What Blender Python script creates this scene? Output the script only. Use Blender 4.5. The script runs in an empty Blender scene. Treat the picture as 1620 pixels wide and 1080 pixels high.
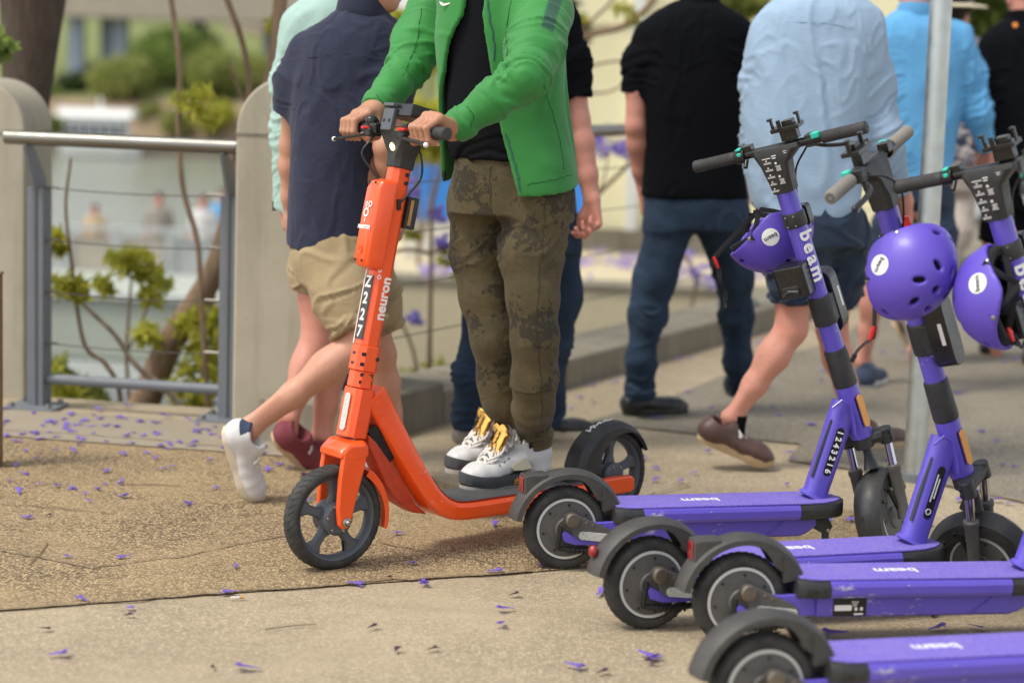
import bpy, bmesh, math, random
import numpy as np
from mathutils import Vector, Matrix

C = bpy.context.scene
# ------------------------------------------------------------------ camera
FPX = 3150.0                      # focal length in photograph pixels (1620 wide) = 70 mm
CAM = np.array([0.0, 0.0, 1.42])
PITCH = math.atan(455 / FPX); ROLL = math.radians(2.0)
_f = np.array([0, math.cos(PITCH), -math.sin(PITCH)])
_r0 = np.array([1.0, 0, 0]); _u0 = np.cross(_r0, _f)
_r = math.cos(ROLL) * _r0 + math.sin(ROLL) * _u0
_u = -math.sin(ROLL) * _r0 + math.cos(ROLL) * _u0
cd = bpy.data.cameras.new("camera"); cam = bpy.data.objects.new("camera", cd)
C.collection.objects.link(cam); C.camera = cam
cd.sensor_width = 36; cd.lens = 36 * FPX / 1620; cd.clip_start = 0.05; cd.clip_end = 3000
cam.matrix_world = Matrix(((_r[0], _u[0], -_f[0], CAM[0]), (_r[1], _u[1], -_f[1], CAM[1]), (_r[2], _u[2], -_f[2], CAM[2]), (0, 0, 0, 1)))
cd.dof.use_dof = True; cd.dof.focus_distance = 5.55; cd.dof.aperture_fstop = 1.75; cd.dof.aperture_blades = 0
# ------------------------------------------------------------------ light: bright overcast
SUN_EL, SUN_AZ = math.radians(58), math.radians(-118)      # azimuth of the sun measured from +Y towards +X
w = bpy.data.worlds.new("World"); C.world = w; w.use_nodes = True
nt = w.node_tree; nt.nodes.clear()
sky = nt.nodes.new("ShaderNodeTexSky"); sky.sky_type = 'NISHITA'; sky.sun_disc = False
sky.sun_elevation = SUN_EL; sky.sun_rotation = SUN_AZ; sky.air_density = 1.0; sky.dust_density = 1.5; sky.ozone_density = 1.0
bg = nt.nodes.new("ShaderNodeBackground"); bg.inputs['Strength'].default_value = 0.15
hs = nt.nodes.new("ShaderNodeHueSaturation"); hs.inputs['Saturation'].default_value = 0.35
wo = nt.nodes.new("ShaderNodeOutputWorld")
nt.links.new(sky.outputs[0], hs.inputs['Color']); nt.links.new(hs.outputs[0], bg.inputs[0]); nt.links.new(bg.outputs[0], wo.inputs[0])
sd = bpy.data.lights.new("sun", 'SUN'); sun = bpy.data.objects.new("sun", sd); C.collection.objects.link(sun)
sd.energy = 1.5; sd.angle = math.radians(15); sd.color = (1.0, 0.94, 0.83)
_sv = Vector((math.sin(SUN_AZ) * math.cos(SUN_EL), math.cos(SUN_AZ) * math.cos(SUN_EL), math.sin(SUN_EL)))
sun.rotation_euler = _sv.to_track_quat('Z', 'Y').to_euler()
C.view_settings.view_transform = 'Standard'; C.view_settings.look = 'None'
C.view_settings.exposure = 0.78; C.view_settings.gamma = 1.0
try: C.view_settings.use_curve_mapping = False
except Exception: pass
C.cycles.max_bounces = 8

random.seed(7); RNG = np.random.RandomState(11)
A = np.array; UP = np.array((0, 0, 1.0))
def nz(v): v = np.asarray(v, float); return v / (np.linalg.norm(v) + 1e-12)
# points in the place from positions in the photograph, at a known ground height or a known distance
def _ray(u, v): return _f + _r * ((u - 810) / FPX) + _u * ((540 - v) / FPX)
def G(u, v, h=0.0):
    d = _ray(u, v); return CAM + d * ((h - CAM[2]) / d[2])
def P(u, v, Y):
    d = _ray(u, v); return CAM + d * (Y / d[1])
def pxm(Y): return FPX / Y          # photograph pixels per metre at distance Y

# ------------------------------------------------------------------ objects
COL = C.collection
def tag(o, label=None, cat=None, group=None, kind=None):
    if label: o['label'] = label
    if cat: o['category'] = cat
    if group: o['group'] = group
    if kind: o['kind'] = kind
    return o
def empty(name, loc=(0, 0, 0), rz=0.0):
    o = bpy.data.objects.new(name, None); COL.objects.link(o)
    o.location = tuple(loc); o.rotation_euler = (0, 0, rz); o.empty_display_size = 0.1
    return o
def copy_tree(o, parent=None):
    c = o.copy(); COL.objects.link(c)
    if parent is not None: c.parent = parent
    for ch in list(o.children): copy_tree(ch, c)
    return c
def mkobj(name, verts, faces, mats, parent=None, smooth=True, angle=40, bevel=0, bseg=2, midx=None, sub=0):
    me = bpy.data.meshes.new(name)
    verts = np.asarray(verts, float)
    me.from_pydata(verts.tolist(), [], [list(map(int, f)) for f in faces])
    if not isinstance(mats, (list, tuple)): mats = [mats]
    for m in mats: me.materials.append(m)
    if midx is not None: me.polygons.foreach_set('material_index', np.asarray(midx, np.int32))
    me.update()
    o = bpy.data.objects.new(name, me); COL.objects.link(o)
    if smooth:
        me.polygons.foreach_set('use_smooth', np.ones(len(me.polygons), bool))
        if angle < 180:
            try: me.set_sharp_from_angle(angle=math.radians(angle))
            except Exception: pass
    if bevel:
        b = o.modifiers.new('bevel', 'BEVEL'); b.width = bevel; b.segments = bseg; b.limit_method = 'ANGLE'; b.angle_limit = math.radians(35); b.harden_normals = True
    if sub:
        s = o.modifiers.new('sub', 'SUBSURF'); s.levels = sub; s.render_levels = sub
    if parent is not None: o.parent = parent
    return o

class MB:
    """collects simple solids; build() links them as one mesh object"""
    def __init__(self): self.v = []; self.f = []; self.m = []; self.cur = 0; self.pc = []
    def mat(self, i): self.cur = i; return self
    def add(self, vs, fs):
        o = len(self.v); self.pc.append((o, len(self.f))); self.v += [tuple(map(float, p)) for p in vs]
        for f in fs: self.f.append([o + int(i) for i in f]); self.m.append(self.cur)
        return self
    def box(self, c, s, R=None):
        c = A(c, float); h = A(s, float) / 2
        vs = [A((x, y, z)) * h for x in (-1, 1) for y in (-1, 1) for z in (-1, 1)]
        if R is not None: vs = [R @ v for v in vs]
        return self.add([c + v for v in vs], [(0, 1, 3, 2), (4, 6, 7, 5), (0, 4, 5, 1), (2, 3, 7, 6), (0, 2, 6, 4), (1, 5, 7, 3)])
    def tube(self, pts, r, n=12, cap=True, up=(0, 0, 1), sq=None):
        """sweep a circle (or ellipse: r = (ru, rv)) along pts; sq = superellipse power"""
        pts = [A(p, float) for p in pts]; k = len(pts)
        if not isinstance(r, list): r = [r] * k
        T = [nz((pts[min(i + 1, k - 1)] - pts[max(i - 1, 0)])) for i in range(k)]
        u = A(up, float)
        if abs(np.dot(nz(u), T[0])) > 0.95: u = A((1.0, 0.1, 0))
        rings = []
        a0 = nz(np.cross(T[0], u))
        for i in range(k):
            a = nz(a0 - T[i] * np.dot(a0, T[i])); b = np.cross(T[i], a); a0 = a
            ra, rb = (r[i] if isinstance(r[i], (tuple, list)) else (r[i], r[i]))
            ring = []
            for j in range(n):
                t = 2 * math.pi * (j + 0.5) / n; c_, s_ = math.cos(t), math.sin(t)
                if sq: c_ = math.copysign(abs(c_) ** (2 / sq), c_); s_ = math.copysign(abs(s_) ** (2 / sq), s_)
                ring.append(pts[i] + a * c_ * ra + b * s_ * rb)
            rings.append(ring)
        vs = [p for g in rings for p in g]
        fs = [(i * n + j, i * n + (j + 1) % n, (i + 1) * n + (j + 1) % n, (i + 1) * n + j) for i in range(k - 1) for j in range(n)]
        if cap: fs += [list(range(n))[::-1], [(k - 1) * n + j for j in range(n)]]
        return self.add(vs, fs)
    def loft(self, rings, cap=True, closed=False):
        n = len(rings[0]); k = len(rings)
        vs = [p for g in rings for p in g]
        kk = k if closed else k - 1
        fs = [(i * n + j, i * n + (j + 1) % n, ((i + 1) % k) * n + (j + 1) % n, ((i + 1) % k) * n + j) for i in range(kk) for j in range(n)]
        if cap and not closed: fs += [list(range(n))[::-1], [(k - 1) * n + j for j in range(n)]]
        return self.add(vs, fs)
    def prism(self, outline, h0, h1, plane='xy', org=(0, 0, 0), M=None):
        """extrude a 2-D outline; plane 'xz' puts it in x,z with thickness along y"""
        n = len(outline)
        def mp(a, b, h):
            p = {'xy': (a, b, h), 'xz': (a, h, b), 'yz': (h, a, b)}[plane]
            p = A(p, float) + A(org)
            return M @ p if M is not None else p
        vs = [mp(a, b, h0) for a, b in outline] + [mp(a, b, h1) for a, b in outline]
        fs = [list(range(n))[::-1], list(range(n, 2 * n))] + [(i, (i + 1) % n, n + (i + 1) % n, n + i) for i in range(n)]
        return self.add(vs, fs)
    def lathe(self, prof, c=(0, 0, 0), axis=(0, 1, 0), n=32, arc=None, close=False):
        """prof: (radius, offset along axis); arc=(a0,a1) in radians for part of a turn (angle 0 = local first axis)"""
        ax = nz(axis); e1 = nz(np.cross(ax, (0, 0, 1))) if abs(ax[2]) < 0.9 else A((1.0, 0, 0)); e2 = np.cross(ax, e1)
        if arc is None: angs = [2 * math.pi * i / n for i in range(n)]
        else: angs = [arc[0] + (arc[1] - arc[0]) * i / n for i in range(n + 1)]
        k = len(prof); m = len(angs)
        vs = [A(c) + e1 * math.cos(t) * r + e2 * math.sin(t) * r + ax * o for t in angs for r, o in prof]
        fs = []
        mm = m if arc is None else m - 1
        kk = k if close else k - 1
        for i in range(mm):
            for j in range(kk):
                fs.append((i * k + j, ((i + 1) % m) * k + j, ((i + 1) % m) * k + (j + 1) % k, i * k + (j + 1) % k))
        if arc is not None and close: fs += [list(range(k)), [(m - 1) * k + j for j in range(k)][::-1]]
        return self.add(vs, fs)
    def sphere(self, c, r, n=16, m=10, R=None):
        r = A(r if hasattr(r, '__len__') else (r, r, r), float); vs = []
        for i in range(m + 1):
            ph = math.pi * i / m
            for j in range(n):
                t = 2 * math.pi * j / n; p = A((math.sin(ph) * math.cos(t), math.sin(ph) * math.sin(t), math.cos(ph))) * r
                vs.append(A(c) + (R @ p if R is not None else p))
        fs = [(i * n + j, (i + 1) * n + j, (i + 1) * n + (j + 1) % n, i * n + (j + 1) % n) for i in range(m) for j in range(n)]
        return self.add(vs, fs)
    def build_each(self, name, mats, parent=None, **k):
        """every solid added becomes an object of its own"""
        e = self.pc[1:] + [(len(self.v), len(self.f))]
        return [mkobj(name, self.v[a:c], [[i - a for i in f] for f in self.f[b:d]], mats, parent, **k) for (a, b), (c, d) in zip(self.pc, e)]
    def build(self, name, mats, parent=None, **k):
        if len(set(self.m)) > 1: k.setdefault('midx', self.m)
        return mkobj(name, self.v, self.f, mats, parent, **k)
def rotm(axis, deg): return A(Matrix.Rotation(math.radians(deg), 3, Vector(axis)))
def smooth_pts(pts, n=8):
    """Catmull-Rom through points"""
    pts = [A(p, float) for p in pts]; out = []
    q = [2 * pts[0] - pts[1]] + pts + [2 * pts[-1] - pts[-2]]
    for i in range(1, len(q) - 2):
        for j in range(n):
            t = j / n; a, b, c, d = q[i - 1], q[i], q[i + 1], q[i + 2]
            out.append(0.5 * (2 * b + (c - a) * t + (2 * a - 5 * b + 4 * c - d) * t * t + (3 * b - a - 3 * c + d) * t ** 3))
    out.append(pts[-1]); return out
def rrect(w_, h_, r, n=5):
    """rounded rectangle outline centred at 0"""
    o = []
    for cx, cy, a0 in ((w_ / 2 - r, h_ / 2 - r, 0), (-w_ / 2 + r, h_ / 2 - r, 90), (-w_ / 2 + r, -h_ / 2 + r, 180), (w_ / 2 - r, -h_ / 2 + r, 270)):
        for i in range(n + 1):
            t = math.radians(a0 + 90 * i / n); o.append((cx + r * math.cos(t), cy + r * math.sin(t)))
    return o
def text_mesh(s, size, M, mat, name, parent, ext=0.0006, bold=0.0, align='CENTER', space=1.0):
    """lettering from the built-in font as a thin raised mesh; M: 4x4 placing text plane (x right, y up, z out)"""
    cu = bpy.data.curves.new(name, 'FONT'); cu.body = s; cu.size = size; cu.align_x = align; cu.align_y = 'CENTER'
    cu.extrude = ext; cu.offset = bold; cu.space_character = space; cu.resolution_u = 4
    t = bpy.data.objects.new(name, cu); COL.objects.link(t)
    dg = bpy.context.evaluated_depsgraph_get()
    me = bpy.data.meshes.new_from_object(t.evaluated_get(dg))
    bpy.data.objects.remove(t); me.name = name
    me.transform(M if isinstance(M, Matrix) else Matrix(M.tolist())); me.materials.clear(); me.materials.append(mat)
    o = bpy.data.objects.new(name, me); COL.objects.link(o)
    if parent is not None: o.parent = parent
    return o
def frame4(org, x, y):
    """4x4 with x right, y up (orthogonalised), z out"""
    x = nz(x); z = nz(np.cross(x, y)); y = np.cross(z, x); m = Matrix.Identity(4)
    for i in range(3): m[i][0], m[i][1], m[i][2], m[i][3] = x[i], y[i], z[i], org[i]
    return m

# ------------------------------------------------------------------ noise in numpy (for shapes)
_perm = np.random.RandomState(3).permutation(256); _perm = np.concatenate([_perm, _perm, _perm])
_grad = np.random.RandomState(4).normal(size=(256, 3)); _grad /= np.linalg.norm(_grad, axis=1)[:, None]
def perlin(p):
    p = np.asarray(p, float); i = np.floor(p).astype(int); f = p - i; i &= 255
    u = f * f * f * (f * (f * 6 - 15) + 10); r = 0
    for dx in (0, 1):
        for dy in (0, 1):
            for dz in (0, 1):
                g = _grad[_perm[_perm[_perm[i[..., 0] + dx] + i[..., 1] + dy] + i[..., 2] + dz] & 255]
                dd = (f - A((dx, dy, dz)))
                wgt = (u[..., 0] if dx else 1 - u[..., 0]) * (u[..., 1] if dy else 1 - u[..., 1]) * (u[..., 2] if dz else 1 - u[..., 2])
                r = r + wgt * (g * dd).sum(-1)
    return r * 1.6

# ------------------------------------------------------------------ materials
class NT:
    def __init__(self, name):
        self.m = bpy.data.materials.new(name); self.m.use_nodes = True; self.t = self.m.node_tree
        self.p = self.t.nodes['Principled BSDF']; self._tc = None
    def n(self, typ, **k):
        x = self.t.nodes.new('ShaderNode' + typ)
        for a, b in k.items():
            if a.startswith('i_'):
                key = a[2:].replace('_', ' '); x.inputs[int(key) if key.isdigit() else key].default_value = b
            else: setattr(x, a, b)
        return x
    def l(self, a, b): self.t.links.new(a, b)
    def tc(self, scale=None, kind='Object'):
        if self._tc is None: self._tc = self.n('TexCoord')
        o = self._tc.outputs[kind]
        if scale is not None:
            mp = self.n('Mapping'); mp.inputs['Scale'].default_value = scale if hasattr(scale, '__len__') else (scale,) * 3
            self.l(o, mp.inputs['Vector']); o = mp.outputs[0]
        return o
    def noise(self, scale, detail=4, rough=0.55, vec=None, dist=0.0):
        x = self.n('TexNoise'); x.inputs['Scale'].default_value = scale; x.inputs['Detail'].default_value = detail
        x.inputs['Roughness'].default_value = rough; x.inputs['Distortion'].default_value = dist
        self.l(vec if vec is not None else self.tc(), x.inputs['Vector']); return x.outputs['Fac']
    def voro(self, scale, feature='F1', vec=None, out='Distance'):
        x = self.n('TexVoronoi'); x.feature = feature; x.inputs['Scale'].default_value = scale
        self.l(vec if vec is not None else self.tc(), x.inputs['Vector']); return x.outputs[out]
    def ramp(self, fac, stops, interp='LINEAR'):
        x = self.n('ValToRGB'); cr = x.color_ramp; cr.interpolation = interp
        while len(cr.elements) < len(stops): cr.elements.new(0.5)
        for e, (p, c) in zip(cr.elements, stops):
            e.position = p; e.color = tuple(c) + (1,) if hasattr(c, '__len__') else (c, c, c, 1)
        self.l(fac, x.inputs[0]); return x.outputs[0]
    def mix(self, fac, a, b, mode='MIX'):
        x = self.n('Mix'); x.data_type = 'RGBA'; x.blend_type = mode
        for val, s in ((fac, x.inputs[0]), (a, x.inputs[6]), (b, x.inputs[7])):
            if hasattr(val, 'is_output'): self.l(val, s)
            elif hasattr(val, '__len__'): s.default_value = tuple(val) + (1,) if len(val) == 3 else val
            else: s.default_value = val
        return x.outputs[2]
    def math(self, op, a, b=0.0):
        x = self.n('Math'); x.operation = op
        for val, s in ((a, x.inputs[0]), (b, x.inputs[1])):
            if hasattr(val, 'is_output'): self.l(val, s)
            else: s.default_value = val
        return x.outputs[0]
    def bump(self, h, strength=0.3, dist=0.002, chain=None):
        x = self.n('Bump'); x.inputs['Strength'].default_value = strength; x.inputs['Distance'].default_value = dist
        self.l(h, x.inputs['Height'])
        if chain is not None: self.l(chain, x.inputs['Normal'])
        return x.outputs[0]
    def set(self, **k):
        for a, b in k.items():
            s = self.p.inputs[{'col': 'Base Color', 'rough': 'Roughness', 'metal': 'Metallic', 'nrm': 'Normal', 'spec': 'Specular IOR Level', 'coat': 'Coat Weight', 'coatr': 'Coat Roughness', 'sheen': 'Sheen Weight', 'sss': 'Subsurface Weight', 'emit': 'Emission Color', 'emits': 'Emission Strength', 'trans': 'Transmission Weight', 'alpha': 'Alpha'}[a]]
            if hasattr(b, 'is_output'): self.l(b, s)
            elif hasattr(b, '__len__'): s.default_value = tuple(b) + (1,) if len(b) == 3 else b
            else: s.default_value = b
        return self.m
MATS = {}
def S(r, g=None, b=None):
    """sRGB 0-255 to linear"""
    f = lambda c: (c / 255 / 12.92) if c / 255 <= 0.04045 else ((c / 255 + 0.055) / 1.055) ** 2.4
    return (f(r), f(g), f(b)) if g is not None else (f(r),) * 3
def vary(c, k): return tuple(min(1, x * k) for x in c)

def m_paint(name, col, rough=0.28, coat=0.4, wear=0.0, wearcol=(0.55, 0.53, 0.5), dirt=0.25):
    t = NT(name); c = t.mix(t.noise(9, 3), vary(col, 0.93), vary(col, 1.05))
    d = t.ramp(t.noise(22, 6, 0.65), [(0.5, 0), (0.78, dirt)])
    c = t.mix(d, c, vary(col, 0.55) if max(col) > 0.1 else (0.1, 0.09, 0.08))
    if wear > 0:
        vec = t.tc((18, 60, 60)); wv = t.ramp(t.noise(1.0, 8, 0.75, vec), [(0.665 - wear * 0.18, 0), (0.685 - wear * 0.18, 1)])
        wn = t.ramp(t.noise(7, 3), [(0.5, 0), (0.62, 1)])
        c = t.mix(t.math('MULTIPLY', wv, wn), c, wearcol)
        pk = t.ramp(t.voro(46, 'F1'), [(0.05, 1), (0.10, 0)]); c = t.mix(t.math('MULTIPLY', pk, t.ramp(t.noise(11, 3), [(0.56, 0), (0.66, min(1, wear * 1.6))])), c, wearcol)
    r = t.ramp(t.noise(30, 5), [(0.3, rough * 0.85), (0.7, rough * 1.35)])
    return t.set(col=c, rough=r, coat=coat, coatr=0.12, nrm=t.bump(t.noise(60, 3), 0.06, 0.001))
def m_plastic(name, col, rough=0.5, dust=0.25, bump=0.1, scale=180):
    t = NT(name); d = t.ramp(t.noise(14, 6, 0.7), [(0.42, 0), (0.8, dust)])
    c = t.mix(d, t.mix(t.noise(6), vary(col, 0.85), vary(col, 1.15)), (0.16, 0.145, 0.12))
    r = t.ramp(t.noise(25, 4), [(0.3, rough * 0.85), (0.75, min(1, rough * 1.25))])
    return t.set(col=c, rough=r, nrm=t.bump(t.noise(scale, 3), bump, 0.0006))
def m_metal(name, col, rough=0.35, var=0.2, bump=0.05):
    t = NT(name); c = t.mix(t.noise(14, 5), vary(col, 1 - var), vary(col, 1 + var))
    r = t.ramp(t.noise(20, 4), [(0.3, rough * 0.8), (0.75, rough * 1.3)])
    return t.set(col=c, rough=r, metal=1.0, nrm=t.bump(t.noise(90, 3), bump, 0.0005))
def m_cloth(name, col, rough=0.9, weave=900, bump=0.25, var=0.12, fold=0.35, sheen=0.08, col2=None, melange=0.0, spec=0.25):
    t = NT(name); c2 = col2 or vary(col, 1 - var)
    c = t.mix(t.ramp(t.noise(7, 5, 0.6), [(0.3, 0), (0.7, 1)]), c2, vary(col, 1 + var * 0.5))
    if melange: c = t.mix(t.math('MULTIPLY', t.noise(420, 3, 0.7), melange), c, vary(col, 1.7))
    b = t.bump(t.noise(weave, 2, 0.6), bump, 0.0006)
    b2 = t.bump(t.noise(34, 4, 0.55, t.tc((1.0, 1.0, 1.7)), 0.6), fold, 0.004, b)
    return t.set(col=c, rough=rough, sheen=sheen, nrm=b2, spec=spec)
def m_skin(name, col, red=(0.55, 0.16, 0.1)):
    t = NT(name); n1 = t.ramp(t.noise(11, 4, 0.6), [(0.35, 0), (0.75, 0.5)])
    c = t.mix(n1, col, t.mix(0.45, col, red)); c = t.mix(t.ramp(t.noise(160, 3), [(0.35, 0.16), (0.6, 0)]), c, vary(col, 0.55))
    c = t.mix(t.ramp(t.noise(1.0, 4, 0.7, t.tc((120, 120, 40)), 0.4), [(0.55, 0), (0.72, 0.30)]), c, vary(col, 0.50)); c = t.mix(t.ramp(t.noise(24, 4, 0.65), [(0.50, 0), (0.75, 0.35)]), c, t.mix(0.6, col, red))
    b = t.bump(t.noise(420, 3), 0.12, 0.0005); b = t.bump(t.noise(60, 3), 0.12, 0.002, b)
    t.p.inputs['Subsurface Radius'].default_value = (0.012, 0.004, 0.002)
    return t.set(col=c, rough=0.5, sss=0.12, nrm=b, spec=0.35)
# ------------------------------------------------------------------ signed-distance modelling (bodies, clothes, shoes)
def smin(a, b, k):
    if k <= 0: return np.minimum(a, b)
    h = np.maximum(k - np.abs(a - b), 0) / k
    return np.minimum(a, b) - h * h * k * 0.25
class Field:
    """smooth union of tapered limbs, ellipsoids and lofts, turned into one continuous surface"""
    def __init__(self, h=0.008): self.ops = []; self.h = h; self.lo = A((9e9,) * 3); self.hi = -self.lo
    def _b(self, lo, hi, fn, k, op):
        self.ops.append((fn, A(lo, float), A(hi, float), k, op))
        if op == 'add': self.lo = np.minimum(self.lo, lo); self.hi = np.maximum(self.hi, hi)
        return self
    def cone(self, a, b, ra, rb, k=0.02, f=None, q=1.0, flat=False, flata=False, op='add'):
        a = A(a, float); b = A(b, float); ab = b - a; L2 = ab @ ab + 1e-12; L = math.sqrt(L2)
        if f is not None: f = nz(f)
        def fn(p):
            w_ = p - a; t_ = (w_ @ ab) / L2; t = np.clip(t_, 0, 1)
            e = w_ - t[..., None] * ab; r = ra + (rb - ra) * t
            if f is not None:
                e = e + (e @ f)[..., None] * f * (1 / q - 1)
            d = np.sqrt((e * e).sum(-1)) - r
            if f is not None: d = d * (0.5 + 0.5 * q)
            if flat: d = np.maximum(d, (t_ - 1) * L)
            if flata: d = np.maximum(d, -t_ * L)
            return d
        R_ = max(ra, rb) * max(1, 1.0)
        return self._b(np.minimum(a, b) - R_, np.maximum(a, b) + R_, fn, k, op)
    def chain(self, pts, rs, k=0.02, flat=False, flata=False, **kw):
        n = len(pts)
        for i in range(n - 1): self.cone(pts[i], pts[i + 1], rs[i], rs[i + 1], k, flat=flat and i == n - 2, flata=flata and i == 0, **kw)
        return self
    def ell(self, c, r, R=None, k=0.02, op='add'):
        c = A(c, float); r = A(r, float) if hasattr(r, '__len__') else A((r, r, r), float)
        def fn(p):
            q = p - c
            if R is not None: q = q @ R
            q1 = q / r; l = np.sqrt((q1 * q1).sum(-1)) + 1e-9; q2 = q / (r * r)
            return l * (l - 1) / (np.sqrt((q2 * q2).sum(-1)) + 1e-9)
        m = r.max(); return self._b(c - m, c + m, fn, k, op)
    def loftz(self, st, k=0.02, pw=2.0, op='add'):
        """st: rows (z, cx, cy, rx, ry), smoothly interpolated between heights, flat at both ends"""
        st = sorted(st); z = A([s[0] for s in st]); M = A([s[1:] for s in st])
        def fn(p):
            zz = np.clip(p[..., 2], z[0], z[-1]); i = np.clip(np.searchsorted(z, zz) - 1, 0, len(z) - 2)
            t = (zz - z[i]) / (z[i + 1] - z[i]); im = np.maximum(i - 1, 0); ip = np.minimum(i + 2, len(z) - 1)
            m0 = (M[i + 1] - M[im]) / (z[i + 1] - z[im])[..., None]; m1 = (M[ip] - M[i]) / (z[ip] - z[i])[..., None]
            dz = (z[i + 1] - z[i])[..., None]; t = t[..., None]
            v = (2 * t ** 3 - 3 * t ** 2 + 1) * M[i] + (t ** 3 - 2 * t ** 2 + t) * dz * m0 + (-2 * t ** 3 + 3 * t ** 2) * M[i + 1] + (t ** 3 - t ** 2) * dz * m1
            x = (p[..., 0] - v[..., 0]) / v[..., 2]; y = (p[..., 1] - v[..., 1]) / v[..., 3]
            rr = (np.abs(x) ** pw + np.abs(y) ** pw) ** (1 / pw)
            d = (rr - 1) * np.minimum(v[..., 2], v[..., 3])
            return np.maximum(d, np.maximum(z[0] - p[..., 2], p[..., 2] - z[-1]))
        R_ = M[:, 2:].max(0); lo = A((*(M[:, :2].min(0) - R_), z[0])); hi = A((*(M[:, :2].max(0) + R_), z[-1]))
        return self._b(lo, hi, fn, k, op)
    def cut(self, n, p0):
        """keep the side the normal points away from"""
        n = nz(n); p0 = A(p0, float); self.ops.append((lambda p: (p - p0) @ n, None, None, 0, 'cut')); return self
    def apply(self, fn): self.ops.append((fn, None, None, 0, 'fn')); return self
    def mesh(self):
        h = self.h; lo = self.lo - 3 * h; hi = self.hi + 3 * h; n = np.ceil((hi - lo) / h).astype(int) + 1
        g = [lo[i] + h * np.arange(n[i]) for i in range(3)]
        p = np.stack(np.meshgrid(*g, indexing='ij'), -1); d = np.full(p.shape[:3], 0.25)
        for fn, a, b, k, op in self.ops:
            if op == 'cut': d = np.maximum(d, fn(p)); continue
            if op == 'fn': d = fn(d, p); continue
            i0 = np.clip(np.floor((a - k - 4 * h - 0.01 - lo) / h).astype(int), 0, n); i1 = np.clip(np.ceil((b + k + 4 * h + 0.01 - lo) / h).astype(int) + 1, 0, n)
            if (i1 <= i0).any(): continue
            s = tuple(slice(i0[j], i1[j]) for j in range(3)); e = fn(p[s])
            d[s] = smin(d[s], e, k) if op == 'add' else (-smin(-d[s], e, k))
        d[0] = d[-1] = 0.2; d[:, 0] = d[:, -1] = 0.2; d[:, :, 0] = d[:, :, -1] = 0.2
        return surface_nets(d, lo, h)
def surface_nets(d, lo, h):
    s = d < 0; n = A(d.shape)
    c = np.zeros(n - 1, np.int8)
    for dx in (0, 1):
        for dy in (0, 1):
            for dz in (0, 1): c += s[dx:n[0] - 1 + dx, dy:n[1] - 1 + dy, dz:n[2] - 1 + dz]
    mix = (c > 0) & (c < 8); idx = np.argwhere(mix); vid = np.full(n - 1, -1, np.int64); vid[mix] = np.arange(len(idx))
    acc = np.zeros((len(idx), 3)); cnt = np.zeros(len(idx))
    for ax in range(3):
        o = [i for i in range(3) if i != ax]
        for a in (0, 1):
            for b in (0, 1):
                i0 = idx.copy(); i0[:, o[0]] += a; i0[:, o[1]] += b; i1 = i0.copy(); i1[:, ax] += 1
                d0 = d[i0[:, 0], i0[:, 1], i0[:, 2]]; d1 = d[i1[:, 0], i1[:, 1], i1[:, 2]]; m = (d0 < 0) != (d1 < 0)
                t = np.where(m, d0 / np.where(m, d0 - d1, 1), 0); q = i0.astype(float); q[:, ax] += t
                acc[m] += q[m]; cnt[m] += 1
    v = acc / np.maximum(cnt, 1)[:, None] * h + lo
    fs = []
    for ax in range(3):
        o1, o2 = [(1, 2), (2, 0), (0, 1)][ax]
        a = np.take(s, range(n[ax] - 1), ax); b = np.take(s, range(1, n[ax]), ax); e = np.argwhere(a != b)
        e = e[(e[:, o1] > 0) & (e[:, o2] > 0) & (e[:, o1] < n[o1] - 1) & (e[:, o2] < n[o2] - 1)]
        sg = a[e[:, 0], e[:, 1], e[:, 2]]
        def cell(da, db):
            q = e.copy(); q[:, o1] -= da; q[:, o2] -= db; return vid[q[:, 0], q[:, 1], q[:, 2]]
        q = np.stack([cell(1, 1), cell(0, 1), cell(0, 0), cell(1, 0)], 1); q[~sg] = q[~sg][:, ::-1]; fs.append(q)
    f = np.concatenate(fs); f = f[(f >= 0).all(1)]
    return relax(v, f, 1)
def _nbr(v, f, x):
    acc = np.zeros_like(x); cnt = np.zeros(len(v))
    for i in range(4):
        a, b = f[:, i], f[:, (i + 1) % 4]
        np.add.at(acc, a, x[b]); np.add.at(acc, b, x[a]); np.add.at(cnt, a, 1); np.add.at(cnt, b, 1)
    return acc / np.maximum(cnt, 1)[:, None]
def relax(v, f, n=1):
    for _ in range(n):
        v = v * 0.5 + _nbr(v, f, v) * 0.5; w_ = _nbr(v, f, v); v = v + 0.32 * (v - w_)
    return v, f
def vnormals(v, f):
    fn = np.cross(v[f[:, 2]] - v[f[:, 0]], v[f[:, 3]] - v[f[:, 1]]); vn = np.zeros_like(v)
    for i in range(4): np.add.at(vn, f[:, i], fn)
    return vn / (np.linalg.norm(vn, axis=1)[:, None] + 1e-12)
def join(*ms):
    vs, fs, o = [], [], 0
    for v, f in ms: vs.append(v); fs.append(f + o); o += len(v)
    return np.concatenate(vs), np.concatenate(fs)
def folds(vf, amp, scale, seed=0.0, sharp=1.0, mask=None):
    """cloth creases: ridged noise pushed along the normals; scale per axis sets the run of the creases"""
    v, f = vf; n = vnormals(v, f); p = v * A(scale) + seed
    p = p + 0.6 * np.stack([perlin(p * 0.6 + 7), perlin(p * 0.6 + 19), perlin(p * 0.6 + 31)], -1)
    q_ = perlin(p); r = (0.95 * np.exp(-(q_ / 0.14) ** 2) - 0.70 * np.exp(-((q_ - 0.32) / 0.18) ** 2)) * np.clip(0.35 + 1.6 * perlin(p * 0.35 + 11), 0, 1) + 0.95 * perlin(p * 0.55 + 3)
    m = 1 if mask is None else mask(v)
    return v + n * (amp * r * m)[:, None], f
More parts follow.
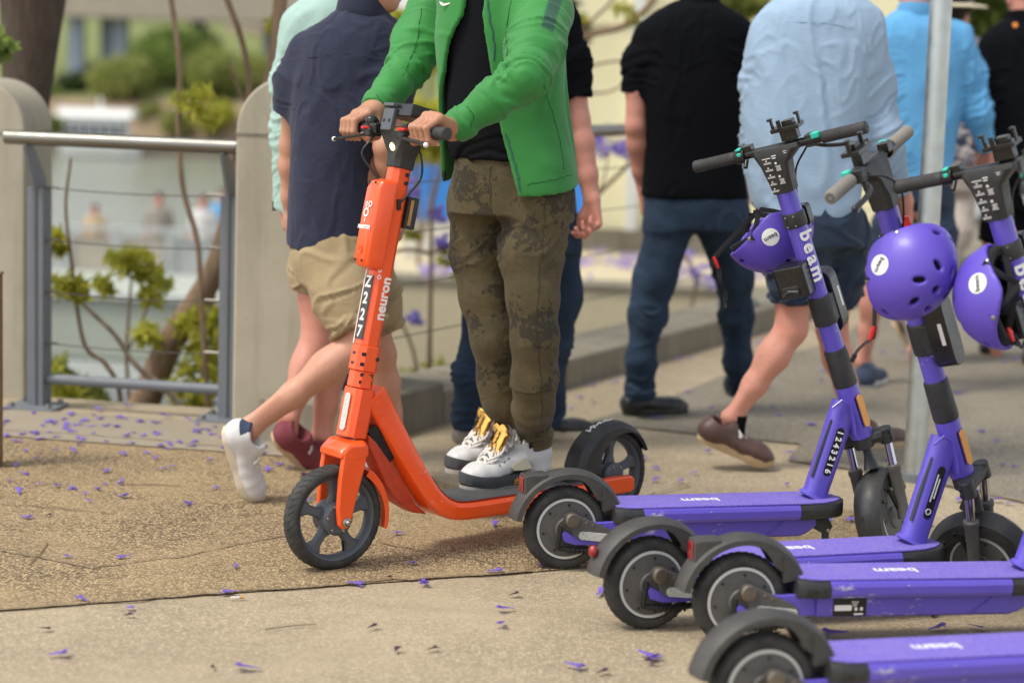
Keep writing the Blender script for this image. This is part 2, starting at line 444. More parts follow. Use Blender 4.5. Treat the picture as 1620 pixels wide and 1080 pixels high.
def limb_folds(vf, a, b, amp, freq, where, width, seed=0.0, reach=0.14):
    """creases across a limb (elbow, knee, ankle): rings round the axis a-b centred on `where` (0..1)"""
    v, f = vf; n = vnormals(v, f); a = A(a); b = A(b); ab = b - a; L = np.linalg.norm(ab); u = ab / L
    w_ = v - a; t = w_ @ u; e = w_ - t[:, None] * u; rad = np.linalg.norm(e, axis=1)
    q = np.stack([t * freq + 0.9 * perlin(v * 9 + seed), perlin(v * 6 + seed + 3) * 0.4, np.zeros(len(v)) + seed], -1)
    q_ = perlin(q * A((1, 1, 1)) + e / (rad[:, None] + 1e-6) * 0.55); r = 1.0 * np.exp(-(q_ / 0.15) ** 2) - 0.75 * np.exp(-((q_ - 0.34) / 0.18) ** 2) + 0.35 * perlin(v * 16 + seed)
    m = np.exp(-((t / L - where) / width) ** 2) * (rad < reach)
    return v + n * (amp * r * m)[:, None], f
def vf_obj(name, vf, mats, parent=None, base=(0, 0, 0), midx=None):
    v, f = vf; return mkobj(name, v - A(base), f, mats, parent, angle=180, midx=midx)

# ------------------------------------------------------------------ anatomy
def add_arm(F, sh, el, wr, s=1.0, k=0.02):
    sh, el, wr = A(sh), A(el), A(wr); m = el + (wr - el) * 0.28
    F.chain([sh, (sh + el) / 2, el], [0.052 * s, 0.047 * s, 0.040 * s], k)
    F.chain([el, m, el + (wr - el) * 0.7, wr], [0.040 * s, 0.043 * s, 0.034 * s, 0.027 * s], k)
def add_leg(F, hip, kn, an, s=1.0, back=(0, -1, 0), k=0.03):
    hip, kn, an = A(hip), A(kn), A(an); bk = nz(back)
    F.chain([hip, hip + (kn - hip) * 0.5, kn], [0.086 * s, 0.070 * s, 0.050 * s], k)
    c = kn + (an - kn) * 0.3
    F.chain([kn, c, kn + (an - kn) * 0.62, an], [0.049 * s, 0.050 * s, 0.038 * s, 0.028 * s], k)
    bk = nz(bk - nz(an - kn) * (bk @ nz(an - kn))); zz_ = nz(kn - an); R_ = np.stack([np.cross(bk, zz_), bk, zz_], 1)
    for sg in (-1, 1): F.ell(c + bk * 0.020 * s + R_[:, 0] * .016 * sg * s + zz_ * .012 * sg, (0.030 * s, 0.034 * s, 0.085 * s), R_, k=0.02)
    F.ell(kn - bk * 0.026 * s, (0.032 * s, 0.026 * s, 0.036 * s), R_, k=0.02); F.cone(c - bk * .036 * s, an - bk * .020 * s, .014 * s, .012 * s, .02)
    F.cone(kn + (an - kn) * .70 + bk * .030 * s, an + bk * .026 * s, .012 * s, .012 * s, .02)
    ax = nz(np.cross(bk, an - kn))
    for sg in (-1, 1): F.ell(an + ax * 0.024 * s * sg, 0.0145 * s, k=0.012)
    F.cone(an, an + nz(an - kn) * 0.045 - bk * 0.03, 0.029 * s, 0.028 * s, k)
FING = [(0.092, 0.030, 0.0088, (0.042, 0.026, 0.021)), (0.096, 0.010, 0.0090, (0.046, 0.029, 0.022)), (0.092, -0.0105, 0.0086, (0.043, 0.027, 0.021)), (0.084, -0.029, 0.0078, (0.033, 0.021, 0.019))]
def add_hand(F, wr, d, n, thumb, curl=(18, 28, 20), s=1.0):
    """relaxed hand: d points to the fingers, n is where the palm faces, thumb the side of the thumb"""
    wr = A(wr); d = nz(d); t_ = A(thumb, float); t_ = nz(t_ - d * (t_ @ d)); n = A(n, float); n = nz(n - d * (n @ d) - t_ * (n @ t_))
    for i, (L, o, r, seg) in enumerate(FING):
        kx = wr + d * L * s + t_ * o * s
        F.cone(wr + t_ * o * 0.45 * s, kx, 0.019 * s, 0.0125 * s, 0.016, f=n, q=0.85)
    F.cone(wr + t_ * 0.014 * s + d * 0.02 * s, wr + d * 0.06 * s + t_ * 0.036 * s + n * 0.012 * s, 0.017 * s, 0.016 * s, 0.012)
    for i, (L, o, r, seg) in enumerate(FING):
        p = wr + d * L * s + t_ * o * s; a = math.radians(6 + 2 * i)
        rr = r * s
        for j in range(3):
            a += math.radians(curl[j] * (1 + 0.18 * i)); q = p + (d * math.cos(a) + n * math.sin(a)) * seg[j] * s
            F.cone(p, q, rr * (1.05 - 0.06 * j), rr * (0.99 - 0.08 * j), 0.0045); p = q
    p = wr + d * 0.03 * s + t_ * 0.026 * s + n * 0.006 * s
    for (dx, tx, nx, ra, rb) in ((0.030, 0.024, 0.012, 0.0135, 0.0105), (0.028, 0.007, 0.010, 0.0105, 0.0095), (0.022, 0.000, 0.008, 0.0095, 0.0075)):
        q = p + (d * dx + t_ * tx + n * nx) * s; F.cone(p, q, ra * s, rb * s, 0.006); p = q
def add_grip_hand(F, c, ax, wr, rb=0.017, angs=(68, 158, 232, 285), rad=(0.024, 0.0145, 0.0105, 0.010), s=1.0, spread=1.0):
    """hand closed over a bar: c on the bar, ax along it towards the thumb, wr the wrist"""
    c = A(c); ax = nz(ax); B = A(wr) - c; B = B - ax * (B @ ax); B = nz(B); N = nz(np.cross(B, ax))
    if N[2] < 0: N = -N
    # B leans up with the wrist: measure angles from the horizontal so the fingers come over the top
    Bh = A((B[0], B[1], 0.0)); Bh = nz(Bh - ax * (Bh @ ax)); N = nz(np.cross(Bh, ax)); N = N if N[2] > 0 else -N; B = Bh
    pt = lambda o, ang, r: c + ax * o + B * (r * math.cos(math.radians(ang))) + N * (r * math.sin(math.radians(ang)))
    offs = [0.031, 0.010, -0.011, -0.031]; tips = []
    for i, o in enumerate(offs):
        sc = (1.0, 1.06, 1.0, 0.86)[i]; r0 = (0.0092, 0.0094, 0.009, 0.0082)[i] * s
        q = [pt(o * spread, angs[j] + (3 if j == 3 else 0) * (i - 1), rb + rad[j] * (sc if j < 3 else 1)) for j in range(4)]
        F.cone(A(wr) + ax * o * 0.5, q[0], 0.020 * s, 0.0125 * s, 0.016)
        for j in range(3): F.cone(q[j], q[j + 1], r0 * (1.08 - 0.06 * j), r0 * (1.0 - 0.07 * j), 0.004)
        F.ell(q[0] + N * 0.003, 0.0115 * s, k=0.006)
        tips.append((q[2], q[3]))
    F.cone(A(wr) + ax * 0.012, pt(0.036, 20, rb + 0.014), 0.02 * s, 0.017 * s, 0.014)
    th = [pt(0.034, 12, rb + 0.016), pt(0.060, -35, rb + 0.013), pt(0.062, -95, rb + 0.010), pt(0.056, -140, rb + 0.009)]
    for j in range(3): F.cone(th[j], th[j + 1], (0.0145, 0.0115, 0.010)[j] * s, (0.0115, 0.010, 0.008)[j] * s, 0.006)
    return tips
def add_head(F, c, f, u, s=1.0):
    """c between the ears; f where the face looks; adds skull, jaw, nose, brow, lips, ears and eye sockets"""
    c = A(c); f = nz(f); u = A(u, float); u = nz(u - f * (f @ u)); r = np.cross(f, u); R = np.stack([r, f, u], 1)
    q = lambda x, y, z: c + (r * x + f * y + u * z) * s
    F.ell(q(0, -0.005, 0.045), A((0.076, 0.096, 0.088)) * s, R, 0.03)
    F.ell(q(0, 0.03, -0.02), A((0.064, 0.068, 0.085)) * s, R, 0.03)
    F.cone(q(0.028, 0.045, -0.085), q(-0.028, 0.045, -0.085), 0.026 * s, 0.026 * s, 0.03)
    for sg in (-1, 1):
        F.cone(q(0.056 * sg, 0.0, -0.055), q(0.026 * sg, 0.065, -0.092), 0.022 * s, 0.02 * s, 0.03)
        F.cone(q(0.014 * sg, 0.092, 0.025), q(0.05 * sg, 0.078, 0.027), 0.011 * s, 0.009 * s, 0.015)
        F.ell(q(0.032 * sg, 0.096, 0.004), A((0.018, 0.012, 0.011)) * s, R, 0.01, 'sub')
        F.ell(q(0.031 * sg, 0.081, 0.004), 0.0135 * s, k=0.002)
        F.ell(q(0.077 * sg, -0.008, -0.005), A((0.010, 0.019, 0.032)) * s, R, 0.008)
        F.ell(q(0.012 * sg, 0.100, -0.033), 0.010 * s, k=0.01)
    F.cone(q(0, 0.092, 0.012), q(0, 0.113, -0.03), 0.009 * s, 0.0125 * s, 0.014)
    F.cone(q(-0.02, 0.088, -0.060), q(0.02, 0.088, -0.060), 0.008 * s, 0.008 * s, 0.008)
    F.cone(q(-0.017, 0.086, -0.070), q(0.017, 0.086, -0.070), 0.009 * s, 0.009 * s, 0.006)
    return q, R
def hair_cap(name, q, R, mat, parent, base, s=1.0, low=-0.02, h=0.006, front=0.075):
    F = Field(h); F.ell(q(0, -0.010, 0.050), A((0.084, 0.103, 0.094)) * s, R, 0.0)
    F.cut(-R[:, 2] - R[:, 1] * 0.55, q(0, -0.02, low)); F.cut(R[:, 1], q(0, front, 0))
    return vf_obj(name, folds(F.mesh(), 0.004, (90, 90, 40)), mat, parent, base)
def px_loft(F, Y, rows, k=0.03, pw=2.3, dz=0.0, op='add'):
    """trunk outline read at distance Y: rows (v, u_left, u_right, depth radius, shift along the view)"""
    st = []
    for row in rows:
        v, ul, ur, ry = row[:4]; dy = row[4] if len(row) > 4 else 0
        a, b = P(ul, v, Y + dy), P(ur, v, Y + dy); st.append(((a[2] + b[2]) / 2 + dz, (a[0] + b[0]) / 2, Y + dy, (b[0] - a[0]) / 2, ry))
    F.loftz(st, k, pw, op); return st

# ------------------------------------------------------------------ shoes
def shoe_frame(heel, toe, roll=0.0, pitchup=None):
    """frame with x from heel to toe; z up out of the shoe"""
    heel = A(heel); x = nz(A(toe) - heel); z = A((0, 0, 1.0)); 
    if pitchup is not None: z = A(pitchup, float)
    y = nz(np.cross(z, x)); z = np.cross(x, y)
    return np.stack([x, y, z], 1), heel
def outline_shoe(L, w_, n=40, toe=1.0):
    """sole outline: x 0..L, y; fuller at the ball, slightly hollow inside"""
    o = []
    xs = [0, 0.03, 0.12, 0.3, 0.5, 0.68, 0.82, 0.93, 0.985, 1.0]; hw = [0.10, 0.52, 0.76, 0.78, 0.80, 1.0, 0.95, 0.70, 0.36, 0.08]
    t = np.linspace(0, 1, n) ** 1.0; t = 0.5 - 0.5 * np.cos(np.pi * t)
    hh = np.interp(t, xs, hw) * w_ / 2
    up = [(t[i] * L, hh[i]) for i in range(n)]; dn = [(t[i] * L, -hh[i]) for i in range(n)][::-1]
    return dn[::-1][:0] + up[::-1] + dn[::-1]
def make_shoe(parent, base, heel, toe, up_mat, sole_mat, L=0.29, w_=0.105, ankle=0.085, sole=0.028, upv=None, name='shoe', h=0.005, lace_mat=None, collar_mat=None, bend=0.0, toecap=None, tone=0.0, foot_dir=1):
    Rm, org = shoe_frame(heel, toe, pitchup=upv)
    def bendp(p):
        """toe break: bend the front third upwards about the ball"""
        p = np.array(p, float)
        if bend:
            x0 = 0.66 * L; a = np.clip((p[..., 0] - x0) / (0.34 * L), 0, 1) * bend; dx = np.maximum(p[..., 0] - x0, 0)
            q = p.copy(); q[..., 0] = np.where(p[..., 0] > x0, x0 + dx * np.cos(a * 0.7) - p[..., 2] * np.sin(a) * 0.9, p[..., 0]); q[..., 2] = np.where(p[..., 0] > x0, p[..., 2] * np.cos(a) + dx * np.sin(a * 0.7), p[..., 2]); p = q
        return p
    tr = lambda p: bendp(p) @ Rm.T + org - A(base)
    F = Field(h); z0 = sole * 0.7
    prof = [(0.045, 0.034, ankle * 0.62), (0.14, 0.039, ankle * 0.66), (0.26, 0.040, ankle * 0.60), (0.40, 0.040, ankle * 0.50), (0.55, 0.042, ankle * 0.36), (0.70, 0.045, 0.024), (0.82, 0.042, 0.020), (0.90, 0.034, 0.016)]
    for i in range(len(prof) - 1):
        a, b = prof[i], prof[i + 1]
        for sg in (-1, 0, 1):
            F.cone((a[0] * L, sg * a[1] * 0.45, z0 + a[2] * 0.7), (b[0] * L, sg * b[1] * 0.45, z0 + b[2] * 0.7), max(a[1] * 0.62, 0.014), max(b[1] * 0.62, 0.014), 0.018)
    # ankle collar
    F.cone((0.13 * L, 0, z0 + 0.02), (0.155 * L, 0, z0 + ankle), 0.044, 0.040, 0.02, flat=True)
    F.cone((0.13 * L, 0, z0 + 0.02), (0.30 * L, 0, z0 + ankle * 0.86), 0.040, 0.033, 0.025)
    F.cut((0, 0, -1), (0, 0, z0 - 0.004))
    F.cone((0.17 * L, 0, z0 + ankle - 0.015), (0.19 * L, 0, z0 + ankle + 0.06), 0.032, 0.034, 0.006, op='sub')
    v, f = F.mesh(); cen = v[f].mean(1); mi = np.zeros(len(f), int); mats = [up_mat]
    if toecap is not None: mats.append(toecap); mi[(cen[:, 0] > 0.84 * L)] = 1
    if collar_mat is not None:
        mats.append(collar_mat); mi[(cen[:, 2] > z0 + ankle * 0.62) & (cen[:, 0] < 0.07 * L)] = len(mats) - 1
    o = mkobj(name, tr(v), f, mats, parent, angle=180, midx=mi)
    m = MB(); ol = outline_shoe(L * 1.02, w_ * 1.04); ol = [(x - 0.01 * L, y) for x, y in ol]
    rings = []
    for zz, g in ((0.0, 0.965), (0.004, 1.0), (sole * 0.8, 1.0), (sole, 0.985)):
        rings.append([tr(A(((x - L / 2) * g + L / 2, y * g, zz + 0.012 * max(0, (x / L - 0.75) / 0.25) ** 2))) for x, y in ol])
    m.loft(rings); so = m.build('sole', sole_mat, o, angle=50)
    if lace_mat is not None:
        m = MB()
        for i in range(5):
            t = i / 4; x = (0.40 + 0.26 * t) * L; z = z0 + ankle * (0.80 - 0.36 * t) + 0.004; hw = 0.021 - 0.003 * t
            m.tube([tr(A((x - 0.004, -hw, z - 0.009))), tr(A((x, -hw * 0.5, z + 0.001))), tr(A((x + 0.004, hw * 0.5, z + 0.002))), tr(A((x + 0.010, hw, z - 0.008)))], 0.0032, 6)
            m.tube([tr(A((x + 0.010, -hw, z - 0.009))), tr(A((x + 0.004, -hw * 0.4, z + 0.003))), tr(A((x, hw * 0.5, z + 0.002))), tr(A((x - 0.004, hw, z - 0.008)))], 0.0032, 6)
        zt = z0 + ankle * 0.84
        for sg in (-1, 1):
            m.tube(smooth_pts([tr(A((0.39 * L, 0, zt))), tr(A((0.41 * L, 0.02 * sg, zt + 0.012))), tr(A((0.45 * L, 0.036 * sg, zt - 0.004))), tr(A((0.42 * L, 0.018 * sg, zt - 0.002))), tr(A((0.39 * L, 0, zt)))], 4), 0.0026, 6)
            m.tube(smooth_pts([tr(A((0.39 * L, 0, zt))), tr(A((0.44 * L, 0.014 * sg, zt + 0.006))), tr(A((0.50 * L, 0.034 * sg, zt - 0.025)))], 4), 0.0024, 6)
        m.build('laces', lace_mat, o)
    return o, tr
# ------------------------------------------------------------------ scooter materials
M = MATS
M['orange'] = m_paint('orange_paint', S(247, 88, 26), 0.3, 0.35, wear=0.22, wearcol=(0.75, 0.5, 0.42), dirt=0.12)
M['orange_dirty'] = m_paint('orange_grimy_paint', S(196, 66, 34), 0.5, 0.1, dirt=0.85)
M['purple'] = m_paint('purple_paint', S(94, 79, 184), 0.33, 0.3, wear=0.62, wearcol=(0.58, 0.56, 0.58), dirt=0.32)
M['purple_tube'] = m_paint('purple_tube_paint', S(97, 82, 190), 0.34, 0.3, wear=0.28, wearcol=(0.62, 0.6, 0.62), dirt=0.2)
M['helmet'] = m_paint('helmet_purple', S(94, 73, 182), 0.42, 0.08, dirt=0.06)
M['black_pl'] = m_plastic('black_plastic', S(40), 0.5, 0.22)
M['gloss_black'] = m_plastic('glossy_black_plastic', S(26), 0.28, 0.12, 0.03)
M['grey_pl'] = m_plastic('worn_dark_grey_plastic', S(60, 58, 56), 0.55, 0.30, 0.15)
M['rubber'] = m_plastic('tyre_rubber', S(44, 43, 42), 0.78, 0.4, 0.25)
M['grip'] = m_plastic('grip_rubber', S(50, 49, 49), 0.7, 0.15, 0.3, 500)
M['grip_grey'] = m_plastic('faded_grip_rubber', S(128, 122, 112), 0.75, 0.2, 0.3, 500)
M['wheel_grey'] = m_plastic('wheel_grey', S(82, 86, 92), 0.5, 0.2, 0.08)
M['hub'] = m_plastic('hub_motor_grey', S(82, 80, 78), 0.5, 0.4, 0.1)
M['ring'] = m_plastic('rim_ring', S(198, 196, 190), 0.4, 0.2, 0.02)
M['steel'] = m_metal('bolt_steel', S(170, 166, 160), 0.3)
M['chrome'] = m_metal('fork_chrome', S(190, 188, 196), 0.16, 0.08)
M['capmetal'] = m_metal('worn_axle_cap', S(128, 120, 110), 0.5, 0.5)
M['white'] = m_plastic('white_lettering', S(235, 232, 226), 0.5, 0.05, 0.02)
M['mat'] = m_plastic('deck_grip_mat', S(72, 72, 72), 0.85, 0.3, 0.6, 700)
M['red_pl'] = m_plastic('red_plastic', S(214, 40, 40), 0.35, 0.05, 0.02)
M['teal_pl'] = m_plastic('teal_plastic', S(40, 190, 165), 0.4, 0.05, 0.02)
M['tan_pl'] = m_metal('bronze_tube', S(206, 160, 98), 0.35, 0.1)
M['idplate'] = m_plastic('number_plate_grey', S(62, 64, 64), 0.6, 0.1, 0.03)
M['amberlit'] = NT('headlamp_lit').set(col=(1, .8, .3), emit=(1.0, 0.82, 0.35), emits=2.2, rough=0.3)
def m_reflector(name, col):
    t = NT(name); v = t.voro(520, 'F1'); c = t.mix(t.ramp(v, [(0.1, 0), (0.8, 1)]), vary(col, 1.15), vary(col, 0.55))
    return t.set(col=c, rough=0.15, coat=0.6, nrm=t.bump(v, 0.5, 0.001))
M['amber'] = m_reflector('amber_reflector', S(244, 160, 20)); M['white_refl'] = m_reflector('white_reflector', S(214, 214, 206)); M['red_refl'] = m_reflector('red_reflector', S(165, 28, 26))
def m_deckmat():
    t = NT('purple_deck_mat'); v = t.voro(1.0, 'F1', t.tc((150, 150, 1)))
    c = t.mix(t.ramp(v, [(0.25, 0), (0.5, 1)]), S(100, 84, 180), S(120, 104, 190)); c = t.mix(t.ramp(t.noise(14, 5, 0.7), [(0.45, 0), (0.8, 0.4)]), c, S(146, 132, 166))
    return t.set(col=c, rough=0.8, nrm=t.bump(v, -0.5, 0.0015))
M['purple_mat'] = m_deckmat()

def arc_band(mb, c, rads, angs, halfw, skirt, th=0.004, n=40, y0=0.0, crown=0.006, chamfer=0.0):
    """mudguard: arched band over a wheel in the x-z plane. rads/halfw/skirt: functions of 0..1 along the arc"""
    rings = []
    for i in range(n + 1):
        t = i / n; a = math.radians(angs[0] + (angs[1] - angs[0]) * t); R = rads(t); w_ = halfw(t); s = skirt(t)
        er = A((math.cos(a), 0, math.sin(a)))
        prof = [(-w_, -s), (-w_, -chamfer - 0.002), (-w_ + 0.006 + chamfer, 0), (0, crown), (w_ - 0.006 - chamfer, 0), (w_, -chamfer - 0.002), (w_, -s),
                (w_ - th, -s), (w_ - th, -chamfer - 0.008), (0, -0.006), (-w_ + th, -chamfer - 0.008), (-w_ + th, -s)]
        rings.append([A(c) + A((0, y0 + y, 0)) + er * (R + r) for y, r in prof])
    mb.loft(rings, cap=True)
def tyre(mb, c, R, w_, bead, groove=True):
    pr = []
    for i in range(15):
        t = math.pi * i / 14; x = -math.cos(t) * w_ / 2; r = R - (w_ / 2) * 0.72 * (1 - math.sin(t) ** 0.8)
        pr.append((r, x))
    pr = [(bead, -w_ * 0.36), (bead + 0.004, -w_ * 0.46)] + pr + [(bead + 0.004, w_ * 0.46), (bead, w_ * 0.36)]
    mb.lathe(pr, c, (0, 1, 0), 72, close=True)
def tread_marks(mb, c, R, w_, n=44, k=1):
    for i in range(n):
        a = 2 * math.pi * i / n
        for sg in (-1, 1):
            p = []
            for j in range(4):
                t = j / 3; aa = a + 0.10 * t; yy = sg * (0.10 + 0.30 * t) * w_; rr = R - (w_ / 2) * 0.72 * (1 - math.sqrt(max(0, 1 - (2 * yy / w_) ** 2)) ** 0.8) + 0.0006
                p.append(A(c) + A((math.cos(aa) * rr, yy, math.sin(aa) * rr)))
            mb.tube(p, 0.0011, 4)

def capsule_outline(L, w_, n=8):
    return rrect(L, w_, w_ / 2 - 1e-4, n)
def plate(mb, org, x, y, ol, th):
    m = frame4(org, x, y); m3 = A(m.to_3x3()); o = A(org); k = len(ol)
    vs = [o + m3 @ A((a, b, 0)) for a, b in ol] + [o + m3 @ A((a, b, th)) for a, b in ol]
    mb.add(vs, [list(range(k))[::-1], list(range(k, 2 * k))] + [(i, (i + 1) % k, k + (i + 1) % k, k + i) for i in range(k)])
def bolt(mb, p, n, r=0.006, h=0.004):
    p = A(p); n = nz(n); mb.tube([p, p + n * h * 0.6, p + n * h], [r, r, r * 0.75], 10)

# ================================================================== ORANGE SCOOTER
def build_orange():
    rear = G(958, 822); front = G(525, 899); d = front - rear; yaw = math.atan2(d[1], d[0])
    root = empty('electric_scooter', (rear[0], rear[1], 0), yaw)
    tag(root, 'bright orange electric scooter ridden by the man in the green jacket', 'scooter')
    Y_ = A((0, 1.0, 0)); up = A((-0.197, 0, 0.98)); fw = A((0.98, 0, 0.197))   # steering axis and the way it faces
    WB, R = 1.05, 0.146; steer_parts = []
    def wheel(name, c, hubr):
        m = MB(); c = A(c)
        m.lathe([(0.113, -0.020), (0.118, -0.024), (0.119, -0.018), (0.112, 0), (0.119, 0.018), (0.118, 0.024), (0.113, 0.020), (0.106, 0.010), (0.106, -0.010)], c, Y_, 64, close=True)
        for i in range(5):
            a = math.radians(72 * i + 20); e = A((math.cos(a), 0, math.sin(a))); tn = A((-math.sin(a), 0, math.cos(a)))
            rings = []
            for rr, hw, hy in ((hubr * 0.7, 0.024, 0.014), (0.060, 0.013, 0.012), (0.085, 0.014, 0.011), (0.110, 0.030, 0.012)):
                rings.append([c + e * rr + tn * s1 * hw * k1 + Y_ * s2 * hy * k2 for s1, s2, k1, k2 in ((-1, -1, 1, .45), (-1, -1, .6, 1), (1, -1, .6, 1), (1, -1, 1, .45), (1, 1, 1, .45), (1, 1, .6, 1), (-1, 1, .6, 1), (-1, 1, 1, .45))])
            m.loft(rings)
        m.lathe([(0.0, -0.036), (hubr * 0.8, -0.036), (hubr, -0.029), (hubr, 0.029), (hubr * 0.8, 0.036), (0.0, 0.036)], c, Y_, 40)
        o = m.build(name, M['wheel_grey'], root, angle=35)
        for i in range(6):
            a = math.radians(60 * i + 8); q = c + A((math.cos(a), 0, math.sin(a))) * hubr * 0.72
        t = MB(); tyre(t, c, R, 0.060, 0.117); tread_marks(t, c, R, 0.060); t.build('tyre', M['rubber'], o, angle=60)
        b = MB()
        for i in range(6):
            a = math.radians(60 * i + 8); q = c + A((math.cos(a), 0, math.sin(a))) * hubr * 0.78
            for sg in (-1, 1): bolt(b, q + Y_ * sg * 0.035, Y_ * sg, 0.004)
        b.build_each('hub_bolt', M['steel'], o)
        v = MB(); a = math.radians(250); q = c + A((math.cos(a), 0, math.sin(a))) * 0.104
        v.tube([q, q - A((math.cos(a), 0, math.sin(a))) * 0.03 + Y_ * 0.012], 0.0035, 8); v.build('valve', M['gloss_black'], o)
        return o
    fwheel = wheel('front_wheel', (WB, 0, R), 0.047); steer_parts.append(fwheel)
    wheel('rear_wheel', (0, 0, R), 0.040)
    # fork: a crown over the tyre and two tapering blades
    ax = lambda z: 1.0 - (z - 0.345) * 0.201          # steering axis x at height z
    m = MB()
    for sg in (-1, 1):
        ol = [(1.030, 0.352), (1.052, 0.335), (1.064, 0.26), (1.070, 0.18), (1.066, 0.132), (1.055, 0.121), (1.040, 0.122), (1.030, 0.135), (1.008, 0.215), (0.985, 0.290), (0.976, 0.345)]
        ol = [(x - 0.012 + 0.010, z) for x, z in ol]
        m.prism(ol, sg * 0.043, sg * 0.062, 'xz')
    sec = lambda x, z0, z1, w_: [A((x, y, z)) for y, z in ((-w_, z0), (-w_, z1 - 0.012), (-w_ + 0.014, z1), (w_ - 0.014, z1), (w_, z1 - 0.012), (w_, z0))]
    m.loft([sec(0.970, 0.318, 0.352, 0.058), sec(0.985, 0.312, 0.362, 0.0635), (sec(1.030, 0.312, 0.362, 0.0635)), sec(1.060, 0.316, 0.340, 0.058)])
    fork = m.build('fork', M['orange'], root, bevel=0.006, bseg=3); steer_parts.append(fork)
    m = MB()
    for sg in (-1, 1):
        bolt(m, (1.043, sg * 0.0625, 0.141), (0, sg, 0), 0.013, 0.006); bolt(m, (1.043, sg * 0.068, 0.141), (0, sg, 0), 0.0085, 0.010)
    m.build_each('axle_nut', M['steel'], fork)
    m = MB(); arc_band(m, (WB, 0, R), lambda t: 0.164, (196, 128), lambda t: 0.034, lambda t: 0.012 + 0.012 * t, crown=0.004)
    ff = m.build('front_mudguard', M['orange'], root, bevel=0.002); steer_parts.append(ff)
    # frame: head tube, swept beam, deck
    m = MB()
    def hsec(z, fx, bx, w_): return [A((ax(z) + x, y, z + x * 0.19)) for x, y in ((fx, -w_ * .7), (fx, w_ * .7), (fx - 0.014, w_), (bx + 0.012, w_), (bx, w_ * .75), (bx, -w_ * .75), (bx + 0.012, -w_), (fx - 0.014, -w_))]
    m.loft([hsec(0.366, 0.030, -0.034, 0.036), hsec(0.42, 0.030, -0.036, 0.037), hsec(0.497, 0.029, -0.032, 0.036)])
    path = [(0.935, 0.480), (0.905, 0.432), (0.862, 0.360), (0.815, 0.283), (0.770, 0.213), (0.735, 0.168), (0.695, 0.138), (0.640, 0.125), (0.50, 0.1225), (0.30, 0.122), (0.17, 0.122)]
    pth = smooth_pts([(x, 0, z) for x, z in path], 5); rings = []
    for i, p in enumerate(pth):
        T = nz(pth[min(i + 1, len(pth) - 1)] - pth[max(i - 1, 0)]); N = nz(A((T[2], 0, -T[0])) * (1 if True else -1)); N = -N if N[2] < 0 else N
        t = min(1, max(0, (p[2] - 0.125) / 0.3)); hw = 0.088 - 0.050 * t ** 0.7; hh = 0.027 + 0.009 * t
        rings.append([p + Y_ * a * hw + N * b * hh for a, b in ((-1, -.55), (-.94, -.9), (-.8, -1), (.8, -1), (.94, -.9), (1, -.55), (1, .45), (.93, .85), (.80, 1), (-.80, 1), (-.93, .85), (-1, .45))])
    m.loft(rings)
    fr = m.build('frame', M['orange'], root, angle=28)
    # grimy shroud under the beam, with a black block put in as the gap's shade
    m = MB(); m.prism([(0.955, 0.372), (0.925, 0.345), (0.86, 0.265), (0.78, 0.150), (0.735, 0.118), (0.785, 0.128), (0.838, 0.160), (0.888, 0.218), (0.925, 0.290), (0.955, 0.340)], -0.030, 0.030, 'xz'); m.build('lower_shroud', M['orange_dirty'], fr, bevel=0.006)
    m = MB(); m.prism([(0.96, 0.385), (0.905, 0.395), (0.85, 0.305), (0.88, 0.28)], -0.027, 0.027, 'xz'); m.build('gap_shade', M['gloss_black'], fr)
    m = MB(); plate(m, A((ax(0.43) + 0.0315, 0.0, 0.437)), (-0.197, 0, 0.98), (0, -1, 0), capsule_outline(0.105, 0.024), 0.003); m.build('white_reflector', M['white_refl'], fr, bevel=0.001)
    # deck mat: flat, turning up at the front
    rings = []
    for i, p in enumerate(pth):
        if p[2] > 0.215: continue
        T = nz(pth[min(i + 1, len(pth) - 1)] - pth[max(i - 1, 0)]); N = A((T[2], 0, -T[0])); N = -N if N[2] < 0 else N
        t = min(1, max(0, (p[2] - 0.125) / 0.3)); hw = 0.076 - 0.050 * t ** 0.7; hh = 0.027 + 0.009 * t
        rings.append([p + N * (hh - 0.002) + Y_ * hw, p + N * (hh + 0.003) + Y_ * hw, p + N * (hh + 0.003) - Y_ * hw, p + N * (hh - 0.002) - Y_ * hw])
    m = MB(); m.loft(rings); m.build('deck_mat', M['mat'], root, angle=30)
    m = MB()
    rim_l = []
    for s_ in (-1, 1):
        m.tube([r_[0 if s_ > 0 else 3] + Y_ * s_ * 0.002 + A((0, 0, 0.002)) for r_ in rings], 0.0018, 6)
    m.tube([rings[0][0] + A((0, 0.002, 0.002)), rings[0][3] + A((0, -0.002, 0.002))], 0.0018, 6)
    m.build('mat_edging', M['red_refl'], root)
    # rear arms and mudguard
    for sg in (-1, 1):
        m = MB(); m.prism([(0.20, 0.148), (0.03, 0.152), (-0.030, 0.150), (-0.044, 0.140), (-0.044, 0.108), (-0.032, 0.100), (0.05, 0.098), (0.20, 0.097)], sg * 0.050, sg * 0.078, 'xz')
        m.build('rear_arm', M['orange'], root, bevel=0.006, bseg=3)
    m = MB(); m.prism([(0.175, 0.149), (0.26, 0.1495), (0.26, 0.097), (0.175, 0.097)], -0.079, 0.079, 'xz'); m.build('arm_bridge', M['orange'], root, bevel=0.005)
    m = MB(); arc_band(m, (0.0, 0, R), lambda t: 0.161 + 0.004 * math.sin(t * 3), (12, 152), lambda t: 0.047 - 0.010 * max(0, t - 0.6), lambda t: 0.072 * max(0.0, 1 - t * 1.25) + 0.014, chamfer=0.014, crown=0.004)
    mg = m.build('rear_mudguard', M['black_pl'], root, angle=25)
    a = math.radians(72); er = A((math.cos(a), 0, math.sin(a)))
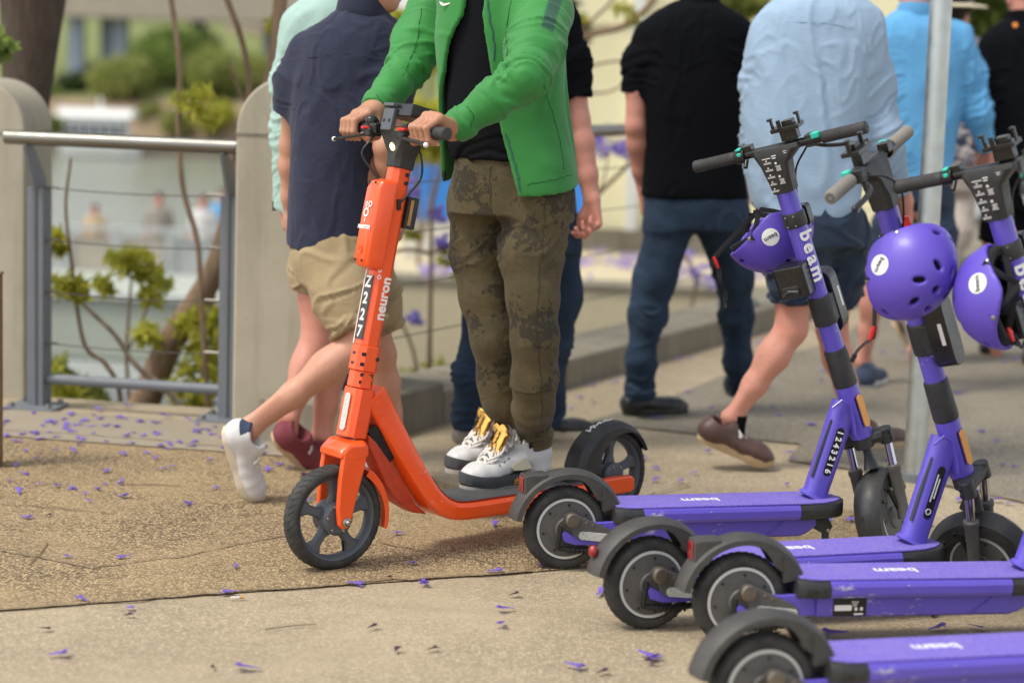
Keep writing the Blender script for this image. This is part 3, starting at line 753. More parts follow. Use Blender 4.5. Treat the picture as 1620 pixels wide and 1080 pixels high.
    for i, ch in enumerate('Z227'):
        aa = math.radians(62 + 9.5 * i); e2 = A((math.cos(aa), 0, math.sin(aa))); tn = A((-math.sin(aa), 0, math.cos(aa)))
        text_mesh(ch, 0.036, frame4(A((0, 0, R)) + e2 * 0.1695, (0, 1, 0), -tn), M['white'], 'number', mg, bold=0.0006)
    m = MB(); m.box((0.165, 0, 0.160), (0.10, 0.11, 0.022)); m.build('mudguard_bracket', M['black_pl'], root, bevel=0.006)
    # telescopic stem
    m = MB(); q = lambda z, o=0.0, y=0.0: A((ax(z) + o, y, z))
    def ssec(z, hx, hy, r=0.5): return [q(z) + fw * a * hx + Y_ * b * hy for a, b in ((1, -r), (1, r), (r, 1), (-r, 1), (-1, r), (-1, -r), (-r, -1), (r, -1))]
    m.loft([ssec(0.499, 0.033, 0.030), ssec(0.545, 0.032, 0.029)]); m.loft([ssec(0.545, 0.037, 0.0335), ssec(0.613, 0.0365, 0.033)])
    m.loft([ssec(0.612, 0.031, 0.028), ssec(0.80, 0.031, 0.027), ssec(1.098, 0.030, 0.027)])
    stem = m.build('stem', M['orange'], root, angle=25, bevel=0.003); steer_parts.append(stem)
    m = MB()
    for z in (0.515, 0.535):
        for x in (-0.012, 0.016):
            plate(m, q(z) + fw * x + Y_ * 0.0292, fw, up, rrect(0.013, 0.009, 0.002), 0.0014)
    for z in (0.563, 0.590):
        for x in (0.024, 0.002): plate(m, q(z) + fw * x + Y_ * 0.0327, fw, up, rrect(0.015, 0.010, 0.002), 0.0016)
        plate(m, q(z) + fw * 0.0362, Y_, up, rrect(0.014, 0.008, 0.002), 0.0016)
    m.build_each('slot', M['gloss_black'], stem)
    m = MB()
    for z, x in ((0.582, -0.020), (1.082, -0.010), (1.060, -0.011)): bolt(m, q(z) + fw * x + Y_ * (0.033 if z < 0.7 else 0.0272), Y_, 0.006)
    m.build_each('stem_bolt', M['gloss_black'], stem)
    # battery box on the front of the stem
    m = MB(); B0 = 0.046
    def bsec(z, s, dpt, push=0.0): return [q(z) + fw * (0.020 + a * dpt + push) + Y_ * b * s for a, b in ((0, -1), (.55, -1), (.85, -.86), (1, -.55), (1, .55), (.85, .86), (.55, 1), (0, 1))]
    m.loft([bsec(0.815, 0.022, 0.02), bsec(0.822, 0.036, 0.048), bsec(0.84, 0.040, 0.058), bsec(0.94, 0.0405, 0.059), bsec(1.03, 0.040, 0.057), bsec(1.052, 0.036, 0.048), bsec(1.060, 0.024, 0.028)])
    box = m.build('battery_box', M['orange'], root, angle=40, bevel=0.003); steer_parts.append(box)
    m = MB()
    for z in (0.836, 1.046):
        for y in (-0.018, 0.016): bolt(m, q(z) + fw * 0.076 + Y_ * y + A((0, 0, 0)), fw, 0.0035, 0.004)
    m.build_each('box_screw', M['gloss_black'], box)
    m = MB()
    for k in range(3): m.lathe([(0.011 - 0.003 * k, 0), (0.0122 - 0.003 * k, 0.0008), (0.0125 - 0.003 * k, 0)], q(0.863) + fw * 0.0785 + Y_ * 0.004, fw, 20)
    m.build('embossed_rings', M['orange'], box)
    # emblem (linked rings) and lettering
    fo = q(0.952) + fw * 0.0795
    m = MB()
    def ringp(cy, cz, r, th): m.lathe([(r - th, 0.0), (r - th, 0.0012), (r, 0.0012), (r, 0.0)], fo + Y_ * cy + up * cz, fw, 24, close=True)
    ringp(0.0, 0.012, 0.0125, 0.0045); ringp(-0.004, 0.036, 0.006, 0.0025); ringp(0.014, 0.036, 0.0085, 0.003)
    for z0, z1, y0, y1 in ((-0.014, -0.004, 0, 0), (0.022, 0.032, -0.002, -0.004), (0.022, 0.030, 0.005, 0.011)):
        m.tube([fo + Y_ * y0 + up * z0 + fw * 0.0006, fo + Y_ * y1 + up * z1 + fw * 0.0006], 0.0022, 6)
    m.build('emblem', M['white'], box)
    text_mesh('neuron', 0.021, frame4(fo - up * 0.026 + Y_ * 0.001, Y_, up), M['white'], 'lettering', box, bold=0.0006)
    m = MB(); plate(m, q(0.715) + fw * 0.0313 , up, -Y_, [(x, y * 1.0) for x, y in rrect(0.178, 0.038, 0.002)], 0.0016); idp = m.build('number_plate', M['idplate'], root); steer_parts.append(idp)
    for i, ch in enumerate('Z227'):
        text_mesh(ch, 0.044, frame4(q(0.783 - 0.045 * i) + fw * 0.0330, Y_, up), M['white'], 'number', idp, bold=0.0012)
    M['pink_strip'] = M.get('pink_strip') or m_plastic('white_stripe', S(238, 200, 190), 0.4, 0.05, 0.02)
    m = MB(); plate(m, q(0.715) + fw * 0.0314 - Y_ * 0.021, up, -Y_, rrect(0.205, 0.006, 0.002), 0.0012); s_ = m.build('stripe', M['pink_strip'], root); steer_parts.append(s_)
    t = text_mesh('neuron', 0.041, frame4(q(0.745) - fw * 0.007 + Y_ * 0.0279, up, fw), M['white'], 'lettering', stem, bold=0.0012)
    m = MB(); c0 = q(0.80) + fw * 0.015 + Y_ * 0.0278
    for dx, dz, r in ((0.004, 0.0, 0.0062), (0.006, 0.018, 0.0052)): m.lathe([(r - 0.0025, 0), (r - 0.0025, 0.001), (r, 0.001), (r, 0)], c0 + fw * dx + up * dz, Y_, 18, close=True)
    m.build('emblem', M['white'], stem)
    # holder plate behind the stem
    m = MB(); c0 = q(0.985) - fw * 0.050
    m.box(c0 + Y_ * 0.0, (0.034, 0.052, 0.088), A(Matrix.Rotation(-math.atan2(0.197, 0.98), 3, 'Y'))); hb = m.build('lock_holder', M['black_pl'], root, bevel=0.003); steer_parts.append(hb)
    m = MB(); m.box(c0 + fw * 0.006 + Y_ * 0.0262, (0.010, 0.004, 0.070), A(Matrix.Rotation(-math.atan2(0.197, 0.98), 3, 'Y'))); m.build('tan_strip', M['tan_pl'], hb)
    m = MB(); m.box(q(1.00) - fw * 0.0 + Y_ * 0.030, (0.012, 0.008, 0.03)); m.build('cable_clip', M['gloss_black'], hb, bevel=0.003)
    # neck, bar, controls
    m = MB(); m.loft([ssec(1.097, 0.0335, 0.031, 0.6), ssec(1.128, 0.034, 0.032, 0.6), [q(1.165) + fw * a + Y_ * b + up * 0 for a, b in ((0.040, -0.045), (0.040, 0.045), (0.030, 0.052), (-0.020, 0.052), (-0.030, 0.045), (-0.030, -0.045), (-0.020, -0.052), (0.030, -0.052))],
                              [q(1.192) + fw * a + Y_ * b for a, b in ((0.050, -0.060), (0.050, 0.060), (0.042, 0.066), (-0.006, 0.066), (-0.014, 0.060), (-0.014, -0.060), (-0.006, -0.066), (0.042, -0.066))]])
    neck = m.build('neck', M['black_pl'], root, angle=35, bevel=0.003); steer_parts.append(neck)
    m = MB(); plate(m, q(1.150) + fw * 0.036 + Y_ * 0.004, nz(fw * 0.0 + Y_ * 0.8 - up * 0.6), nz(Y_ * 0.6 + up * 0.8), capsule_outline(0.026, 0.015), 0.004); m.build('headlight', M['amberlit'], neck)
    BZ = 1.200; bx = ax(BZ) + 0.034
    m = MB(); m.tube([(bx, -0.245, BZ), (bx, -0.08, BZ), (bx, 0.08, BZ), (bx, 0.245, BZ)], 0.0125, 14)
    bar = m.build('handlebar', M['tan_pl'], root); steer_parts.append(bar)
    for sg in (-1, 1):
        m = MB(); m.tube([(bx, sg * 0.115, BZ), (bx, sg * 0.12, BZ), (bx, sg * 0.235, BZ), (bx, sg * 0.248, BZ), (bx, sg * 0.252, BZ)], [0.0165, 0.0170, 0.0165, 0.0185, 0.015], 18)
        for k in range(12): m.lathe([(0.0165, -0.0016), (0.0178, 0), (0.0165, 0.0016)], (bx, sg * (0.128 + 0.009 * k), BZ), Y_, 16)
        m.build('grip', M['grip'], bar, angle=40)
        m = MB(); m.tube(smooth_pts([(bx + 0.012, sg * 0.088, BZ - 0.006), (bx + 0.045, sg * 0.105, BZ - 0.014), (bx + 0.052, sg * 0.15, BZ - 0.020), (bx + 0.050, sg * 0.205, BZ - 0.026), (bx + 0.056, sg * 0.232, BZ - 0.030)], 5), [(0.0075, 0.005)] * 21, 8); lv = m.build('brake_lever', M['gloss_black'], bar)
        m = MB(); m.box((bx + 0.020, sg * 0.088, BZ - 0.006), (0.045, 0.030, 0.024)); m.build('lever_clamp', M['black_pl'], bar, bevel=0.005)
        m = MB(); m.box((bx + 0.040, sg * 0.096, BZ + 0.0065), (0.020, 0.026, 0.008), rotm((0, 0, 1), sg * 20)); m.build('red_marker', M['red_pl'], bar, bevel=0.003)
        m = MB(); m.sphere((bx + 0.056, sg * 0.236, BZ - 0.030), 0.007, 10, 8); m.build('lever_tip', M['white'], bar)
    m = MB(); m.lathe([(0.0, 0.018), (0.010, 0.017), (0.017, 0.011), (0.020, 0.003), (0.020, -0.004), (0, -0.006)], (bx + 0.006, -0.115, BZ + 0.022), (0.2, 0, 1), 24); m.build('bell', M['gloss_black'], bar)
    m = MB(); m.box((bx + 0.012, -0.075, BZ + 0.004), (0.04, 0.035, 0.03)); m.box((bx + 0.02, 0.09, BZ + 0.016), (0.026, 0.024, 0.016)); m.build('switch_block', M['gloss_black'], bar, bevel=0.005)
    # display with its grey bracket
    Rt = rotm((0, 1, 0), -14)
    m = MB(); m.box((bx - 0.042, 0.012, BZ + 0.048), (0.085, 0.13, 0.036), Rt); dsp = m.build('display', M['gloss_black'], root, bevel=0.004); steer_parts.append(dsp)
    m = MB(); m.box((bx + 0.008, -0.022, BZ + 0.030), (0.016, 0.052, 0.062), Rt); m.box((bx - 0.012, -0.022, BZ + 0.066), (0.05, 0.052, 0.010), Rt); br = m.build('bracket', M['wheel_grey'], dsp, bevel=0.003)
    m = MB()
    for y in (-0.036, -0.010): bolt(m, (bx + 0.015, y, BZ + 0.028), (0.97, 0, 0.24), 0.0055, 0.004)
    m.build('bracket_screw', M['gloss_black'], br)
    # cables
    m = MB(); m.tube(smooth_pts([(bx + 0.025, -0.07, BZ - 0.012), (bx + 0.050, -0.055, BZ - 0.03), (bx + 0.072, -0.058, BZ - 0.065), (bx + 0.052, -0.03, BZ - 0.115), (ax(1.055) + 0.055, -0.012, 1.056)], 8), 0.0032, 8)
    cb = m.build('front_cable', M['gloss_black'], root); steer_parts.append(cb)
    m = MB(); m.tube(smooth_pts([q(1.165) + Y_ * 0.045 - fw * 0.01, q(1.13) + Y_ * 0.062 - fw * 0.025, q(1.08) + Y_ * 0.055 - fw * 0.038, q(1.035) + Y_ * 0.038 - fw * 0.020, q(1.008) + Y_ * 0.031 - fw * 0.004], 8), 0.0032, 8)
    cb = m.build('side_cable', M['gloss_black'], root); steer_parts.append(cb)
    # steering
    T0 = Matrix.Translation(Vector((1.0, 0, 0.345))); Rs = Matrix.Rotation(math.radians(-6), 4, Vector((-0.197, 0, 0.98)))
    for o in steer_parts: o.matrix_local = T0 @ Rs @ T0.inverted()
    return root, yaw, (bx, BZ, T0 @ Rs @ T0.inverted())
orange, ORY, (OBX, OBZ, OST) = build_orange()
def orange_pt(x, y, z, steer=False):
    v = Vector((x, y, z)); v = OST @ v if steer else v
    c, s = math.cos(ORY), math.sin(ORY)
    return A((orange.location[0] + c * v.x - s * v.y, orange.location[1] + s * v.x + c * v.y, v.z))

# ================================================================== PURPLE SCOOTERS
PU = A((-0.365, 0, 0.931)); PF = A((0.931, 0, 0.365)); PO = A((0.885, 0, 0.365))     # steering axis, its forward, a point on it
def build_purple():
    root = empty('electric_scooter'); Y_ = A((0, 1.0, 0)); st = []
    pa = lambda z, f=0.0, y=0.0: PO + PU * ((z - 0.365) / 0.931) + PF * f + Y_ * y
    R = 0.118
    def wheel(name, c, motor):
        c = A(c); m = MB()
        m.lathe([(0, -0.030), (0.030, -0.031), (0.034, -0.026), (0.078, -0.024), (0.080, -0.022), (0.080, 0.022), (0.078, 0.024), (0.034, 0.026), (0.030, 0.031), (0, 0.030)], c, Y_, 56)
        for i in range(6):
            a = math.radians(60 * i + 15); e = A((math.cos(a), 0, math.sin(a))); tn = A((-math.sin(a), 0, math.cos(a)))
            for sg in (-1, 1): m.box(c + e * 0.056 + Y_ * sg * 0.0245, (0.004, 0.003, 0.02), A([e, Y_, tn]).T)
        o = m.build(name, M['hub'], root, angle=30)
        m = MB()
        for sg in (-1, 1): m.lathe([(0.079, sg * 0.0225), (0.0795, sg * 0.0262), (0.0855, sg * 0.0262), (0.0865, sg * 0.0225)], c, Y_, 64)
        m.build('rim_ring', M['ring'], o, angle=50)
        t = MB(); tyre(t, c, R, 0.054, 0.085); tread_marks(t, c, R, 0.054, 40); t.build('tyre', M['rubber'], o, angle=60)
        m = MB()
        for i in range(7):
            a = math.radians(51.4 * i + 35); q = c + A((math.cos(a), 0, math.sin(a))) * 0.068
            for sg in (-1, 1): bolt(m, q + Y_ * sg * 0.0242, Y_ * sg, 0.0036, 0.003)
        m.build_each('hub_bolt', M['gloss_black'], o)
        if motor:
            m = MB()
            for k in range(9):   # small maker's plate of light squares
                if k in (4,): continue
                m.box(c + A((-0.055 + 0.006 * (k % 3 - 1), -0.0246, 0.0 + 0.006 * (k // 3 - 1))), (0.0048, 0.0012, 0.0048))
            m.build('maker_mark', M['capmetal'], o)
        return o
    rw = wheel('rear_wheel', (0, 0, R), True)
    # swing arms with black cover, reflector and axle cap
    for sg in (-1, 1):
        ol = [(0.235, 0.155), (0.15, 0.142), (0.085, 0.140), (0.055, 0.142), (0.065, 0.125), (0.045, 0.10), (0.010, 0.104), (-0.012, 0.118), (-0.022, 0.108), (-0.012, 0.086), (0.02, 0.076), (0.10, 0.074), (0.16, 0.086), (0.235, 0.090)]
        m = MB(); m.prism(ol, sg * 0.036, sg * 0.049, 'xz'); arm = m.build('swing_arm', M['purple_tube'], root, bevel=0.004)
        ol = [(-0.018, 0.160), (-0.010, 0.170), (0.008, 0.172), (0.024, 0.163), (0.115, 0.122), (0.135, 0.108), (0.135, 0.092), (0.125, 0.084), (0.030, 0.094), (0.012, 0.105), (0.004, 0.128), (-0.016, 0.140)]
        m = MB(); m.prism(ol, sg * 0.0495, sg * 0.060, 'xz'); cv = m.build('arm_cover', M['hub'], arm, bevel=0.003)
        m = MB(); plate(m, A((0.078, sg * 0.0605, 0.102)), A((0.99, 0, -0.12)) * (-sg), A((0.12, 0, 0.99)), capsule_outline(0.108, 0.024), 0.003); m.build('white_reflector', M['white_refl'], arm, bevel=0.001)
        m = MB(); m.lathe([(0, 0.016), (0.016, 0.016), (0.0205, 0.013), (0.0215, 0.010), (0.0215, -0.004), (0, -0.004)], (0.003, sg * 0.060, 0.153), (0, sg, 0), 28); m.build('axle_cap', M['capmetal'], arm, angle=30)
        m = MB()
        for x, z in ((0.047, 0.142), (0.066, 0.134)): bolt(m, (x, sg * 0.060, z), (0, sg, 0), 0.0055, 0.002)
        m.build_each('cover_screw', M['capmetal'], arm)
        m = MB(); m.tube([(-0.030, sg * 0.040, 0.068), (0.02, sg * 0.044, 0.060), (0.10, sg * 0.044, 0.064), (0.15, sg * 0.044, 0.076)], [0.006, 0.009, 0.009, 0.007], 10)
        for k in range(7): m.lathe([(0.008, -0.002), (0.0125, 0), (0.008, 0.002)], (0.005 + 0.013 * k, sg * 0.044, 0.0612), (1, 0, 0), 12)
        m.tube([(-0.022, sg * 0.045, 0.13), (-0.030, sg * 0.043, 0.068)], 0.006, 8)
        m.build('spring', M['gloss_black'], arm)
    # rear mudguard, with the lamp box
    m = MB(); arc_band(m, (0.004, 0, R), lambda t: 0.163, (25, 169), lambda t: 0.036 + 0.004 * t, lambda t: 0.016 + 0.030 * math.exp(-((t - .16) / .14) ** 2) + 0.006 * t, crown=0.006, chamfer=0.004)
    m.prism([(0.10, 0.168), (0.142, 0.178), (0.142, 0.190), (0.130, 0.205), (0.118, 0.225), (0.095, 0.235)], -0.040, 0.040, 'xz')
    mg = m.build('rear_mudguard', M['grey_pl'], root, angle=30)
    m = MB(); m.loft([[A((x, y, z)) for y, z in ((-0.030, z0), (0.030, z0), (0.030, z1), (-0.030, z1))] for x, z0, z1 in ((-0.060, 0.262, 0.275), (-0.10, 0.225, 0.273), (-0.126, 0.214, 0.270))])
    lb = m.build('lamp_box', M['grey_pl'], root, bevel=0.004)
    m = MB(); m.box((-0.1285, 0, 0.243), (0.006, 0.034, 0.044)); m.build('tail_lamp', M['red_refl'], lb, bevel=0.003)
    # deck
    def dsec(x, k, dz=0.0): return [A((x, y * k, z + dz)) for y, z in ((-0.070, 0.182), (-0.082, 0.178), (-0.088, 0.168), (-0.088, 0.150), (-0.082, 0.140), (-0.062, 0.134), (0.062, 0.134), (0.082, 0.140), (0.088, 0.150), (0.088, 0.168), (0.082, 0.178), (0.070, 0.182))]
    m = MB(); m.loft([dsec(0.205, 1.0), dsec(0.34, 1.0), dsec(0.50, 1.0), dsec(0.675, 1.0)]); dk = m.build('deck', M['purple'], root, angle=25, bevel=0.002)
    m = MB(); m.loft([dsec(0.128, 0.72, 0.0), dsec(0.145, 0.93, 0.0), dsec(0.17, 1.004), dsec(0.2045, 1.006)])
    m.loft([dsec(0.6755, 1.006), dsec(0.72, 1.003), dsec(0.765, 0.90), dsec(0.80, 0.70), dsec(0.822, 0.46), dsec(0.832, 0.22)]); m.build_each('bumper', M['black_pl'], dk, angle=30)
    m = MB()
    for x in (0.165, 0.188):
        for sg in (-1, 1): bolt(m, (x, sg * 0.0885, 0.158), (0, sg, 0), 0.004, 0.0015)
    m.build_each('bumper_screw', M['gloss_black'], dk)
    m = MB(); pl = [(0.135, 0.052), (0.17, 0.074), (0.70, 0.076), (0.75, 0.070), (0.79, 0.052), (0.818, 0.026)]; pl = pl + [(x, -y) for x, y in pl[::-1]]
    m.prism(pl[::-1], 0.1815, 0.1865); dm = m.build('deck_mat', M['purple_mat'], root, bevel=0.0015)
    text_mesh('beam', 0.052, frame4((0.40, 0.0, 0.1866), (-1, 0, 0), (0, -1, 0)), M['white'], 'lettering', dm, bold=0.001)
    m = MB()
    def lsec(x, k, z0=0.086): return [A((x, y * k, z)) for y, z in ((-0.064, 0.140), (-0.064, z0 + 0.006), (-0.058, z0), (0.058, z0), (0.064, z0 + 0.006), (0.064, 0.140))]
    m.loft([lsec(0.18, 0.95), lsec(0.22, 1), lsec(0.68, 1), lsec(0.705, 0.92, 0.092), lsec(0.735, 0.85, 0.11)])
    for x in (0.575,): m.tube([(x + 0.055, -0.0655, 0.132), (x, -0.0655, 0.092)], 0.0022, 6); m.tube([(x + 0.055, 0.0655, 0.132), (x, 0.0655, 0.092)], 0.0022, 6)
    m.build('battery_tray', M['purple'], root, angle=30, bevel=0.003)
    # kickstand under the nose
    m = MB(); m.loft([[A((x, y, z)) for x, z in ((0.725, 0.128), (0.775, 0.134), (0.790, 0.110), (0.775, 0.080), (0.740, 0.100))] for y in (-0.050, -0.022)])
    m.tube([(0.772, -0.036, 0.100), (0.770, -0.048, 0.060), (0.784, -0.075, 0.004)], [0.012, 0.010, 0.009], 10); ks = m.build('kickstand', M['black_pl'], root, bevel=0.003)
    m = MB(); bolt(m, (0.776, -0.050, 0.098), (0, -1, 0), 0.006, 0.003); m.build('kickstand_bolt', M['steel'], ks)
    # down tube and head tube
    m = MB(); m.tube([(0.744, 0, 0.184), (0.752, 0, 0.203), (0.79, 0, 0.330), (0.828, 0, 0.462)], [(0.030, 0.038), (0.028, 0.036), (0.028, 0.037), (0.027, 0.040)], 20, up=(1, 0, 0), sq=2.6)
    m.tube([(0.742, 0, 0.182), (0.748, 0, 0.192)], [(0.036, 0.046), (0.030, 0.039)], 20, up=(1, 0, 0), sq=2.6)
    dt = m.build('down_tube', M['purple_tube'], root, angle=50)
    dtd = nz(A((0.828 - 0.752, 0, 0.462 - 0.203))); dtn = A((-dtd[2], 0, dtd[0]))          # along the tube, and out of its back
    m = MB(); m.tube([pa(0.362), pa(0.372), pa(0.44), pa(0.512)], [0.032, 0.0335, 0.0330, 0.0325], 28)
    ht = m.build('head_tube', M['purple_tube'], root, angle=50)
    m = MB()
    for k in range(2):
        pts = [A((0.8, sg_ * 0.0, 0.4)) for sg_ in (0,)]
    m.tube([A((0.776, -0.030, 0.452)), A((0.802, -0.034, 0.474)), A((0.828, -0.036, 0.462)), A((0.846, -0.037, 0.40)), A((0.852, -0.034, 0.372))], 0.0035, 8); m.build('weld_bead', M['purple_tube'], dt)
    for sg in (-1,):
        e = nz(PF * 0.45 + Y_ * sg * 0.9); p0 = pa(0.437) + e * 0.0308
        rings = []
        m = MB(); plate(m, p0, PU, np.cross(PU, e) * (1 if np.dot(np.cross(PU, np.cross(PU, e)), e) < 0 else 1), capsule_outline(0.112, 0.031), 0.004); rb = m.build('reflector_base', M['gloss_black'], ht)
        q2 = frame4(p0, PU, np.cross(e, PU)); zz = A([q2[0][2], q2[1][2], q2[2][2]])
        m = MB(); plate(m, p0 + e * 0.0032, PU, np.cross(e, PU), capsule_outline(0.100, 0.024), 0.0035); m.build('amber_reflector', M['amber'], ht, bevel=0.001)
        if np.dot(zz, e) < 0: pass
    # decals on the down tube
    m = MB(); c0 = A((0.752, 0, 0.203)) + dtd * 0.125 + dtn * (-0.002)
    plate(m, c0 + A((0, -0.0283, 0)), dtd, -dtn, capsule_outline(0.145, 0.024), 0.0008); dec = m.build('number_decal', M['gloss_black'], dt)
    for i, ch in enumerate('1243216'):
        text_mesh(ch, 0.025, frame4(c0 + A((0, -0.0294, 0)) + dtd * (0.058 - 0.0193 * i), -dtd, -dtn), M['white'], 'number', dec, bold=0.0008)
    m = MB(); c1 = A((0.752, 0, 0.203)) + dtd * 0.125 + dtn * 0.0350
    plate(m, c1 + A((0, -0.012, 0)), dtd, A((0, -1, 0)), rrect(0.175, 0.022, 0.002), 0.0012); m.build('black_sticker', M['idplate'], dt)
    # ---- everything that turns with the bar
    m = MB(); m.tube([pa(0.513), pa(0.52), pa(0.612), pa(0.618)], [0.033, 0.0345, 0.0335, 0.031], 28); sl = m.build('collar', M['black_pl'], root, angle=50); st.append(sl)
    m = MB(); m.tube([pa(0.60), pa(0.85), pa(1.072)], [0.0285, 0.0285, 0.029], 26); stem = m.build('stem', M['purple_tube'], root, angle=50); st.append(stem)
    m = MB()
    for z in (0.805, 0.845, 0.89, 0.925, 1.028, 1.052):
        e = nz(-PF * 0.35 - Y_ * 0.94); plate(m, pa(z) + e * 0.0283, e[[0, 1, 2]] * 0 + PU, np.cross(PU, e), capsule_outline(0.010, 0.007, 3), 0.001)
        e = nz(-PF * 0.92 + Y_ * 0.39); plate(m, pa(z - 0.004) + e * 0.0283, PU, np.cross(PU, e), capsule_outline(0.010, 0.007, 3), 0.001)
    m.build_each('rivet_hole', M['gloss_black'], stem)
    # lettering wrapped on the tube: each letter set on its own facet
    zs = 0.958
    for ch, wd in (('b', 0.037), ('e', 0.036), ('a', 0.036), ('m', 0.048)):
        e = nz(-PF * 0.52 - Y_ * 0.855); text_mesh(ch, 0.058, frame4(pa(zs - wd * 0.46) + e * 0.0283, -PU, np.cross(e, -PU)), M['white'], 'lettering', stem, bold=0.0016, ext=0.001); zs -= wd * 0.93
    # telematics box and its clamp
    m = MB(); m.tube([pa(0.690), pa(0.695), pa(0.765), pa(0.770)], [0.033, 0.0345, 0.0345, 0.033], 24)
    m.loft([[pa(z) + PF * f + Y_ * y for f, y in ((0.01, -0.033), (0.055, -0.030), (0.055, 0.030), (0.01, 0.033))] for z in (0.694, 0.766)])
    cl = m.build('clamp', M['black_pl'], root, angle=35, bevel=0.002); st.append(cl)
    m = MB(); m.loft([[pa(0.740 + dz) + PF * f + Y_ * y for y, dz in [(b * 0.9, a * 1.0) for a, b in rrect(0.175, 0.078, 0.030, 5)]] for f in (0.030, 0.036, 0.080, 0.086)]); bx = m.build('telematics_box', M['gloss_black'], root, bevel=0.003, angle=35); st.append(bx)
    m = MB(); plate(m, pa(0.742) + PF * 0.068 - Y_ * 0.0355, PU, PF, rrect(0.060, 0.011, 0.002), 0.001); m.build('white_label', M['white'], bx)
    # cup-shaped lock holder towards the rider
    m = MB(); m.loft([[pa(0.835 + dz) - PF * (f - .012) + Y_ * (y + .034) for f, y in ((0.027, -0.042), (0.040, -0.046), (0.088, -0.046), (0.094, -0.040), (0.094, 0.040), (0.088, 0.046), (0.040, 0.046), (0.027, 0.042))] for dz in (-0.040, 0.0, 0.045)])
    cu = m.build('lock_holder', M['gloss_black'], root, bevel=0.005, angle=35); st.append(cu)
    m = MB(); m.box(pa(0.815) - PF * 0.0835 + Y_ * 0.038, (0.004, 0.05, 0.03), A([PF, Y_, PU]).T); m.tube([pa(0.812) - PF * 0.088 + Y_ * 0.014, pa(0.818) - PF * 0.090 + Y_ * 0.044, pa(0.806) - PF * 0.088 + Y_ * 0.064], 0.006, 8); m.build('lock_slot', M['black_pl'], cu, bevel=0.002)
    # strap clamp with a small box and red cap
    m = MB(); m.tube([pa(0.968), pa(0.972), pa(1.004), pa(1.008)], [0.0315, 0.033, 0.033, 0.0315], 24); sc = m.build('strap_clamp', M['black_pl'], root, angle=40); st.append(sc)
    m = MB(); m.loft([[pa(0.984) + PF * f + Y_ * a + PU * b for a, b in rrect(0.058, 0.060, 0.010, 4)] for f in (0.032, 0.060, 0.066)]); m.build('latch_box', M['gloss_black'], sc, bevel=0.002, angle=40)
    m = MB(); m.tube([pa(1.010) + PF * 0.044, pa(1.036) + PF * 0.044], [0.011, 0.009], 12); m.build('red_cap', M['red_pl'], sc, bevel=0.002)
    m = MB()
    for a in (-0.02, 0.02):
        for z in (0.975, 1.001): bolt(m, pa(z) - PF * 0.0325 + Y_ * a * 0.6, -PF, 0.003, 0.003)
    m.build_each('clamp_screw', M['steel'], sc)
    # head with the printed panel, bar
    m = MB(); q_ = lambda z, pts: [pa(z) + PF * a + Y_ * b for a, b in pts]
    m.loft([q_(1.066, ((0.030, -0.020), (0.030, 0.020), (0.020, 0.031), (-0.020, 0.031), (-0.030, 0.020), (-0.030, -0.020), (-0.020, -0.031), (0.020, -0.031))),
            q_(1.10, ((0.031, -0.022), (0.031, 0.022), (0.022, 0.033), (-0.022, 0.034), (-0.031, 0.026), (-0.031, -0.026), (-0.022, -0.034), (0.022, -0.033))),
            q_(1.145, ((0.026, -0.036), (0.026, 0.036), (0.020, 0.042), (-0.024, 0.042), (-0.034, 0.034), (-0.034, -0.034), (-0.024, -0.042), (0.020, -0.042))),
            q_(1.178, ((0.018, -0.084), (0.018, 0.050), (0.014, 0.054), (-0.026, 0.054), (-0.034, 0.044), (-0.034, -0.064), (-0.026, -0.084), (0.014, -0.088))),
            q_(1.190, ((0.012, -0.084), (0.012, 0.050), (0.010, 0.053), (-0.022, 0.053), (-0.028, 0.044), (-0.028, -0.064), (-0.022, -0.084), (0.010, -0.087)))])
    hd = m.build('bar_head', M['black_pl'], root, angle=30, bevel=0.002); st.append(hd)
    # printed instructions: rows of small white marks and words on the rider's side of the head
    m = MB(); rr_ = random.Random(5)
    def pm(y, z, w_, h_): plate(m, pa(z) - PF * 0.0345 + Y_ * y, -Y_, PU, rrect(w_, h_, 0.0006, 1), 0.0007)
    for k in range(5):
        z = 1.160 - 0.019 * k
        if k == 0: pm(0.014, z + 0.006, 0.026, 0.0022)
        pm(0.016, z, 0.004, 0.004)
        for r_ in range(2): pm(0.0145, z - 0.005 - 0.003 * r_, 0.018 + 0.006 * rr_.random(), 0.0013)
    for k in range(2):
        z = 1.150 - 0.036 * k; pm(-0.010, z, 0.006, 0.006)
        for r_ in range(5): pm(-0.014, z - 0.008 - 0.003 * r_, 0.012 + 0.006 * rr_.random(), 0.0013)
    pm(-0.010, 1.170, 0.014, 0.003); pm(-0.009, 1.164, 0.011, 0.003)
    for k in range(2): pm(-0.046, 1.176 - 0.005 * k, 0.012 - 0.003 * k, 0.0015)
    m.build('printed_marks', M['white'], hd, smooth=False)
    bp = lambda f, y, u_=0.0: pa(1.182) + PF * f + Y_ * y + PU * u_
    m = MB(); m.tube([bp(0, -0.275), bp(0, -0.09), bp(0, 0.09), bp(0, 0.240)], 0.0125, 14); bar = m.build('handlebar', M['gloss_black'], root); st.append(bar)
    for sg in (-1, 1):
        _bp = bp
        bp = (lambda f, y, u_=0.0, g=_bp: g(f, y - 0.034, u_)) if sg > 0 else _bp
        m = MB(); m.tube([bp(0, sg * 0.150), bp(0, sg * 0.152), bp(0, sg * 0.252), bp(0, sg * 0.255), bp(0, sg * 0.279), bp(0, sg * 0.283)], [0.016, 0.0172, 0.0168, 0.0182, 0.0180, 0.014], 18)
        for k in range(11): m.lathe([(0.0165, -0.0016), (0.0178, 0), (0.0165, 0.0016)], bp(0, sg * (0.158 + 0.0085 * k)), Y_, 16)
        m.build('grip', M['grip'], bar, angle=40)
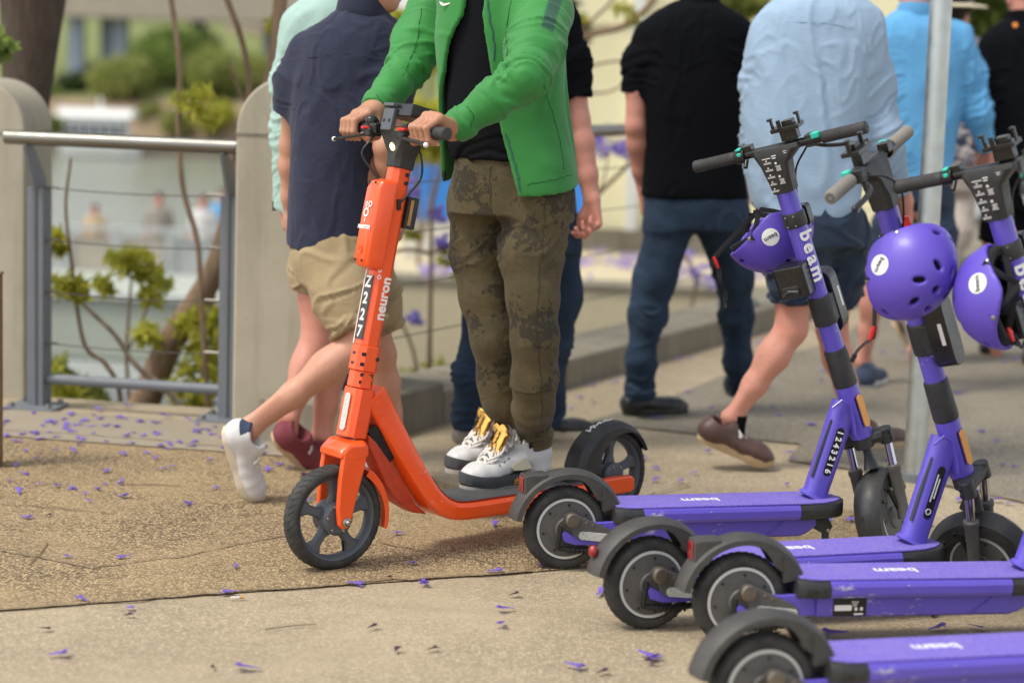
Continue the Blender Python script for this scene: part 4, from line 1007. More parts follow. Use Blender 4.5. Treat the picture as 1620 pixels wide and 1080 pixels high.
        m = MB(); m.lathe([(0.006, sg * 0.2832 - sg * 0.2832), (0.009, 0.0008), (0.011, 0)], bp(0, sg * 0.2836), (0, sg, 0), 16); m.build('grip_end', M['wheel_grey'], bar)
        bp = _bp
    m = MB(); m.tube([bp(0, 0.084), bp(0, 0.114)], 0.0215, 18); m.box(bp(0.006, 0.076, 0.012), (0.030, 0.03, 0.026), A([PF, Y_, PU]).T); m.tube([bp(-0.012, 0.081, -0.012), bp(-0.03, 0.084, -0.03)], 0.007, 8); m.build('bell', M['gloss_black'], bar, angle=40, bevel=0.002)
    m = MB(); m.box(bp(-0.006, 0.098, 0.021), (0.022, 0.016, 0.007), A([PF, Y_, PU]).T); m.box(bp(-0.016, 0.097, 0.006), (0.010, 0.014, 0.014), A([PF, Y_, PU]).T); m.box(bp(-0.012, -0.138, 0.014), (0.022, 0.024, 0.016), A([PF, Y_, PU]).T); m.build('teal_button', M['teal_pl'], bar, bevel=0.003)
    m = MB(); m.box(bp(0.008, -0.118, 0.0), (0.034, 0.034, 0.036), A([PF, Y_, PU]).T); m.build('throttle_block', M['black_pl'], bar, bevel=0.004)
    m = MB(); m.tube(smooth_pts([bp(0.01, -0.112, -0.012), bp(0.036, -0.135, -0.030), bp(0.044, -0.18, -0.040), bp(0.040, -0.25, -0.046)], 6), [(0.0075, 0.0055)] * 19, 10); m.sphere(bp(0.040, -0.253, -0.046), 0.0085, 10, 8); m.build('brake_lever', M['gloss_black'], bar)
    # phone holder on the bar
    m = MB(); Rp = A([PF, Y_, PU]).T
    m.box(bp(0.0, -0.062, 0.030), (0.028, 0.05, 0.03), Rp); m.box(bp(-0.006, -0.062, 0.052), (0.05, 0.085, 0.012), Rp); m.box(bp(-0.008, -0.07, 0.064), (0.026, 0.032, 0.018), Rp)
    for y, h_ in ((-0.020, 0.030), (-0.102, 0.034)):
        m.box(bp(-0.006, y, 0.052 + h_ / 2), (0.012, 0.007, h_), Rp); m.box(bp(-0.006, y + 0.003, 0.052 + h_), (0.014, 0.014, 0.007), Rp)
    for y in (-0.05,): m.box(bp(-0.030, y, 0.066), (0.007, 0.012, 0.028), Rp)
    ph = m.build('phone_holder', M['gloss_black'], root, bevel=0.002); st.append(ph)
    # cables from the bar into the stem
    m = MB(); m.tube(smooth_pts([bp(0.02, -0.10, -0.008), bp(0.06, -0.07, -0.03), bp(0.062, -0.02, -0.085), pa(1.03) + PF * 0.040 - Y_ * 0.008, pa(1.0) + PF * 0.02], 6), 0.003, 8); cb = m.build('brake_cable', M['gloss_black'], root); st.append(cb)
    # fork: crown with two clamps, chrome stanchions, dark lowers
    AX = A((0.972, 0, R)); m = MB()
    for sg in (-1, 1):
        m.tube([pa(0.368, 0.030, sg * 0.060), pa(0.325, 0.030, sg * 0.060)], 0.021, 16)
    m.loft([[pa(z) + PF * f + Y_ * y for f, z in ((0.044, 0.335), (0.050, 0.352), (0.040, 0.366), (-0.012 + 0.02 * abs(y) / 0.06, 0.366), (-0.022 + 0.026 * abs(y) / 0.06, 0.350), (-0.012 + 0.02 * abs(y) / 0.06, 0.336))] for y in (-0.060, -0.03, 0, 0.03, 0.060)])
    m.tube([pa(0.362), pa(0.33)], 0.030, 18); fk = m.build('fork', M['black_pl'], root, angle=40, bevel=0.003); st.append(fk)
    m = MB()
    for sg in (-1, 1):
        for z in (0.338, 0.355): bolt(m, pa(z, 0.020, sg * 0.0802), nz(Y_ * sg - PF * 0.25), 0.006, 0.003)
    m.build_each('clamp_bolt', M['gloss_black'], fk)
    for sg in (-1, 1):
        top = pa(0.330, 0.030, sg * 0.060); low = AX + A((-0.004, sg * 0.060, 0.006)); dd = low - top
        m = MB(); m.tube([top, top + dd * 0.42], 0.0125, 16); m.build('stanchion', M['chrome'], fk)
        m = MB(); m.tube([top + dd * 0.33, top + dd * 0.34, top + dd * 0.40, top + dd * 0.42, top + dd * 0.9, low + A((0, 0, -0.012))], [0.017, 0.021, 0.021, 0.0185, 0.017, 0.020], 16); m.build('fork_leg', M['hub'], fk, angle=50)
        m = MB(); bolt(m, low + A((0, sg * 0.018, -0.004)), (0, sg, 0), 0.010, 0.006); m.build('axle_nut', M['steel'], fk)
    st.append(wheel('front_wheel', AX, False))
    m = MB(); arc_band(m, AX, lambda t: 0.142 + 0.012 * max(0, t - 0.6), (38, 205), lambda t: 0.036 + 0.006 * math.sin(t * 3.1), lambda t: 0.020 + 0.030 * math.sin(t * math.pi), crown=0.012, chamfer=0.008)
    m.tube([pa(0.34, 0.006), pa(0.305, 0.010), AX + A((-0.05, 0, 0.148))], [(0.010, 0.014), (0.012, 0.022), (0.02, 0.034)], 14)
    fg = m.build('front_mudguard', M['black_pl'], root, angle=50); st.append(fg)
    m = MB()
    for sg in (-1, 1):
        m.tube([AX + A((-0.004, sg * 0.05, 0.01)), AX + A((-0.06, sg * 0.046, 0.085))], 0.007, 8)
        for x, z in ((-0.075, 0.085), (-0.10, 0.05)): bolt(m, AX + A((x, sg * 0.043, z)), (0, sg, 0), 0.006, 0.004)
    m.build('mudguard_stay', M['gloss_black'], fg)
    for o in st: o['turns'] = 1
    return root
def set_steer(root, deg):
    T0 = Matrix.Translation(Vector(PO)); Rs = Matrix.Rotation(math.radians(deg), 4, Vector(PU)); X = T0 @ Rs @ T0.inverted()
    for ch in root.children:
        if ch.get('turns'): ch.matrix_local = X
    return X
def sc_pt(root, X, f, y, z):
    """point of a purple scooter: on its stem at height z, f forward, y to the left, turned with the bar"""
    v = Vector(PO + PU * ((z - 0.365) / 0.931) + PF * f + A((0, y, 0)))
    v = X @ v; a = root.rotation_euler.z; c, s = math.cos(a), math.sin(a); l = root.location
    return A((l[0] + c * v.x - s * v.y, l[1] + s * v.x + c * v.y, l[2] + v.z))
proto = build_purple(); GRP = 'purple scooters parked in a row'
PS = []
for i, (u, v, yaw, steer, lab) in enumerate([
        (890, 898, 15.0, 46, 'purple scooter parked farthest back in the row, beside the orange scooter'),
        (1022, 992, 19.0, -52, 'purple scooter with faded grey grips and a helmet turned dome outwards, second from the back'),
        (1165, 1021, 10.5, 42, 'purple scooter with a small black specification plate on its deck side, third from back'),
        (1200, 1169, 15.0, -22, 'purple scooter nearest the camera, cut off by the bottom of the picture')]):
    s = proto if i == 0 else copy_tree(proto)
    g = G(u, v); s.location = (g[0], g[1], 0); s.rotation_euler = (0, 0, math.radians(yaw)); tag(s, lab, 'scooter', GRP)
    X = set_steer(s, steer); PS.append((s, X))
bpy.context.view_layer.update()
def walk(o):
    yield o
    for c in o.children: yield from walk(c)
# what sets single scooters apart
s2 = PS[1][0]
for o in list(walk(s2)):
    if o.name.startswith('grip') and not o.name.startswith('grip_end'):
        o.data = o.data.copy(); o.data.materials[0] = M['grip_grey']
kill = [o for o in walk(PS[3][0]) if o.name.startswith('lamp_box') or o.name.startswith('tail_lamp')]
for o in list(walk(s2)):
    if o.name.startswith('number_decal'): kill += list(o.children)
    if o.name.startswith('lamp_box'): kill += list(o.children) + [o]
for o in kill: bpy.data.objects.remove(o)
m = MB(); m.sphere((-0.152, 0, 0.205), (0.012, 0.014, 0.016), 12, 8); m.build('round_tail_lamp', M['red_refl'], s2)
for s, X in (PS[2], PS[3]):
    kill = []
    for o in list(walk(s)):
        if o.name.startswith('number_decal'): kill += list(o.children) + [o]
    for o in kill: bpy.data.objects.remove(o)
dec2 = [o for o in walk(s2) if o.name.startswith('number_decal')][0]; dec2.name = 'safety_decal'
m = MB(); _c = A((0.752, 0, 0.203)) + nz(A((0.076, 0, 0.259))) * 0.125 + A((0, -0.0294, 0)); _d = nz(A((0.076, 0, 0.259))); _n = A((-_d[2], 0, _d[0]))
m.lathe([(0.006, 0), (0.006, 0.0008), (0.0085, 0.0008), (0.0085, 0)], _c - _d * 0.052, (0, -1, 0), 16, close=True)
for k in range(2): plate(m, _c + _d * 0.012 + _n * (0.004 - 0.008 * k), _d, -_n, rrect(0.075 - 0.02 * k, 0.0035, 0.001), 0.0006)
m.build('pictogram', M['white'], dec2)
m = MB(); plate(m, A((0.262, -0.0645, 0.112)), (1, 0, 0), (0, 0, 1), rrect(0.085, 0.044, 0.002), 0.001); sp = m.build('specification_plate', M['gloss_black'], PS[2][0])
m = MB(); plate(m, A((0.245, -0.0657, 0.111)), (1, 0, 0), (0, 0, 1), rrect(0.044, 0.014, 0.002), 0.0006)
for k in range(3): plate(m, A((0.275, -0.0657, 0.126 - 0.005 * k)), (1, 0, 0), (0, 0, 1), rrect(0.018 - 0.004 * k, 0.002, 0.0005), 0.0005)
for x in (0.278, 0.292): plate(m, A((x, -0.0657, 0.108)), (1, 0, 0), (0, 0, 1), rrect(0.007, 0.008, 0.001), 0.0005)
plate(m, A((0.285, -0.0657, 0.095)), (1, 0, 0), (0, 0, 1), rrect(0.024, 0.004, 0.001), 0.0005)
m.build('plate_print', M['white'], sp)

# ================================================================== HELMETS
M['strap'] = m_cloth('strap_webbing', S(34, 33, 36), 0.85, 1500, 0.4, fold=0.0); M['liner'] = m_cloth('helmet_foam', S(30, 29, 31), 0.95, 500, 0.3, fold=0.1)
def build_helmet():
    """local: z up out of the dome, x to the front, opening at z=0"""
    root = empty('helmet')
    F = Field(0.0045)
    F.ell((0, 0, 0.0), (0.136, 0.112, 0.140), k=0.0)
    def cutr(d, p):
        # brim: dips over the ears, lifts over forehead and neck
        edge = 0.006 - 0.030 * np.exp(-((p[..., 0] + 0.005) / 0.055) ** 2) + 0.018 * np.clip(np.abs(p[..., 0]) - 0.06, 0, 1) / 0.06
        return np.maximum(d, edge - p[..., 2])
    F.apply(cutr)
    F.ell((0, 0, -0.004), (0.124, 0.100, 0.128), k=0.004, op='sub')
    def vent(x, y, ang, l=0.017, w_=0.0085):
        z = 0.140 * math.sqrt(max(0, 1 - (x / 0.136) ** 2 - (y / 0.112) ** 2)); n = nz((x / 0.136 ** 2, y / 0.112 ** 2, z / 0.140 ** 2))
        t = nz(np.cross(n, (-math.sin(ang), math.cos(ang), 0))); t = nz(A((math.cos(ang), math.sin(ang), 0)) - n * (n @ A((math.cos(ang), math.sin(ang), 0)))); b = np.cross(n, t)
        F.ell((x, y, z), (l, w_, 0.022), np.stack([t, b, n], 1), 0.002, 'sub')
    vent(0, 0, 0, 0.012, 0.010)
    for i in range(6):
        a = math.radians(60 * i + 30); vent(0.062 * math.cos(a), 0.052 * math.sin(a), a + 0.5)
    for sg in (-1, 1): vent(0.118, 0.028 * sg, 1.57, 0.014, 0.007); vent(-0.118, 0.028 * sg, 1.57, 0.014, 0.007)
    v, f = F.mesh(); o = mkobj('shell', v, f, M['helmet'], root, angle=180)
    F = Field(0.006); F.ell((0, 0, -0.004), (0.1235, 0.0995, 0.1275), k=0); F.ell((0, 0, -0.012), (0.103, 0.080, 0.105), k=0.004, op='sub')
    F.apply(lambda d, p: np.maximum(d, 0.006 - p[..., 2])); v, f = F.mesh(); mkobj('liner', v, f, M['liner'], root, angle=180)
    for sg in (-1, 1):
        m = MB(); n = nz((0.0, sg, 0.10)); c = A((0.022, sg * 0.107, 0.035)); n = nz((c[0] / .136 ** 2, c[1] / .112 ** 2, c[2] / .14 ** 2))
        c = c / math.sqrt((c[0] / .136) ** 2 + (c[1] / .112) ** 2 + (c[2] / .14) ** 2)
        x = nz(np.cross((0, 0, 1), n)); 
        rings = [[c + x * r * math.cos(t) + np.cross(n, x) * r * math.sin(t) - n * 0.5 * ((r * math.cos(t)) ** 2 / 0.15 + (r * math.sin(t)) ** 2 / 0.15) + n * 0.0012 for t in np.linspace(0, 2 * math.pi, 28, endpoint=False)] for r in (0.0255, 0.016, 0.001)]
        m.loft(rings, cap=False); bd = m.build('badge', M['white'], root)
        text_mesh('beam', 0.019, frame4(c + n * 0.0014, x if sg < 0 else x, np.cross(n, x)), M['idplate'], 'lettering', bd, ext=0.0008, bold=0.0002)
        m = MB()
        for px_, pz in ((0.075, 0.012), (-0.066, 0.010)):
            p = A((px_, sg * 0.112 * math.sqrt(1 - (px_ / .136) ** 2 - (pz / .14) ** 2), pz)); bolt(m, p - A((0, sg * 0.001, 0)), (p[0] / .136 ** 2, p[1] / .112 ** 2, p[2] / .14 ** 2), 0.0062, 0.0025)
        m.build_each('rivet', M['steel'], root)
    return root
hproto = build_helmet()
def strap(mb, pts, w_=0.008, th=0.0012):
    mb.tube(smooth_pts(pts, 6), (w_, th), 8, up=(0.3, 0.9, 0.2))
def place_helmet(o, c, up, side, lab, hang, hook):
    """up: where the dome points; side: where its right side faces; hang: world points of the loose strap; hook: where it is tied"""
    z = nz(up); y = -nz(A(side) - z * (A(side) @ z)); x = np.cross(y, z); o.rotation_euler = Matrix(np.stack([x, y, z], 1).tolist()).to_euler(); o.location = tuple(c)
    R3 = np.stack([x, y, z], 1); lo = lambda p: R3.T @ (A(p) - A(c))
    tag(o, lab, 'helmet', 'purple helmets hung on the scooters')
    m = MB(); L = [lo(p) for p in hang]
    for sg in (-1, 1):
        strap(m, [A((0.070, sg * 0.098, 0.018)), A((0.035, sg * 0.092, -0.02)), A((0.012, sg * 0.07, -0.055)) * 0.9]); strap(m, [A((-0.062, sg * 0.098, 0.016)), A((-0.03, sg * 0.090, -0.02)), A((0.006, sg * 0.07, -0.055)) * 0.9])
    strap(m, [A((0.010, -0.065, -0.048))] + L[:1] + L[1:])
    if hook is not None: strap(m, [A((-0.05, -0.02, 0.012)), (A((-0.05, -0.02, -0.02)) + lo(hook)) / 2, lo(hook)])
    st_ = m.build('strap', M['strap'], o)
    m = MB(); d = nz(L[1] - L[0]); m.tube([L[0] - d * 0.004, L[0] + d * 0.012, L[0] + d * 0.032], [(0.008, 0.005), (0.010, 0.006), (0.006, 0.004)], 10); m.build('buckle', M['red_pl'], st_)
    m = MB(); m.tube([L[-1] - nz(L[-1] - L[-2]) * 0.010, L[-1] + nz(L[-1] - L[-2]) * 0.012], (0.0075, 0.004), 8); m.build('strap_end', M['gloss_black'], st_)
h1, h2, h3 = hproto, copy_tree(hproto), copy_tree(hproto)
y1 = 5.74
place_helmet(h1, P(1212, 356, y1), (0.50, -0.12, -0.86), (0.05, -1, 0.1), 'purple helmet lying open side up against the stem of the back scooter',
             [P(1130, 408, y1 - .03), P(1137, 425, y1 - .03), P(1139, 445, y1 - .03), P(1147, 462, y1 - .02), P(1147, 480, y1 - .02)], sc_pt(PS[0][0], PS[0][1], -0.03, 0.01, 0.985))
y2 = 4.93
place_helmet(h2, P(1432, 422, y2), (0.40, -0.84, -0.30), (-0.62, -0.45, 0.30), 'purple helmet hanging dome outwards with its ring of air holes showing',
             [P(1383, 519, y2), P(1378, 535, y2), P(1366, 545, y2), P(1356, 555, y2), P(1350, 566, y2)], sc_pt(PS[1][0], PS[1][1], -0.03, 0.0, 0.985))
y3 = 4.80
place_helmet(h3, P(1597, 466, y3), (-0.78, 0.52, -0.26), (-0.50, -0.80, 0.2), 'purple helmet at the right edge with its dark padded inside turned to the right',
             [P(1596, 520, y3 - .04), P(1600, 530, y3 - .04), P(1606, 540, y3 - .04), P(1612, 545, y3 - .04)], sc_pt(PS[2][0], PS[2][1], -0.03, 0.0, 0.985))
# ================================================================== SETTING
def m_ground(name, base, dark, light, speck=0.0, scale=1.0, bump=0.4, crack=False, stain=0.5):
    t = NT(name); big = t.ramp(t.noise(0.9 * scale, 5, 0.6), [(0.3, 0), (0.72, 1)])
    c = t.mix(t.math('MULTIPLY', big, stain), base, dark)
    st = t.ramp(t.noise(3.3 * scale, 7, 0.72, None, 0.4), [(0.46, 0), (0.72, 0.75)]); c = t.mix(t.math('MULTIPLY', st, stain), c, vary(dark, 0.82))
    fine = t.ramp(t.noise(60 * scale, 4, 0.7), [(0.3, 0), (0.7, 1)]); c = t.mix(t.math('MULTIPLY', fine, 0.35), c, light)
    h = t.noise(90 * scale, 4, 0.7); nb = t.bump(h, bump, 0.004)
    if speck:
        v = t.n('TexVoronoi'); v.inputs['Scale'].default_value = 118; t.l(t.tc(), v.inputs['Vector'])
        sep = t.n('SeparateColor'); t.l(v.outputs['Color'], sep.inputs[0])
        cd_ = t.ramp(sep.outputs[0], [(0.0, vary(dark, 0.30)), (0.16, vary(dark, 0.45)), (0.20, vary(base, 0.82)), (0.55, base), (0.80, light), (1.0, vary(light, 1.12))], 'LINEAR')
        edge = t.ramp(v.outputs['Distance'], [(0.25, 0), (0.62, 1)])
        c2 = t.mix(edge, cd_, vary(dark, 0.75)); pat = t.ramp(t.noise(1.7, 5, 0.65), [(0.35, 0.45), (0.6, 1)])
        c = t.mix(t.math('MULTIPLY', pat, speck), c, c2); nb = t.bump(v.outputs['Distance'], -0.7, 0.004, nb)
    gum = t.ramp(t.voro(5.5, 'F1'), [(0.020, 1), (0.035, 0)]); gm = t.ramp(t.noise(2.2, 2), [(0.50, 0), (0.60, 0.55)]); c = t.mix(t.math('MULTIPLY', gum, gm), c, vary(dark, 0.5))
    dr = t.ramp(t.noise(1.0, 6, 0.7, t.tc((0.9, 5.0, 1)), 0.3), [(0.50, 0), (0.74, 0.5)]); c = t.mix(t.math('MULTIPLY', dr, stain), c, vary(dark, 0.75))
    if crack:
        cr = t.ramp(t.voro(1.3, 'DISTANCE_TO_EDGE', t.tc((1, 1, 1))), [(0.0, 1), (0.006, 0)]); c = t.mix(t.math('MULTIPLY', cr, 0.6), c, vary(dark, 0.4))
    return t.set(col=c, rough=0.88, nrm=nb, spec=0.25)
M['concrete_pave'] = m_ground('smooth_concrete', (0.465, 0.374, 0.243), (0.305, 0.241, 0.157), (0.55, 0.455, 0.315), 0.62, 1.0, 0.35, stain=.62)
M['aggregate'] = m_ground('exposed_aggregate', (0.455, 0.332, 0.178), (0.21, 0.148, 0.085), (0.57, 0.43, 0.245), 1.0, 1.0, 0.7)
M['strip_conc'] = m_ground('grey_concrete_strip', (0.33, 0.275, 0.20), (0.215, 0.18, 0.13), (0.41, 0.35, 0.26), 0.10, 1.2, 0.35)
M['asphalt'] = m_ground('worn_asphalt', (0.255, 0.222, 0.165), (0.165, 0.143, 0.108), (0.39, 0.35, 0.27), 0.75, 1.0, 0.7)
M['joint'] = m_ground('joint_dirt', (0.23, 0.165, 0.10), (0.15, 0.11, 0.07), (0.30, 0.23, 0.15), 0, 1, 0.5)
def m_concrete(name, col, streak=0.6, dark=None):
    t = NT(name); dark = dark or vary(col, 0.55)
    c = t.mix(t.ramp(t.noise(2.5, 6, 0.65), [(0.3, 0), (0.75, 0.6)]), col, dark)
    sv = t.ramp(t.noise(1.0, 6, 0.7, t.tc((9, 9, 0.9))), [(0.48, 0), (0.75, streak)]); c = t.mix(sv, c, vary(dark, 0.8))
    pit = t.ramp(t.voro(38, 'F1'), [(0.06, 1), (0.16, 0)]); pm_ = t.ramp(t.noise(4, 3), [(0.5, 0), (0.65, 0.7)]); c = t.mix(t.math('MULTIPLY', pit, pm_), c, vary(dark, 0.45))
    c = t.mix(t.math('MULTIPLY', t.noise(120, 3, 0.7), 0.3), c, vary(col, 1.25))
    return t.set(col=c, rough=0.9, nrm=t.bump(t.noise(70, 5, 0.7), 0.35, 0.003), spec=0.2)
M['pillar'] = m_concrete('weathered_concrete', (0.43, 0.385, 0.295)); M['kerb'] = m_concrete('mossy_kerb_concrete', (0.27, 0.24, 0.18), 0.8, (0.085, 0.075, 0.056))
M['cream'] = m_concrete('cream_painted_wall', (0.84, 0.77, 0.50), 0.10, (0.72, 0.65, 0.40)); M['beige'] = m_concrete('beige_retaining_wall', (0.58, 0.50, 0.33), 0.3, (0.42, 0.36, 0.23))
M['galv'] = m_plastic('galvanised_steel', (0.150, 0.165, 0.183), 0.5, 0.3, 0.15, 60); M['galv_pole'] = m_metal('galvanised_pole', (0.52, 0.55, 0.53), 0.45, 0.2, 0.15)
M['stainless'] = m_metal('brushed_stainless', (0.235, 0.225, 0.20), 0.40, 0.1, 0.05); M['cable'] = m_metal('wire_cable', (0.16, 0.15, 0.14), 0.5)
def m_bark(name, col):
    t = NT(name); n = t.noise(1.0, 7, 0.7, t.tc((26, 26, 5)), 0.5); c = t.ramp(n, [(0.25, vary(col, 0.45)), (0.5, col), (0.8, vary(col, 1.7))])
    return t.set(col=c, rough=0.95, nrm=t.bump(n, 0.8, 0.02))
M['bark'] = m_bark('dark_bark', (0.085, 0.06, 0.042)); M['bark_tan'] = m_bark('tan_bark', (0.25, 0.165, 0.10)); M['bark_pale'] = m_bark('pale_bark', (0.36, 0.27, 0.18))
def m_leaf(name, c1, c2, c3):
    t = NT(name); oi = t.n('NewGeometry'); c = t.ramp(oi.outputs['Random Per Island'], [(0.0, c1), (0.5, c2), (1.0, c3)])
    t.set(col=c, rough=0.6, spec=0.3); tr = t.n('BsdfTranslucent'); t.l(c, tr.inputs[0]); mx = t.n('MixShader'); mx.inputs[0].default_value = 0.45
    t.l(t.p.outputs[0], mx.inputs[1]); t.l(tr.outputs[0], mx.inputs[2]); t.l(mx.outputs[0], t.t.nodes['Material Output'].inputs[0]); return t.m
M['leaf_lime'] = m_leaf('lime_leaf', (0.42, 0.43, 0.045), (0.58, 0.54, 0.08), (0.28, 0.32, 0.035)); M['leaf_mid'] = m_leaf('mid_leaf', (0.11, 0.17, 0.035), (0.20, 0.28, 0.06), (0.32, 0.38, 0.11))
M['leaf_olive'] = m_leaf('olive_leaf', (0.17, 0.21, 0.045), (0.30, 0.33, 0.085), (0.42, 0.42, 0.14)); M['leaf_dark'] = m_leaf('dark_leaf', (0.02, 0.04, 0.012), (0.045, 0.07, 0.02), (0.09, 0.12, 0.035))
M['blossom'] = m_leaf('jacaranda_blossom', (0.34, 0.26, 0.66), (0.44, 0.36, 0.76), (0.28, 0.19, 0.55))

def sheet(name, pts, z, mat, kind='structure', th=None):
    m = MB(); n = len(pts)
    m.add([(p[0], p[1], z) for p in pts], [list(range(n))]); o = m.build(name, mat, smooth=False)
    if o.data.polygons[0].normal.z < 0: o.data.flip_normals()
    return tag(o, kind=kind)
LP, RP = G(62, 644), G(362, 664); rd = nz(RP - LP); rn = A((-rd[1], rd[0], 0)); rn = rn if rn[1] > 0 else -rn          # left rail: along, and away over the river
K0, K1 = G(636, 690), G(1215, 524); kd = nz(K1 - K0); kn = A((-kd[1], kd[0], 0))                                       # kerb wall: along, and away
edgeL0 = LP - rd * 30 + rn * 0.22; edgeK1 = K0 + kd * 60 + kn * 0.45
_q = np.linalg.solve(A([rd[:2], -kd[:2]]).T, (K0 + kn * 0.45 - (RP + rn * 0.22))[:2]); edgeC = RP + rn * 0.22 + rd * _q[0]
sheet('pavement', [edgeL0, edgeC, edgeK1, A((80, 70, 0)), A((80, -6, 0)), A((-40, -6, 0))], 0, M['concrete_pave'])
gp = lambda L: [G(u, v) for u, v in L]
sheet('aggregate_paving', gp([(-420, 650), (10, 684), (250, 699), (480, 728), (640, 748), (900, 815), (1100, 800), (1300, 800), (1480, 832), (1350, 862), (840, 906), (400, 937), (0, 967), (-420, 1003)]), 0.004, M['aggregate'])
sheet('asphalt_path', gp([(930, 668), (990, 676), (1120, 690), (1267, 704), (1245, 730), (1440, 757), (1640, 800), (1900, 850), (2400, 800), (2000, 420), (1560, 330), (1330, 540), (1200, 572), (1060, 630)]), 0.006, M['asphalt'])
sheet('concrete_gutter', [LP - rd * 20 - rn * 0.10, RP + rd * 0.6 - rn * 0.10, RP + rd * 0.8 - rn * 0.62, LP - rd * 20 - rn * 0.42], 0.008, M['strip_conc'])
def crackline(pts, w_=0.004, seed=0):
    r_ = random.Random(seed); q = []
    P_ = [G(u, v) for u, v in pts]; fine = []
    for a, b in zip(P_[:-1], P_[1:]):
        for k in range(8): fine.append(a + (b - a) * k / 8 + A((r_.gauss(0, .004), r_.gauss(0, .006), 0)))
    fine.append(P_[-1]); m = MB(); n = len(fine); L, R_ = [], []
    for i, p in enumerate(fine):
        t = nz(fine[min(i + 1, n - 1)] - fine[max(i - 1, 0)]); s = A((-t[1], t[0], 0)) * w_ * (0.5 + r_.random()); L.append(p + s); R_.append(p - s)
    m.add([(p[0], p[1], 0.008) for p in L + R_], [(i, i + 1, n + i + 1, n + i) for i in range(n - 1)])
    return tag(m.build('paving_joint', M['joint'], smooth=False), kind='structure')
for i, (pts, w_) in enumerate([([(-30, 970), (200, 952), (400, 937), (620, 921), (840, 906)], 0.0035), ([(0, 873), (60, 885), (140, 901)], 0.003), ([(140, 901), (300, 880), (460, 848)], 0.0025), ([(600, 862), (700, 880), (790, 893)], 0.003),
                                ([(0, 683), (120, 690), (250, 699), (370, 712)], 0.004), ([(990, 815), (1030, 785), (1090, 768)], 0.004), ([(0, 800), (90, 806), (180, 815)], 0.002), ([(1440, 757), (1540, 780), (1640, 802)], 0.004)]):
    crackline(pts, w_, i)
# bank falling to the river, river, far bank
m = MB(); ed = [edgeL0, edgeL0 + (edgeC - edgeL0) * .9, edgeC, K0 + kd * 4 + kn * 0.45, K0 + kd * 14 + kn * 0.45]
rows = []
for dpt, z in ((0.0, -0.06), (0.25, -0.55), (1.5, -1.5), (5, -2.9), (12, -4.6)):
    rows.append([A((p[0], p[1], z)) + (rn if i < 2 else nz(rn + kn) if i == 2 else kn) * dpt for i, p in enumerate(ed)])
n = len(ed); m.add([p for r_ in rows for p in r_], [(j * n + i, j * n + i + 1, (j + 1) * n + i + 1, (j + 1) * n + i) for j in range(len(rows) - 1) for i in range(n - 1)])
M['earth'] = m_ground('dark_bank_earth', (0.075, 0.062, 0.042), (0.035, 0.030, 0.022), (0.13, 0.11, 0.07), 0, 2, 0.8)  # dark earth of the bank, its own colour
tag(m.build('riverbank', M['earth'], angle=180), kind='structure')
t = NT('river_water'); M['water'] = t.set(col=t.mix(t.noise(0.12, 4), (0.20, 0.215, 0.165), (0.27, 0.28, 0.22)), rough=0.22, nrm=t.bump(t.noise(1.0, 4, 0.6, t.tc((0.6, 2.2, 1))), 0.35, 0.2), spec=0.5)
m = MB(); m.add([(-300, 8, -4.2), (200, 8, -4.2), (200, 130, -4.2), (-300, 130, -4.2)], [(0, 1, 2, 3)]); tag(m.build('river', M['water'], smooth=False), kind='structure')
M['rock'] = m_ground('salmon_rock_bank', (0.31, 0.20, 0.135), (0.13, 0.13, 0.055), (0.40, 0.31, 0.22), 0, 0.4, 1.0); M['far_grass'] = m_ground('far_bank_ground', (0.19, 0.22, 0.07), (0.10, 0.12, 0.04), (0.28, 0.29, 0.11), 0, 0.3, 1.0)
M['mud'] = m_ground('dark_waterline', (0.10, 0.085, 0.06), (0.05, 0.045, 0.035), (0.16, 0.13, 0.1), 0, 0.5, 1.0)
m = MB(); xs = np.linspace(-90, 60, 61); prof = [(97.5, -4.5), (98.5, -3.6), (99.5, -3.5), (100.5, -2.3), (103, -1.6), (112, -0.6), (150, 3.0), (260, 6.0)]
for j in range(len(prof) - 1):
    pass
vs = [(x, y + 0.8 * perlin(A([[x * 0.21, y * .1, 0]]))[0], z + (0.35 * perlin(A([[x * 0.33, y * 0.2, 3]]))[0] if k > 1 else 0)) for k, (y, z) in enumerate(prof) for x in xs]; nx = len(xs)
fs = [(k * nx + i, k * nx + i + 1, (k + 1) * nx + i + 1, (k + 1) * nx + i) for k in range(len(prof) - 1) for i in range(nx - 1)]
mi = [(0 if k < 1 else 1 if k < 3 or (k == 3 and 18 < i < 34) else 2) for k in range(len(prof) - 1) for i in range(nx - 1)]
tag(mkobj('far_bank', vs, fs, [M['mud'], M['rock'], M['far_grass']], None, angle=180, midx=mi), kind='structure')

# ------------------------------------------------------------------ plants
def leaf_cloud(mb, blobs, n, size, seed=0, flat=0.35, stretch=2.0):
    r_ = np.random.RandomState(seed); vol = A([b[1] ** 2 for b in blobs]); pick = r_.choice(len(blobs), n, p=vol / vol.sum())
    for k in range(n):
        c, R_ = A(blobs[pick[k]][0], float), blobs[pick[k]][1]; d = nz(r_.normal(size=3)); rr = R_ * (0.35 + 0.75 * r_.random() ** 0.6); p = c + d * rr * A((1, 1, 0.8))
        a = nz(r_.normal(size=3) + d * 0.6); b = nz(np.cross(a, r_.normal(size=3))); s = size * (0.5 + r_.random()); nrm = np.cross(a, b) * s * 0.12
        q = [p - a * s * stretch * .5, p - a * s * 0.1 + b * s * 0.5 + nrm, p + a * s * stretch * .5, p - a * s * 0.1 - b * s * 0.5 + nrm]
        mb.add(q, [(0, 1, 2, 3)])
